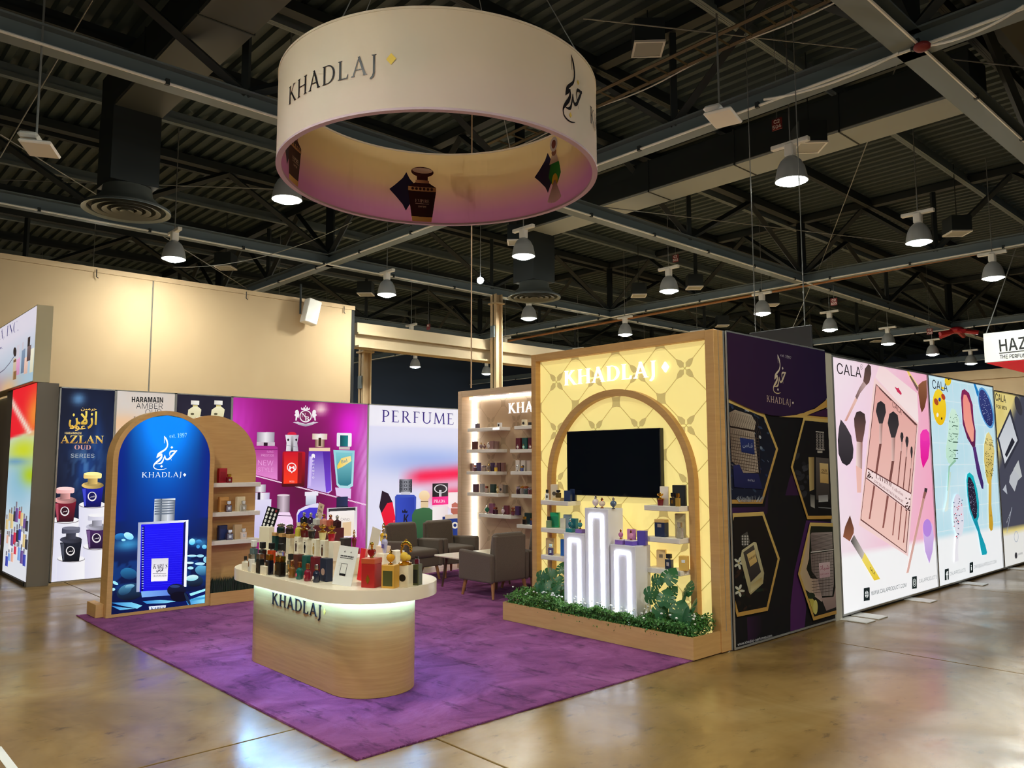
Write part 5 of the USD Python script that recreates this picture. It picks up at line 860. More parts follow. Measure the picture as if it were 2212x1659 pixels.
P.line([(930, 640), (1150, 612)], .012, (236, 226, 220)); P.poly([(1008, 745), (1115, 732), (1118, 875), (1015, 892)], (232, 190, 200), (246, 214, 220), 'v'); P.text('\uFEB7\uFEF4\uFE8E\uFEDB\uFEE9'[::-1] if False else '\uFEB7\uFE92\uFE8E\uFE97'[::-1], 1022, 812, 1108, 800, 44, (190, 96, 120), 'arab'); P.text('SHIYAAKA', 1022, 862, 1108, 850, 14, (190, 110, 130), 'sans', 500); P.poly([(1030, 1080), (1150, 1070), (1170, 970), (1175, 1170), (1080, 1205)], (170, 140, 136), (206, 176, 166), 'v'); P.ell(940, 1150, 40, 80, (226, 206, 90), rot=-20); P.ell(975, 1170, 22, 70, (246, 232, 130)); P.ell(930, 1060, 40, 30, (40, 56, 36)); P.clip = old
P.zoom = ZB; P.text('www.khadlaj-perfumes.com', 220, 1545, 552, 1455, 27, (240, 240, 244), 'sans', 500)
P.build(t, 'printed_panel', MPD)
t = thing('hall_sign', 'dark square hanging sign showing above the dark graphic wall', 'sign', (10.92, 5.9, 3.1)); part(t, 'panel', bx(10.9, 10.95, 5.4, 6.4, 3.1, 3.75, .01), mat('sign_dark', (58, 58, 60), .6), world=True)
for y in (5.5, 6.3): part(t, 'hanging_wire', MB().tube([(10.92, y, 3.75), (10.92, y, 9.75)], .008, 5), M['wire'], world=True)

# ---- shelf wall at the back
QX, QB = 8.38, 8.68
t = thing('shelf_display', 'tan shelf wall with white floating shelves and a lit white corner strip', 'shelf wall', (QX, 9.0, 0))
part(t, 'frame', MB().box(QX, 8.72, 10.36, 10.46, .012, 2.96, .003).box(QX, 8.72, 7.3, 10.36, 2.86, 2.96, .003).box(QX, 8.72, 7.2, 7.3, .012, 2.96, .003), M['woodp'], world=True); part(t, 'rear_board', bx(8.69, 8.72, 7.3, 10.36, .012, 2.86), M['woodp'], world=True)
P = Print('x', QB); P.clip = sbox(-10.36, .012, -7.3, 2.86); P.grid(-10.36, -7.3, .012, 2.86, lambda s, t: mix((206, 176, 140), (196, 164, 130), fb(s, t, 4)), 8, 8); lattice(P, (176, 146, 112), (178, 150, 116), -9.95, 2.42, 5, 5, .62, .62); P.build(t, 'patterned_panel', printmat('tan_panel_print', .03, .6, .95))
part(t, 'led_strip', bx(QB-.06, QB-.003, 10.30, 10.357, .02, 2.85, .01), M['led'], world=True); part(t, 'led_strip', bx(QB-.05, QB-.003, 7.3, 10.3, 2.82, 2.857), M['led'], world=True)
for y in (10.25, 9.72, 9.25, 8.7, 8.2): part(t, 'spot_lamp', MB().lathe([(.001, 2.81), (.035, 2.81), (.035, 2.857), (.001, 2.857)], 14, (8.5, y, 0)), M['ledw'], world=True)
SA = ((2.33, 9.46, 10.28), (1.975, 9.54, 10.30), (1.615, 9.55, 10.30), (1.265, 9.50, 10.28), (.93, 9.20, 9.98)); SB = ((2.33, 8.3, 9.12), (1.965, 8.35, 9.22), (1.622, 8.35, 9.21), (1.267, 8.35, 9.19), (.805, 8.25, 9.07))
for z, y0, y1 in SA+SB: part(t, 'shelf', bx(8.44, QB-.001, y0, y1, z-.055, z, .004), M['shelfw'], world=True)
part(t, 'price_tag', bx(8.432, 8.44, 9.47, 9.62, 2.285, 2.32), M['letterw'], world=True)
letters3d(t, 'lettering', fit(words('KHADLAJ', 'roman'), -9.50, 2.555, 1.22, .165), 'x', QB-.003, .02, M['letterw'])

# ---- armchairs and low table
M['tweed'] = mat('brown_tweed', (116, 98, 80), .9, noise=((160, 160, 160), (88, 74, 60), 2, .25), bump=((260, 260, 260), .35), sheen=.2); M['leg'] = mat('oak_leg', (172, 116, 66), .5); M['legd'] = mat('walnut_leg', (84, 58, 40), .5)
def rbox(x0, x1, y0, y1, z0, z1, r=.04):
    import manifold3d as m3
    s = m3.Manifold.sphere(r, 16); h = m3.Manifold.batch_hull([s.translate((x, y, z)) for x in (x0+r, x1-r) for y in (y0+r, y1-r) for z in (z0+r, z1-r)]); m = h.to_mesh(); return np.array(m.vert_properties[:, :3]), np.array(m.tri_verts)
def armchair(loc, rz, lb):
    t = thing('armchair', lb, 'armchair', loc, rz, group='lounge armchairs')   # faces local -y
    sb = part(t, 'seat_base', rbox(-.27, .27, -.33, .26, .2, .34, .02), M['tweed'], smooth=50); part(sb, 'seat_cushion', rbox(-.255, .255, -.36, .2, .335, .46, .05), M['tweed'], smooth=50)
    def lean(m, a=.13): v, f = m; v = v.copy(); v[:, 1] += (v[:, 2]-.3)*a*1.2; return v, f
    bf = part(t, 'back_frame', lean(rbox(-.27, .27, .24, .32, .21, .80, .025), .02), M['tweed'], smooth=50); part(bf, 'back_cushion', lean(rbox(-.25, .25, .12, .25, .42, .83, .05)), M['tweed'], smooth=50)
    for s in (-1, 1):
        x0, x1 = (-.345, -.265) if s < 0 else (.265, .345); v, f = rbox(x0, x1, -.35, .32, .2, .58, .03); v[:, 2] += np.where(v[:, 2] > .4, -.05*(v[:, 1]+.0), 0); part(t, 'armrest', (v, f), M['tweed'], smooth=50)
    for sx in (-1, 1):
        for sy in (-1, 1): part(t, 'leg', MB().tube([(sx*.27, sy*.27, .21), (sx*.3, sy*.31, 0)], [.027, .017], 10), M['leg'])
    return t
c0 = armchair((7.09, 9.96, .014), 0, 'brown tweed armchair left of the pair facing the low table, nearest the counter')
copy(c0, (7.80, 9.96, .014), 0, 'brown tweed armchair right of the pair, in front of the lit corner strip')
copy(c0, (7.08, 8.04, .014), 180, 'brown tweed armchair with its back to the camera, nearest the planter'); copy(c0, (7.82, 8.08, .014), 180, 'brown tweed armchair half hidden behind the gold display wall')
t = thing('low_table', 'low square cream-topped table among the armchairs', 'table', (7.4, 8.8, .014)); part(t, 'tabletop', bx(-.53, .53, -.27, .3, .425, .45, .006), M['cream'])
for sx in (-1, 1):
    for sy in (-1, 1): part(t, 'leg', MB().tube([(sx*.38, sy*.2, .425), (sx*.42, sy*.25, 0)], [.022, .013], 8), M['legd'])

# ---- ring sign hanging over the stand
RC, RR, RZ0, RZ1 = (5.53, 7.27), 1.865, 5.13, 6.15
t = thing('ring_sign', 'huge white round fabric ring sign hanging over the stand', 'hanging sign', (RC[0], RC[1], RZ0))
M['ringw'] = usdkit.material(stage, '/World/Looks/ring_fabric', {'p': ('diffuse_bsdf', {'color': lin((250, 238, 218))}), 't': ('translucent_bsdf', {'color': lin((250, 238, 218))}), 'm': ('mix_closure', {'fac': .38})}, [('p.BSDF', 'm.closure1'), ('t.BSDF', 'm.closure2')], surface='m.closure')
RINGP = usdkit.material(stage, '/World/Looks/ring_print', {'a': ('attribute', {'attribute': 'tint'}), 'p': ('diffuse_bsdf', {}), 't': ('translucent_bsdf', {}), 'm': ('mix_closure', {'fac': .5})}, [('a.color', 'p.color'), ('a.color', 't.color'), ('p.BSDF', 'm.closure1'), ('t.BSDF', 'm.closure2')], surface='m.closure')
def wrap(sign, r0):
    def fn(v):
        th = sign*v[:, 0]/RR; r = r0+sign*v[:, 2]; return np.stack([RC[0]+r*np.cos(th), RC[1]+r*np.sin(th), v[:, 1]], 1)
    return fn
v, f = lathe([(RR, RZ0), (RR, RZ1)], 128, (RC[0], RC[1], 0)); part(t, 'outer_fabric', (v, f), M['ringw'], world=True, smooth=True)
for z in (RZ0, RZ1): part(t, 'rim', lathe([(RR+.006, z-.012), (RR+.006, z+.012), (RR-.055, z+.012), (RR-.055, z-.012), (RR+.006, z-.012)], 128, (RC[0], RC[1], 0)), M['ringw'] if z == RZ1 else mat('ring_rim', (206, 180, 190), .7), world=True, smooth=30)
P = Print('w', 0); P.step = .002; C2 = 2*PI*RR
P.k = 0; P.grid(-PI*RR, PI*RR, RZ0+.01, RZ1-.01, lambda s, q: mix(mix((248, 226, 176), (244, 214, 180), np.clip((.75-q)*3, 0, 1)), (226, 160, 214), np.clip((.52-q)*2.6, 0, 1)), 128, 24)
ri_fn = wrap(-1, RR-.05); P.build(t, 'inner_fabric', RINGP, ri_fn)
def inner_u(deg): return -math.radians(deg)*RR
def ring_bottle(P, deg, z0, kind):
    u = inner_u(deg)
    if kind == 0:
        d = .26; P.add(affinity.translate(Polygon([(-.25, .28), (-.16, .36), (-.05, .47), (0, .56), (.05, .47), (.16, .36), (.25, .28), (.16, .2), (.05, .09), (0, 0), (-.05, .09), (-.16, .2)]), inner_u(deg+7.2), z0+.14), (44, 40, 80), (40, 36, 72), 'u', 6)
        B = lambda pts, a, b=None: P.add(affinity.translate(Polygon(pts), u, z0), a, b, 'u', 10)
        B([(-.15, .06), (.15, .06), (.205, .45), (-.205, .45)], (58, 18, 22), (40, 12, 18)); B([(-.14, 0), (.14, 0), (.15, .07), (-.15, .07)], (230, 190, 110), (200, 150, 80)); B([(-.205, .44), (.205, .44), (.205, .5), (-.205, .5)], (226, 176, 120), (170, 120, 80))
        B([(-.205, .5), (.205, .5), (.09, .57), (-.09, .57)], (70, 24, 28), (50, 16, 20)); B([(-.1, .56), (.1, .56), (.1, .6), (-.1, .6)], (214, 160, 120), (150, 100, 80)); B([(-.08, .6), (.08, .6), (.08, .67), (-.08, .67)], (70, 24, 28)); P.add(affinity.translate(affinity.scale(Point(0, 0).buffer(1), .165, .075), u, z0+.72), (96, 46, 44), (60, 22, 26), 'u'); P.add(affinity.translate(affinity.scale(Point(0, 0).buffer(1), .15, .04), u, z0+.74), (214, 180, 160))
        for k in range(6): P.add(affinity.translate(Point(0, 0).buffer(.02), u-.14+k*.056, z0+.47), (60, 30, 28))
        P.add(fit(words('EMPIRE', 'roman' if False else 'serif').buffer(-.03), u-.105, z0+.27, .21, .05), (226, 200, 180)); P.add(sbox(u-.1, z0+.25, u+.1, z0+.255), (226, 200, 180)); P.add(fit(words('EMPIRE', 'sans', 500), u-.06, z0+.2, .12, .022), (200, 170, 150))
    else:
        P.add(affinity.translate(Polygon([(-.25, .28), (-.16, .36), (-.05, .47), (0, .56), (.05, .47), (.16, .36), (.25, .28), (.16, .2), (.05, .09), (0, 0), (-.05, .09), (-.16, .2)]), inner_u(deg+4.5), z0+.13), (40, 32, 66), (36, 30, 60), 'u', 6)
        P.add(affinity.translate(Polygon([(-.13, .34), (-.09, .5), (0, .56), (.09, .5), (.13, .34), (.06, .22), (-.06, .22)]), u, z0), (30, 110, 40), (40, 150, 60), 'u'); P.add(affinity.translate(affinity.scale(Point(0, 0).buffer(1), .06, .1), u, z0+.26), (220, 180, 50))
        for k in range(7): a = (k-3)*.16; P.add(affinity.translate(affinity.rotate(sbox(-.018, -.3, .018, 0), math.degrees(a), origin=(0, 0)), u, z0+.26), (226, 196, 190), (150, 110, 100), 'v')
        P.add(affinity.translate(Polygon([(-.1, .5), (.1, .5), (.05, .62), (-.05, .62)]), u, z0), (214, 184, 160)); P.add(affinity.translate(Point(0, 0).buffer(.05), u, z0+.65), (150, 96, 70)); P.add(affinity.translate(affinity.scale(Point(0, 0).buffer(1), .08, .1), u, z0+.76), (206, 190, 180)); P.add(affinity.translate(affinity.scale(Point(0, 0).buffer(1), .045, .06), u, z0+.76), (120, 60, 50))
for k, (deg, kd) in enumerate(((60.5, 0), (-5.2, 1), (131, 0), (-74, 0), (-140, 1), (194, 0))):
    P = Print('w', 0); P.step = .0015; P.k = 2; ring_bottle(P, deg, 5.15 if kd == 0 else 5.24, kd); P.build(t, 'flacon_print', MP, ri_fn)
for k in range(3):
    a0 = 174.8+120.5*k; u = math.radians(a0)*RR
    for nm, g, m in (('lettering', fit(words('KHADLAJ', 'roman'), u, 5.505, math.radians(38.8)*RR, .195), M['letterk']), ('diamond', fit(DIAMOND, u+math.radians(41.8)*RR, 5.575, .1, .12), M['lettery']), ('calligraphy', affinity.affine_transform(LOGO, [.76*.78, 0, 0, .76, u+math.radians(106.5)*RR, 5.31]), M['letterk']), ('calligraphy_dot', affinity.affine_transform(LOGODOT, [.76*.78, 0, 0, .76, u+math.radians(106.5)*RR, 5.31]), M['lettery'])):
        if k == 2 and nm.startswith('call'): continue
        P = Print('w', 0); P.step = .001; P.k = 6; P.add(g, (0, 0, 0), (0, 0, 0), 'u', 30); v, f, c = P.mesh(); part(t, nm, (wrap(1, RR)(v), f), m, world=True)
for k in range(4):
    a = k*PI/2+.35; p = (RC[0]+(RR-.03)*math.cos(a), RC[1]+(RR-.03)*math.sin(a)); part(t, 'hanging_cable', MB().tube([(p[0], p[1], RZ1), (RC[0]+.8*math.cos(a), RC[1]+.8*math.sin(a), 8.2), (RC[0]+.7*math.cos(a), RC[1]+.7*math.sin(a), 9.7)], .006, 5), M['wire'], world=True)

b0 = onx(1018, 838, 8.62); solo('power_cord', MB().tube([b0, b0*[1, 1, 0]+[0, 0, 9.8]], .012, 6), mat('cord_tan', (206, 170, 130), .5), 'thin tan power cord hanging straight down behind the ring sign', 'cable')
# ================================================================ goods: cartons, flacons, cards, plants
def gm(rgb, metal=0, rough=.1): return mat('glass_%02x%02x%02x' % tuple(rgb), rgb, rough, metal, coat=.6)
def pm(rgb): return mat('card_%02x%02x%02x' % tuple(rgb), rgb, .45)
CLEAR = mat('clear_glass', (236, 238, 236), .04, trans=.85, spec=.6)
CAPM = {'gold': M['gold'], 'silver': M['silver'], 'black': M['black'], 'white': M['white'], 'copper': mat('copper', (206, 130, 84), .2, 1)}
def cm(c): return CAPM[c] if isinstance(c, str) else gm(c)
def carton(label, loc, rz, w, d, h, col, lid=None, mark=None, front=None, cat='carton', group=None):
    t = thing('perfume_carton', label, cat, loc, rz, group=group); hh = h*.82 if lid else h
    part(t, 'box', bx(-w/2, w/2, -d/2, d/2, 0, hh, .0025), pm(col))
    if lid: part(t, 'lid', bx(-w/2-.0015, w/2+.0015, -d/2-.0015, d/2+.0015, hh, h, .002), pm(lid) if not isinstance(lid, str) else M['wood'])
    if front: part(t, 'front_panel', bx(-w*.38, w*.38, -d/2-.0012, -d/2, h*.1, h*.76, .0005), pm(front))
    if mark:
        kind, c = mark
        if kind == 'disc': v, f = extr(Point(0, h*.42).buffer(w*.27, quad_segs=8), .002)
        elif kind == 'flask': v, f = extr(union_all([Polygon([(-.13*w, .2*h), (.13*w, .2*h), (.2*w, .55*h), (.07*w, .66*h), (-.07*w, .66*h), (-.2*w, .55*h)]), Point(0, .74*h).buffer(.1*w)]), .002)
        elif kind == 'tag': v, f = extr(sbox(-.2*w, .55*h, .2*w, .75*h), .002)
        else: v, f = extr(Polygon([(0, .12*h), (.16*w, .28*h), (0, .46*h), (-.16*w, .28*h)]), .002)
        part(t, 'emblem', (facing(v, 'y', -d/2-.0003, 0), f), cm(c))
    return t
def flacon3(label, loc, rz, kind, w, h, body, cap='gold', mark=None, name='perfume_bottle', group=None):
    t = thing(name, label, 'perfume bottle', loc, rz, group=group); B = body if not isinstance(body, tuple) else gm(body); K = cm(cap); r = w/2
    if kind == 'block':
        d = w*.62; part(t, 'glass_body', bx(-r, r, -d/2, d/2, 0, h*.64, w*.07), B); part(t, 'collar', lathe([(.001, h*.64), (w*.22, h*.64), (w*.22, h*.7), (.001, h*.7)], 14), M['gold'] if cap == 'gold' else M['silver'])
        part(t, 'cap', bx(-w*.32, w*.32, -d*.42, d*.42, h*.7, h, w*.04), K)
        if mark: part(t, 'label', bx(-w*.2, w*.2, -d/2-.001, -d/2, h*.2, h*.46, .0004), cm(mark))
    elif kind == 'wide':
        d = w*.66; part(t, 'glass_body', bx(-r, r, -d/2, d/2, 0, h*.72, w*.09), B); part(t, 'collar', bx(-r*.86, r*.86, -d*.42, d*.42, h*.72, h*.75, .001), K)
        part(t, 'cap', bx(-r*.92, r*.92, -d*.46, d*.46, h*.75, h, w*.06), K)
        if mark: part(t, 'label', bx(-w*.34, -w*.16, -d/2-.001, -d/2, h*.28, h*.58, .0004), cm(mark))
    elif kind == 'cyl':
        part(t, 'glass_body', lathe([(.001, 0), (r*.86, 0), (r, h*.05), (r, h*.5), (r*.8, h*.6), (r*.4, h*.66), (r*.36, h*.7), (.001, h*.7)], 20), B, smooth=40); part(t, 'collar', lathe([(.001, h*.69), (r*.46, h*.69), (r*.46, h*.74), (.001, h*.74)], 16), M['gold'])
        part(t, 'cap', lathe([(.001, h*.74), (r*.56, h*.74), (r*.6, h*.96), (r*.5, h), (.001, h)], 18), K, smooth=40)
        if mark: v, f = extr(Point(0, h*.27).buffer(r*.5, quad_segs=8), .0015); part(t, 'label', (facing(v, 'y', -r*.99, 0), f), cm(mark))
    elif kind == 'low':
        part(t, 'glass_body', lathe([(.001, 0), (r*.9, 0), (r, h*.1), (r, h*.5), (r*.86, h*.62), (.001, h*.64)], 22), B, smooth=40); part(t, 'collar', lathe([(.001, h*.63), (r*.7, h*.63), (r*.7, h*.7), (.001, h*.7)], 18), M['silver']); part(t, 'cap', lathe([(.001, h*.7), (r*.94, h*.72), (r*.98, h*.84), (r*.6, h*.94), (r*.2, h), (.001, h)], 22), K, smooth=40)
    elif kind == 'crown':
        part(t, 'glass_body', lathe([(.001, 0), (r*.66, 0), (r*.7, h*.02), (r*.95, h*.46), (r*.7, h*.54), (.001, h*.55)], 18), B, smooth=40); part(t, 'collar', lathe([(r*.6, h*.46), (r*1.08, h*.47), (r*1.1, h*.52), (r*.7, h*.56), (r*.4, h*.6), (.001, h*.6)], 18), K, smooth=40)
        m = MB(); m.lathe([(.001, h*.6), (r*.3, h*.6), (r*.24, h*.68), (r*.72, h*.76), (r*.8, h*.82), (r*.4, h*.88), (.001, h*.9)], 16)
        for k in range(6): m.ball((r*.72*math.cos(k*1.047), r*.72*math.sin(k*1.047), h*.86), r*.16, 1)
        m.ball((0, 0, h*.93), r*.24, 1); part(t, 'crown_stopper', m, K, smooth=50)
    elif kind == 'ball':
        part(t, 'glass_body', bx(-r, r, -r*.8, r*.8, 0, h*.52, w*.08), B); part(t, 'shoulder', lathe([(r*.8, h*.5), (r*.6, h*.58), (r*.3, h*.62), (r*.26, h*.68), (.001, h*.68)], 16), B, smooth=40); part(t, 'collar', lathe([(.001, h*.66), (r*.44, h*.66), (r*.44, h*.72), (.001, h*.72)], 14), K); part(t, 'ball_stopper', MB().ball((0, 0, h*.86), h*.14, 2), K, smooth=True)
    elif kind == 'amphora':
        v, f = lathe([(.001, 0), (r*.5, 0), (r*.46, h*.03), (r*.6, h*.06), (r, h*.44), (r*.86, h*.52), (r*.3, h*.58), (r*.26, h*.64), (.001, h*.64)], 20); v[:, 1] *= .55; part(t, 'glass_body', (v, f), B, smooth=40)
        m = MB().lathe([(.001, h*.62), (r*.4, h*.62), (r*.4, h*.67), (r*.16, h*.7), (.001, h*.72)], 14); m.tube([(r*.42*math.cos(a), 0, h*.83+r*.42*math.sin(a)*1.3) for a in np.linspace(0, 2*PI, 17)], r*.1, 6); m.ball((0, 0, h*.83), r*.22, 1).ball((0, 0, h*.965), r*.16, 1); part(t, 'ring_stopper', m, K, smooth=50)
        if mark: part(t, 'label', bx(-r*.5, r*.5, -r*.53, -r*.5, h*.2, h*.36), cm(mark))
    elif kind == 'urn':
        part(t, 'foot', lathe([(.001, 0), (r*.6, 0), (r*.5, h*.05), (r*.18, h*.1), (r*.16, h*.16), (.001, h*.16)], 16), K, smooth=40); part(t, 'glass_body', lathe([(.001, h*.15), (r*.3, h*.15), (r*.8, h*.28), (r, h*.44), (r*.8, h*.6), (r*.36, h*.68), (.001, h*.7)], 20), B, smooth=40); part(t, 'stopper', MB().lathe([(.001, h*.68), (r*.34, h*.68), (r*.28, h*.76), (r*.5, h*.8), (r*.2, h*.9), (.001, h*.92)], 14).ball((0, 0, h*.94), r*.18, 1), K, smooth=50)
    elif kind == 'heart':
        g = union_all([Point(-.42, .5).buffer(.5), Point(.42, .5).buffer(.5), Polygon([(-.9, .38), (.9, .38), (0, -.55)])]); v, f = extr(affinity.affine_transform(g, [r, 0, 0, h*.33, 0, h*.2]), w*.5); v[:, 2] -= w*.25; part(t, 'glass_body', (facing(v, 'y', 0, 0), f), B, smooth=30); part(t, 'stopper', MB().lathe([(.001, h*.5), (r*.3, h*.5), (r*.24, h*.62), (r*.4, h*.7), (.001, h*.74)], 14).ball((0, 0, h*.85), h*.13, 2), K, smooth=50); part(t, 'foot', lathe([(.001, 0), (r*.5, 0), (r*.3, h*.08), (.001, h*.1)], 14), K)
    elif kind == 'fancy':
        m = MB().lathe([(.001, 0), (r*.9, 0), (r*.95, h*.06), (r*.6, h*.12), (.001, h*.13)], 20); part(t, 'foot', m, K, smooth=40); part(t, 'glass_body', MB().ball((-.1*r, 0, h*.3), r*.62, 2, (1, .8, 1.1)).ball((r*.45, 0, h*.27), r*.45, 2, (1, .8, 1)), B, smooth=True)
        m = MB()
        for k in range(9): a = -1.0+k*.34; m.ball((r*.15+r*.75*math.sin(a), 0, h*.5+h*.34*math.cos(a*.8)), r*.24, 1, (1, .6, 1.2))
        m.tube([(-r*.5, 0, h*.36), (-r*.6, 0, h*.55), (-r*.3, 0, h*.7), (-r*.45, 0, h*.78)], r*.16, 8).ball((r*.1, 0, h*.94), r*.2, 1); part(t, 'figure_stopper', m, K, smooth=50)
    return t
def cz(zm, x, y, z): return onz(zm[0]+x/zm[2], zm[1]+y/zm[2], z)
Z5 = (500, 1060, 4.809); R = -90
def rx(x, xx, z): return np.array([xx, onx(500+x/4.809, 1200, xx)[1], z])      # in a row of goods along the counter
# --- counter, front row
for x, y, w, h, b, c, mk, lb in ((143, 808, .036, .108, CLEAR, 'black', None, 'tiny clear bottle with black cap at the far left end of the counter'), (205, 840, .06, .152, (240, 236, 226), 'silver', 'gold', 'white block bottle with silver cap at the left end of the counter'), (295, 858, .072, .165, (30, 34, 36), 'silver', 'silver', 'black block bottle with silver cap in the front row'), (392, 870, .07, .165, (18, 20, 36), 'gold', 'gold', 'navy block bottle with gold cap between two black ones'), (506, 889, .093, .165, (22, 20, 20), 'gold', 'gold', 'widest black block bottle with gold cap in the front row')):
    flacon3(lb, cz(Z5, x, y, ZT), R, 'wide' if w > .05 else 'block', w, h, b, c, mk)
p0, p1 = cz(Z5, 200, 735, .9), cz(Z5, 545, 765, .9)
solo('display_riser', bx(min(p0[0], p1[0])-.06, max(p0[0], p1[0])+.07, p1[1]-.03, p0[1]+.05, ZT, .9, .003), M['cream'], 'low cream riser block behind the front row of black bottles', 'riser')
for x, y, h, b, c, mk, lb in ((230, 738, .185, (96, 116, 118), 'white', None, 'smoky glass bottle with a white cap on the low riser'), (320, 745, .175, (34, 38, 38), 'black', None, 'black glass bottle with black cap on the low riser'), (414, 752, .172, (206, 70, 24), 'black', 'black', 'orange glass bottle with black cap on the low riser'), (513, 760, .17, CLEAR, 'black', 'gold', 'clear bottle with gold label and black cap on the low riser')): flacon3(lb, cz(Z5, x, y, .9), R, 'block', .074, h, b, c, mk)
flacon3('olive glass bottle with black cap behind the amber flask', cz(Z5, 612, 856, ZT), R, 'block', .062, .162, (70, 66, 34), 'black', 'gold')
for x, y, b, c, mk, lb in ((626, 903, (128, 82, 30), 'copper', (226, 190, 150), 'amber round flask with copper cap'), (705, 919, (16, 92, 84), 'copper', (206, 90, 110), 'teal round flask with copper cap'), (789, 938, (132, 20, 44), 'copper', (226, 120, 120), 'crimson round flask with copper cap'), (880, 951, (30, 36, 56), 'silver', (226, 226, 226), 'navy round flask with silver cap')): flacon3(lb+' at the front of the counter', cz(Z5, x, y, ZT), R, 'cyl', .056, .137, b, c, mk)
for x, y, w, h, c, lb in ((694, 886, .075, .178, (92, 46, 36), 'brown'), (785, 902, .075, .178, (14, 86, 78), 'teal'), (874, 918, .074, .178, (112, 22, 38), 'crimson'), (984, 938, .1, .178, (32, 44, 66), 'navy')): carton(f'{lb} perfume carton standing behind its matching round flask', cz(Z5, x, y, ZT), R, w, .06, h, c, mark=('disc', (206, 170, 150)) if lb == 'navy' else None)
# --- counter, second tier on a riser
ZR = .97; p0, p1 = cz(Z5, 445, 655, ZR), cz(Z5, 1110, 700, ZR)
solo('display_riser', bx(3.28, 3.76, p1[1]-.09, p0[1]+.1, ZT, ZR-.001, .003), M['cream'], 'long cream riser carrying the middle rows of cartons', 'riser')
for k, (x, y, c, lb) in enumerate(((470, 652, (20, 66, 60), 'dark green carton with an oak lid, leftmost of three'), (540, 656, (24, 24, 28), 'black carton with an oak lid, middle of three'), (618, 660, (238, 226, 196), 'cream carton with an oak lid, rightmost of three'))): carton(lb, rx(x, 3.33, ZR), R, .062, .07, .168, c, lid='wood')
for x, y, mk, lb in ((707, 664, (74, 50, 44), 'cream carton printed with a dark brown flacon'), (798, 672, (36, 30, 34), 'cream carton printed with a black flacon'), (890, 680, (196, 160, 90), 'cream carton printed with a gold flacon'), (980, 688, (84, 52, 44), 'cream carton printed with a maroon flacon'), (1070, 696, None, 'blank cream carton at the right end of its row')): carton(lb+' on the riser', rx(x, 3.35, ZR), R, .074, .07, .155, (244, 234, 210), mark=('flask', mk) if mk else None)
zt = ZR+.1685
flacon3('low black-green jar with silver cap on the oak-lidded cartons', rx(508, 3.33, zt), R, 'low', .074, .085, (16, 40, 34), 'silver'); flacon3('low brown-black jar with silver cap on the oak-lidded cartons', rx(598, 3.33, zt), R, 'low', .07, .085, (44, 28, 26), 'silver')
flacon3('yellow glass bottle with a cream cap on the cream cartons', rx(690, 3.35, ZR+.156), R, 'cyl', .058, .12, (206, 190, 70), (238, 220, 190))
for x, y, b, c, lb in ((748, 468, (98, 16, 24), 'gold', 'dark red'), (830, 473, (20, 20, 30), 'silver', 'black'), (942, 482, (240, 226, 160), 'gold', 'cream-yellow'), (1036, 494, (176, 10, 44), 'gold', 'bright red')): flacon3(f'{lb} goblet flacon with a crown stopper on the cream cartons', rx(x, 3.35, ZR+.156), R, 'crown', .07, .13, b, c)
for x, y, lb in ((765, 350, 'maroon carton behind the goblet flacons, leftmost of three'), (915, 357, 'maroon carton behind the goblet flacons, middle of three'), (1073, 392, 'maroon carton behind the goblet flacons, rightmost of three')): carton(lb, rx(x, 3.6, ZR), R, .155, .085, .229, (96, 30, 40))
for x, y, b, c, lb in ((745, 345, (30, 34, 28), 'silver', 'black square flacon with a silver ball stopper'), (815, 347, (44, 22, 60), 'silver', 'dark purple square flacon with a silver ball stopper'), (878, 350, (206, 204, 196), 'silver', 'pale grey square flacon with a silver ball stopper'), (952, 356, (214, 140, 120), 'copper', 'rose square flacon with a copper ball stopper'), (1022, 378, (190, 90, 70), 'copper', 'copper-red square flacon with a copper ball stopper'), (1092, 386, (60, 26, 34), 'silver', 'maroon square flacon with a silver ball stopper')): flacon3(lb+' in the rear row', rx(x, 3.6, 1.2), R, 'ball', .062, .107, b, c)
def card(name, label, p, w, h, roll, tilt, rz, col, lines=(), cat='sign card'):
    t = thing(name, label, cat, p, rz); T = trimesh.transformations.euler_matrix(-tilt, roll, 0, 'sxyz')
    def tf(vf): v, f = vf; return (np.c_[v, np.ones(len(v))]@T.T)[:, :3], f
    part(t, 'panel', tf(bx(-w/2, w/2, 0, .004, 0, h, .001)), col)
    for g in lines: v, f = extr(g, .001); part(t, 'printing', tf((facing(v, 'y', -.0004, 0), f)), M['letterk'])
    part(t, 'back_stand', tf(bx(-w*.2, w*.2, .004, .05, 0, .004)), col)
    return t
stage_card = card('tall_sign_card', 'tan tilted sign card standing above the rear row of flacons', rx(885, 3.69, 1.2), .1, .19, .2, .1, R, pm((222, 190, 160)), [sbox(-.036, .122, .036, .127), sbox(-.036, .112, .036, .116), sbox(-.004, .15, .004, .17), sbox(.012, .15, .018, .168)])
ln = [fit(words('ASD SHOW SPECIALS', 'sans', 900), -.072, .215, .144, .0105), fit(words('SALES TO WHOLESALE PRODUCT', 'sans', 700), -.072, .203, .144, .006), sbox(-.045, .072, .022, .086), sbox(-.045, .086, .022, .165).difference(sbox(-.042, .089, .019, .162)), Polygon([(-.04, .25), (-.032, .262), (-.028, .248)]), Polygon([(.03, .248), (.036, .262), (.042, .248)])]
part(stage_card, 'holder_post', bx(-.012, .012, .006, .02, ZR-1.2, .01), M['silver'])
card('sign_card', 'white tilted price sign card standing at the front of the counter', cz(Z5, 1140, 985, ZT), .21, .297, .035, .22, -78, M['white'], ln)
card('red_card', 'bright red card standing behind the white price sign', cz(Z5, 1325, 930, ZT), .07, .25, .03, .12, R, pm((226, 24, 40)))
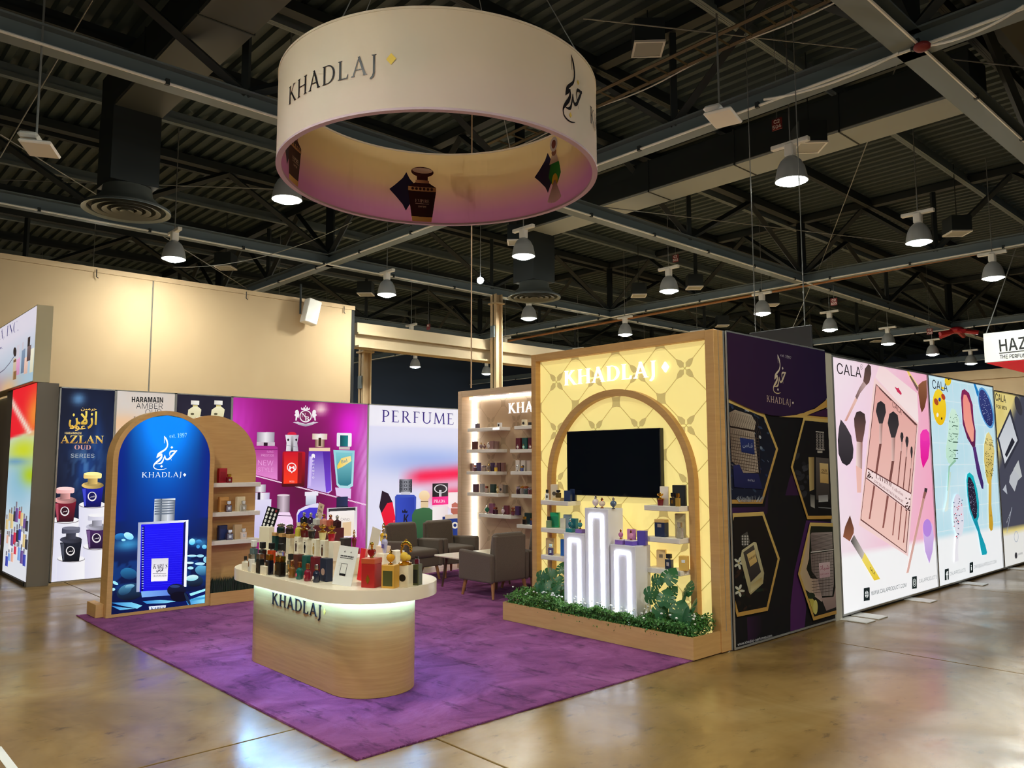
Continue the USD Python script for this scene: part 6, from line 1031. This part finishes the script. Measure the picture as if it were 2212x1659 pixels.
card('acrylic_stand', 'pale pink clear panel beside the red card on the counter', cz(Z5, 1378, 925, ZT), .055, .245, 0, .05, R, mat('pink_acrylic', (250, 196, 176), .1))
carton('black carton behind the blank cream carton', cz(Z5, 1185, 510, 1.12)*[1, 1, 0]+[0, 0, ZR], R, .075, .07, .165, (40, 36, 36)); carton('red carton beside the dark red flacon at the counter back', cz(Z5, 1160, 610, .95)*[1, 1, 0]+[0, 0, ZT], R, .08, .07, .2, (176, 24, 36))
carton('crimson carton carrying the dark red flacon', cz(Z5, 1272, 598, .99)*[1, 1, 0]+[0, 0, ZT], R, .085, .075, .159, (150, 20, 34)); flacon3('dark red flacon with a gold ring stopper behind the price sign', cz(Z5, 1272, 598, .99), R, 'amphora', .066, .168, (120, 16, 28), 'gold')
# --- counter, right-hand group
p = cz(Z5, 1453, 998, ZT); carton('red square carton with gold band, front of the right-hand group', p, -62, .112, .112, .215, (176, 26, 22), lid=(196, 84, 40), mark=('diamond', 'gold')); flacon3('red heart flacon with a gold stopper on the red square carton', p+[0, 0, .216], -62, 'heart', .062, .12, (140, 8, 20), 'gold')
p = cz(Z5, 1650, 1006, ZT); carton('gold carton with a dark green window', p, -62, .105, .09, .17, (214, 160, 60), front=(76, 76, 30)); flacon3('amber bottle with a pointed gold stopper on the gold carton', p+[0, 0, .171], -62, 'urn', .066, .115, (226, 160, 40), 'gold')
p = cz(Z5, 1800, 992, ZT); carton('cream carton with a black round crest at the right of the counter', p, -62, .1, .08, .16, (240, 226, 190), mark=('disc', 'black')); flacon3('ornate gold figurine flacon on the cream carton', p+[0, 0, .161], -62, 'fancy', .11, .195, (226, 186, 70), 'gold')
carton('olive and black carton at the right end of the goods', cz(Z5, 1888, 980, ZT)+[.03, -.005, 0], -62, .06, .07, .155, (86, 88, 50), front=(26, 28, 24)); flacon3('small maroon bottle on the olive carton', cz(Z5, 1888, 980, ZT)+[.03, -.005, .156], -62, 'block', .035, .06, (90, 20, 44), 'black')
p = cz(Z5, 1565, 912, ZT)+[.02, 0, 0]; carton('tall cream carton with a black seal behind the red square carton', p, R, .11, .08, .2, (244, 230, 206), mark=('disc', 'black')); flacon3('purple and silver flacon with a ring stopper on the cream carton', p+[0, 0, .201], R, 'amphora', .07, .2, (190, 186, 220), 'silver', (70, 60, 150))
p = cz(Z5, 1655, 905, ZT)+[.06, 0, 0]; carton('cream carton behind the gold carton', p, R, .1, .08, .215, (246, 234, 212)); flacon3('silver ring-stoppered flacon between gold carton and figurine', cz(Z5, 1730, 960, ZT)+[.03, 0, 0], R, 'amphora', .05, .275, (226, 226, 226), 'silver')
p = cz(Z5, 1467, 905, ZT)+[.1, 0, 0]; carton('salmon-cream carton carrying the gold flacon', p, R, .1, .08, .25, (246, 216, 190)); flacon3('gold flacon with a round gold stopper high on its carton', p+[0, 0, .251], R, 'amphora', .082, .185, (232, 176, 40), 'gold', (240, 210, 120))
carton('cream rounded sample box at the back left of the counter', (3.37, 7.05, ZT), -80, .15, .06, .34, (240, 228, 200), cat='sample box')
t = thing('sample_board', 'black tilted sample board with rows of white ovals', 'sample board', (3.44, 7.2, ZT), -75); T = trimesh.transformations.euler_matrix(-.25, .14, 0, 'sxyz'); T[:3, 3] = (0, 0, .31)
def tf(vf): v, f = vf; return (np.c_[v, np.ones(len(v))]@T.T)[:, :3], f
part(t, 'board', tf(bx(-.085, .085, 0, .008, 0, .205, .002)), M['black'])
for r_ in range(5):
    for c_ in range(3):
        v, f = extr(affinity.scale(Point(-.052+.052*c_, .03+.037*r_).buffer(1, quad_segs=6), .014, .015), .002); part(t, 'oval_sticker', tf((facing(v, 'y', -.0003, 0), f)), M['white'] if (r_, c_) != (4, 2) else M['signred'])
part(t, 'post', MB().tube([(0, .02, .33), (-.02, .01, 0)], .012, 8), M['black']); part(t, 'foot', bx(-.09, .02, -.05, .07, 0, .008), M['black'])
t = card('cream_board', 'cream slanted board behind the gold flacon on the counter', (3.95, 6.2, ZT), .14, .35, .18, .1, R, pm((226, 214, 196)))

# --- blue arch shelf goods
ZS = (200, 820, 3.0722)
for x, y, z, kind, w, h, b, c, lb in ((865, 668, 1.51, 0, .13, .185, (176, 16, 40), (150, 10, 34), 'red perfume carton on the top shelf of the oak arch'), (898, 670, 1.51, 1, .07, .11, (120, 10, 30), 'gold', 'red flacon with gold cap on the top shelf of the oak arch'), (872, 858, 1.14, 0, .14, .19, (206, 150, 84), (186, 130, 70), 'tan carton on the middle shelf of the oak arch'), (893, 860, 1.14, 1, .08, .14, (74, 34, 24), 'silver', 'brown flacon with silver cap on the middle shelf of the oak arch'), (985, 850, 1.14, 0, .13, .185, (236, 216, 176), None, 'cream carton on the middle shelf of the oak arch'), (992, 854, 1.14, 1, .07, .135, CLEAR, 'silver', 'clear flacon on the middle shelf of the oak arch'), (866, 1042, .785, 0, .13, .185, (30, 40, 84), (40, 54, 110), 'navy carton on the lowest shelf of the oak arch'), (900, 1045, .785, 1, .085, .13, (60, 44, 70), 'silver', 'dark violet flacon on the lowest shelf of the oak arch'), (966, 1038, .785, 0, .12, .185, (206, 176, 136), None, 'beige carton on the lowest shelf of the oak arch'), (992, 1042, .785, 1, .075, .135, (236, 216, 200), 'silver', 'pale clear flacon on the lowest shelf of the oak arch')):
    u = ony(200+x/3.0722, 820+y/3.0722, 10.0)[0]; L = (u, 10.03 if kind == 0 else 9.965, z)
    carton(lb, L, 12, w*.9, .05, h, b, front=c) if kind == 0 else flacon3(lb, L, 0, 'block', w, h, b, c, 'silver')
# --- gold display wall goods (zooms 3 and 4)
Z3, Z4 = (1140, 1020, 7.54), (1310, 1020, 7.54)
def gx(zm, x, xx): return onx(zm[0]+x/zm[2], 1090, xx)[1]
def on(zm, x, xx, z): return (xx, gx(zm, x, xx), z)
W1 = ' on the upper left gold-wall shelf'; W2 = ' on the middle left gold-wall shelf'; W3 = ' on the lower left gold-wall shelf'; V1 = ' on the upper right gold-wall shelf'; V2 = ' on the middle right gold-wall shelf'; V3 = ' on the lower right gold-wall shelf'
flacon3('small white bottle with a black W cap'+W1, on(Z3, 318, 6.38, 1.335), -60, 'block', .042, .12, (236, 232, 226), 'black', 'black'); carton('tall cream carton with dark seal'+W1, on(Z3, 445, 6.46, 1.335), -65, .085, .06, .178, (226, 206, 176), mark=('disc', (90, 80, 74)))
carton('low cream tray box'+W1, on(Z3, 500, 6.40, 1.335), R, .12, .07, .032, (226, 190, 130)); p = on(Z3, 500, 6.40, 1.335+.033); flacon3('smoky brown flacon with black cap on the tray'+W1, p, R, 'block', .06, .085, (96, 78, 44), 'black'); carton('navy carton at the edge'+W1, on(Z3, 660, 6.39, 1.335), -70, .075, .065, .115, (28, 50, 92)); carton('navy carton farther back'+W1, on(Z3, 745, 6.48, 1.335), -70, .06, .05, .13, (24, 40, 78))
flacon3('green glass flacon with dark cap'+W2, on(Z3, 345, 6.38, 1.03), -65, 'block', .06, .125, (120, 150, 110), 'black'); carton('bright green carton'+W2, on(Z3, 445, 6.47, 1.03), -60, .1, .07, .165, (10, 160, 108), front=(14, 130, 90)); carton('small pale grey carton'+W2, on(Z3, 575, 6.45, 1.03), -65, .06, .05, .11, (206, 200, 186)); carton('grey-blue carton at the back'+W2, on(Z3, 650, 6.49, 1.03), -65, .09, .05, .15, (120, 140, 160))
p = on(Z3, 690, 6.215, 1.022); carton('teal gift carton on the left plinth', on(Z3, 745, 6.3, 1.02), R, .1, .05, .14, (20, 110, 120)); carton('teal slab base on the left plinth', p, R, .09, .06, .04, (40, 130, 140)); flacon3('teal urn flacon on the teal slab', (p[0], p[1], p[2]+.041), R, 'urn', .05, .1, (30, 120, 130), 'silver')
p = on(Z3, 850, 6.215, 1.022); carton('violet slab base on the left plinth', p, R, .09, .06, .04, (140, 110, 190)); flacon3('turquoise urn flacon on the violet slab', (p[0], p[1], p[2]+.041), R, 'urn', .05, .1, (60, 150, 150), 'copper')
carton('tan carton'+W3, on(Z3, 370, 6.47, .73), -65, .1, .06, .175, (206, 176, 130)); flacon3('violet flacon with silver cap'+W3, on(Z3, 375, 6.38, .73), -70, 'block', .06, .125, (76, 66, 120), 'silver', 'silver'); carton('bright blue carton'+W3, on(Z3, 580, 6.44, .73), -70, .06, .05, .18, (10, 90, 176))
ZP = 1.29
for x, b, c, h, lb in ((1105, (226, 206, 206), 'silver', .135, 'rose-silver urn flacon, left of three on the tallest plinth'), (1210, (226, 200, 176), 'copper', .11, 'pale gold urn flacon, middle of three on the tallest plinth'), (1395, (84, 104, 130), 'silver', .12, 'blue-grey urn flacon, right of three on the tallest plinth')): flacon3(lb, on(Z3, x, 6.23, ZP), R, 'urn', .07, h, b, c)
for x, s, b, k, lb in ((225, (150, 110, 200), (206, 120, 170), .0, 'left'), (390, (120, 90, 200), (226, 150, 190), .0, 'right')):
    p = on(Z4, x, 6.21, .945); t_ = carton(f'violet and white slab box, {lb} of two on the lowest plinth', p, R, .1, .07, .05, s, lid=(236, 230, 240)); flacon3(f'pink flacon on the {lb} slab of the lowest plinth', (p[0], p[1], p[2]+.051), R, 'urn', .05, .1, b, 'copper')
carton('pink open lid panel on the lowest plinth', on(Z4, 400, 6.28, .945), R, .1, .02, .15, (206, 130, 190)); carton('deep violet carton on the lowest plinth', on(Z4, 575, 6.3, .945), -75, .09, .06, .14, (86, 70, 170))
carton('white carton behind the maroon jar'+V1, on(Z4, 950, 6.47, 1.335), -65, .085, .05, .185, (240, 226, 214)); flacon3('maroon jar with a gold collar'+V1, on(Z4, 880, 6.38, 1.335), R, 'crown', .075, .13, (120, 14, 28), 'gold'); carton('black carton with thin gold line'+V1, on(Z4, 1195, 6.47, 1.335), -70, .13, .05, .2, (28, 30, 34), front=(34, 36, 42)); flacon3('dark flacon with black cap'+V1, on(Z4, 1085, 6.39, 1.335), R, 'block', .055, .128, (60, 54, 44), 'black', 'gold'); flacon3('gold flacon with gold cap'+V1, on(Z4, 1165, 6.37, 1.335), R, 'block', .045, .125, (176, 140, 60), 'gold')
carton('navy carton with a gold top band'+V2, on(Z4, 890, 6.42, 1.03), R, .12, .07, .168, (26, 44, 80), lid=(230, 190, 120), mark=('tag', 'silver')); carton('tall khaki carton'+V2, on(Z4, 1200, 6.47, 1.03), -60, .1, .07, .23, (176, 160, 120)); flacon3('clear slender flacon before the khaki carton'+V2, on(Z4, 1185, 6.38, 1.03), R, 'block', .06, .155, CLEAR, 'silver')
carton('peach-cream carton'+V3, on(Z4, 880, 6.47, .73), -65, .09, .06, .165, (240, 206, 150), mark=('tag', 'silver')); flacon3('dark navy stepped flacon'+V3, on(Z4, 1000, 6.38, .73), R, 'block', .075, .145, (24, 44, 70), 'black', 'silver'); carton('gold carton with white tag'+V3, on(Z4, 1240, 6.41, .73), -65, .085, .07, .135, (226, 180, 90), mark=('tag', 'white'))
# --- tan shelf wall goods
Z7S = (980, 820, 4.88)
rows = {'A1': (2.33, ((250, 'c', .07, .075, (96, 84, 92), 'grey carton'), (487, 'c', .07, .07, (236, 232, 226), 'white carton with black seal'))), 'B1': (2.33, ((750, 'c', .085, .095, (240, 226, 190), 'cream carton with black disc'), (812, 'c', .05, .05, (40, 36, 36), 'small black carton'))),
 'A2': (1.975, ((225, 'c', .1, .135, (98, 56, 60), 'maroon carton'), (288, 'urn', .06, .12, (150, 120, 120), 'mauve urn flacon'), (325, 'urn', .05, .1, (110, 70, 66), 'brown urn flacon'), (365, 'urn', .055, .125, (206, 190, 186), 'silver urn flacon'), (408, 'c', .09, .14, (166, 126, 122), 'mauve carton'), (455, 'c', .07, .13, (140, 106, 96), 'tan-brown carton'))),
 'B2': (1.965, ((692, 'c', .11, .18, (96, 20, 36), 'dark red gift carton'), (760, 'c', .11, .18, (14, 76, 70), 'dark green gift carton'), (818, 'c', .09, .18, (90, 22, 40), 'maroon gift carton'), (676, 'urn', .04, .08, (226, 214, 206), 'tiny white flacon'), (738, 'urn', .04, .08, (170, 220, 210), 'tiny mint flacon'), (808, 'urn', .04, .08, (230, 206, 200), 'tiny blush flacon'))),
 'A3': (1.615, ((192, 'c', .07, .13, (150, 120, 110), 'taupe carton'), (225, 'block', .05, .1, (90, 70, 66), 'brown block flacon'), (262, 'c', .08, .14, (96, 86, 140), 'violet carton'), (318, 'low', .09, .1, (176, 150, 136), 'round beige jar'), (372, 'urn', .06, .13, (120, 100, 90), 'bronze urn flacon'), (412, 'c', .07, .14, (80, 60, 96), 'plum carton'), (445, 'block', .05, .1, (220, 180, 70), 'golden block flacon'), (482, 'c', .08, .14, (110, 70, 76), 'rosewood carton'), (525, 'c', .07, .14, (140, 100, 90), 'brown end carton'))),
 'B3': (1.622, ((685, 'c', .09, .17, (226, 214, 200), 'cream carton with dark oval'), (745, 'c', .09, .17, (230, 220, 206), 'ivory carton with dark oval'), (800, 'c', .08, .17, (214, 196, 180), 'beige carton'), (675, 'urn', .05, .11, (226, 220, 214), 'white urn flacon'), (722, 'block', .05, .08, (70, 80, 140), 'blue block flacon'))),
 'A4': (1.265, ((235, 'c', .1, .135, (90, 56, 76), 'plum carton'), (302, 'c', .07, .14, (176, 170, 170), 'pale grey carton'), (350, 'block', .06, .11, (170, 150, 130), 'beige block flacon'), (418, 'c', .11, .14, (36, 66, 58), 'dark green carton'), (463, 'urn', .05, .12, (226, 200, 150), 'gold urn flacon'), (508, 'c', .08, .14, (190, 166, 146), 'tan carton with oval'), (548, 'c', .06, .13, (120, 110, 96), 'olive end carton'))),
 'B4': (1.267, ((690, 'low', .09, .13, (60, 30, 40), 'maroon round flacon'), (728, 'low', .085, .13, (150, 136, 130), 'grey round flacon'), (768, 'low', .09, .13, (70, 84, 80), 'slate round flacon'), (812, 'low', .09, .12, (110, 60, 60), 'brick round flacon'))),
 'A5': (.93, ((352, 'urn', .08, .15, (40, 110, 80), 'green urn flacon'), (405, 'c', .1, .16, (150, 90, 120), 'rose-pink carton'), (440, 'block', .08, .11, (70, 30, 44), 'burgundy block flacon'), (520, 'urn', .06, .13, (226, 200, 206), 'blush urn flacon'), (560, 'c', .09, .14, (130, 60, 76), 'red-brown carton'), (625, 'crown', .07, .13, (120, 50, 70), 'wine goblet flacon'), (680, 'c', .09, .14, (70, 40, 90), 'violet end carton'))),
 'B5': (.805, ((785, 'c', .12, .17, (20, 60, 60), 'dark teal carton'), (748, 'block', .07, .12, (30, 26, 30), 'black block flacon'), (820, 'block', .05, .1, (50, 60, 110), 'navy block flacon')))}
ORD = {'1': 'top', '2': 'second', '3': 'third', '4': 'fourth', '5': 'lowest'}
for key, (z, items) in rows.items():
    where = f" on the {ORD[key[1]]} {'left' if key[0] == 'A' else 'right'} shelf of the tan wall"
    for k, (x, kd, w, h, c, lb) in enumerate(items):
        back = kd == 'c'; xx = 8.6 if back and h > .1 else 8.5; y = gx(Z7S, x, xx)
        if back: carton(lb+where, (xx, y, z), R, w, .05, h, c, mark=('disc', 'black') if any(q in lb for q in ('seal', 'disc', 'oval')) else None)
        else: flacon3(lb+where, (xx, y, z), R, kd, w, h, c, ('silver', 'gold', 'copper')[k % 3])

# --- plants in the planter
M['leaf'] = usdkit.material(stage, '/World/Looks/monstera_leaf', {'g': ('object_info', {}), 'p': ('principled_bsdf', {'base_color': lin((50, 104, 62)), 'roughness': .35}), 't': ('translucent_bsdf', {'color': lin((80, 130, 60))}), 'm': ('mix_closure', {'fac': .2})}, [('p.BSDF', 'm.closure1'), ('t.BSDF', 'm.closure2')], surface='m.closure')
M['stem'] = mat('green_stem', (70, 96, 50), .5)
def monstera_leaf(r):
    pts = [(0, -.1), (.25, -.28), (.6, -.2), (.85, .15), (.9, .5), (.7, .95), (.35, 1.3), (0, 1.55)]; g = Polygon(pts+[(-x, y) for x, y in pts[::-1]]).buffer(.08).buffer(-.08)
    for s in (-1, 1):
        for y0, a in ((.15, -.08), (.5, .3), (.85, .62)): g = g.difference(LineString([(s*.42, y0+.05), (s*1.1, y0+a*.6+.02)]).buffer(.04))
        for y0 in (.35, .7): g = g.difference(affinity.scale(Point(s*.18, y0).buffer(1, quad_segs=3), .03, .06))
    v2 = []; 
    v, f = trimesh.creation.triangulate_polygon(g.simplify(.02), engine='earcut'); m = trimesh.Trimesh(np.c_[v, np.zeros(len(v))], f, process=False).subdivide(); v = np.array(m.vertices); v[:, 2] = -.22*v[:, 0]**2-.2*(v[:, 1]-.4)**2+.05*np.abs(v[:, 0]); return v*r, np.array(m.faces)
def rotm(a, b, c): return trimesh.transformations.euler_matrix(a, b, c, 'sxyz')[:3, :3]
def monstera(label, base, leaves, seed):
    t = thing('monstera_plant', label, 'plant', base); q = random.Random(seed)
    for (px, py, xx, r, roll) in leaves:
        p = onx(1080+px/4.046, 1030+py/4.046, xx); v, f = monstera_leaf(r*.88)
        v = v@rotm(1.15+q.uniform(-.25, .25), 0, 0).T; v = v@rotm(0, math.radians(roll), 0).T; v = v@rotm(0, 0, -PI/2+q.uniform(-.5, .5)).T
        c = v.mean(0); part(t, 'leaf', (v-c+p, f), M['leaf'], world=True, smooth=True); b = np.array(base)+[q.uniform(-.02, .02), q.uniform(-.03, .03), 0]
        part(t, 'stem', MB().tube([b, b*.4+p*.6+[0, 0, .06*(p[2]-b[2])], p-c*.3], [.007, .006, .004], 6), M['stem'], world=True)
    part(t, 'root_ball', lathe([(.001, 0), (.06, 0), (.08, .05), (.07, .08), (.001, .09)], 12), mat('soil', (50, 36, 26), .9))
monstera('big monstera plant in front of the right oak arch leg', (6.27, 4.6, .12), [(1480, 870, 6.22, .12, 20), (1370, 915, 6.2, .1, 75), (1640, 985, 6.28, .125, -25), (1320, 1035, 6.18, .11, 80), (1450, 1065, 6.16, .12, 10), (1600, 1060, 6.22, .1, -60), (1680, 1140, 6.2, .13, -40), (1570, 1175, 6.14, .13, 15), (1400, 1175, 6.14, .1, 60), (1620, 1230, 6.12, .12, -10), (1500, 1010, 6.25, .09, 40)], 3)
monstera('smaller dark monstera plant at the left end of the planter', (6.3, 6.28, .12), [(545, 800, 6.32, .1, 0), (430, 860, 6.28, .12, 60), (365, 880, 6.22, .1, 85), (510, 930, 6.25, .12, -10), (400, 960, 6.2, .12, 50), (480, 1010, 6.2, .12, 10), (545, 1000, 6.26, .12, -40), (350, 960, 6.2, .08, 80)], 8)
rg = np.random.default_rng(11)
def hedge(label, y0, y1, top, n, cols):
    t = thing('boxwood_hedge', label, 'hedge', (6.26, (y0+y1)/2, .12), kind='stuff')
    V, Fc = [], []
    for k in range(n):
        y = rg.uniform(y0, y1); x = rg.uniform(6.055, 6.46 if y < 4.9 or y > 5.9 else 6.14); h = top*(.62+.38*meshkit.noise(np.array([x*9, y*9, 1.]))); s = rg.beta(2.4, 1.2); c = np.array([x-.03*(s > .8), y, .125+(h-.02)*s]); c[0] += rg.uniform(-.02, .02)
        m = rotm(*rg.uniform(-1.3, 1.3, 2), rg.uniform(0, 6.3)); L = rg.uniform(.014, .025); w = L*.55
        V.append(np.array([[0, 0, 0], [w, L*.5, .003], [0, L, 0], [-w, L*.5, .003]])@m.T+c); Fc.append(np.array([[0, 1, 2], [0, 2, 3]])+4*k)
    part(t, 'foliage', (np.vstack(V), np.vstack(Fc)), cols, world=True)
    m = MB()
    for k in range(int(14*(y1-y0)/.5)):
        y = rg.uniform(y0, y1); x = rg.uniform(6.05, 6.2); m.tube([(x+.03, y, .12), (x, y, .12+top*.8)], .002, 3)
    part(t, 'twig', m, M['stem'], world=True)
    m = MB()
    for k in range(int((34 if y1 < 5 or y0 > 5.9 else 16)*(y1-y0)/.6)):
        y = rg.uniform(y0, y1); x = rg.uniform(6.04, 6.3 if y < 4.9 else 6.14); m.ball((x, y, .12+top*(rg.uniform(.6, 1.0))), rg.uniform(.009, .015), 1, (1, 1, .7))
    part(t, 'white_blossom', m, M['white'], world=True)
M['boxleaf'] = mat('boxwood_leaf', (92, 150, 66), .45, noise=((30, 30, 30), (52, 104, 50), 2, .2)); M['boxleaf2'] = mat('boxwood_leaf_light', (112, 164, 76), .45, noise=((30, 30, 30), (66, 118, 56), 2, .2))
hedge('flowering green hedge at the right end of the planter', 4.23, 4.95, .27, 7000, M['boxleaf']); hedge('low green hedge in front of the three glowing plinths', 4.96, 5.85, .27, 8000, M['boxleaf2']); hedge('light green hedge at the left end of the planter', 5.86, 6.69, .27, 6400, M['boxleaf2'])
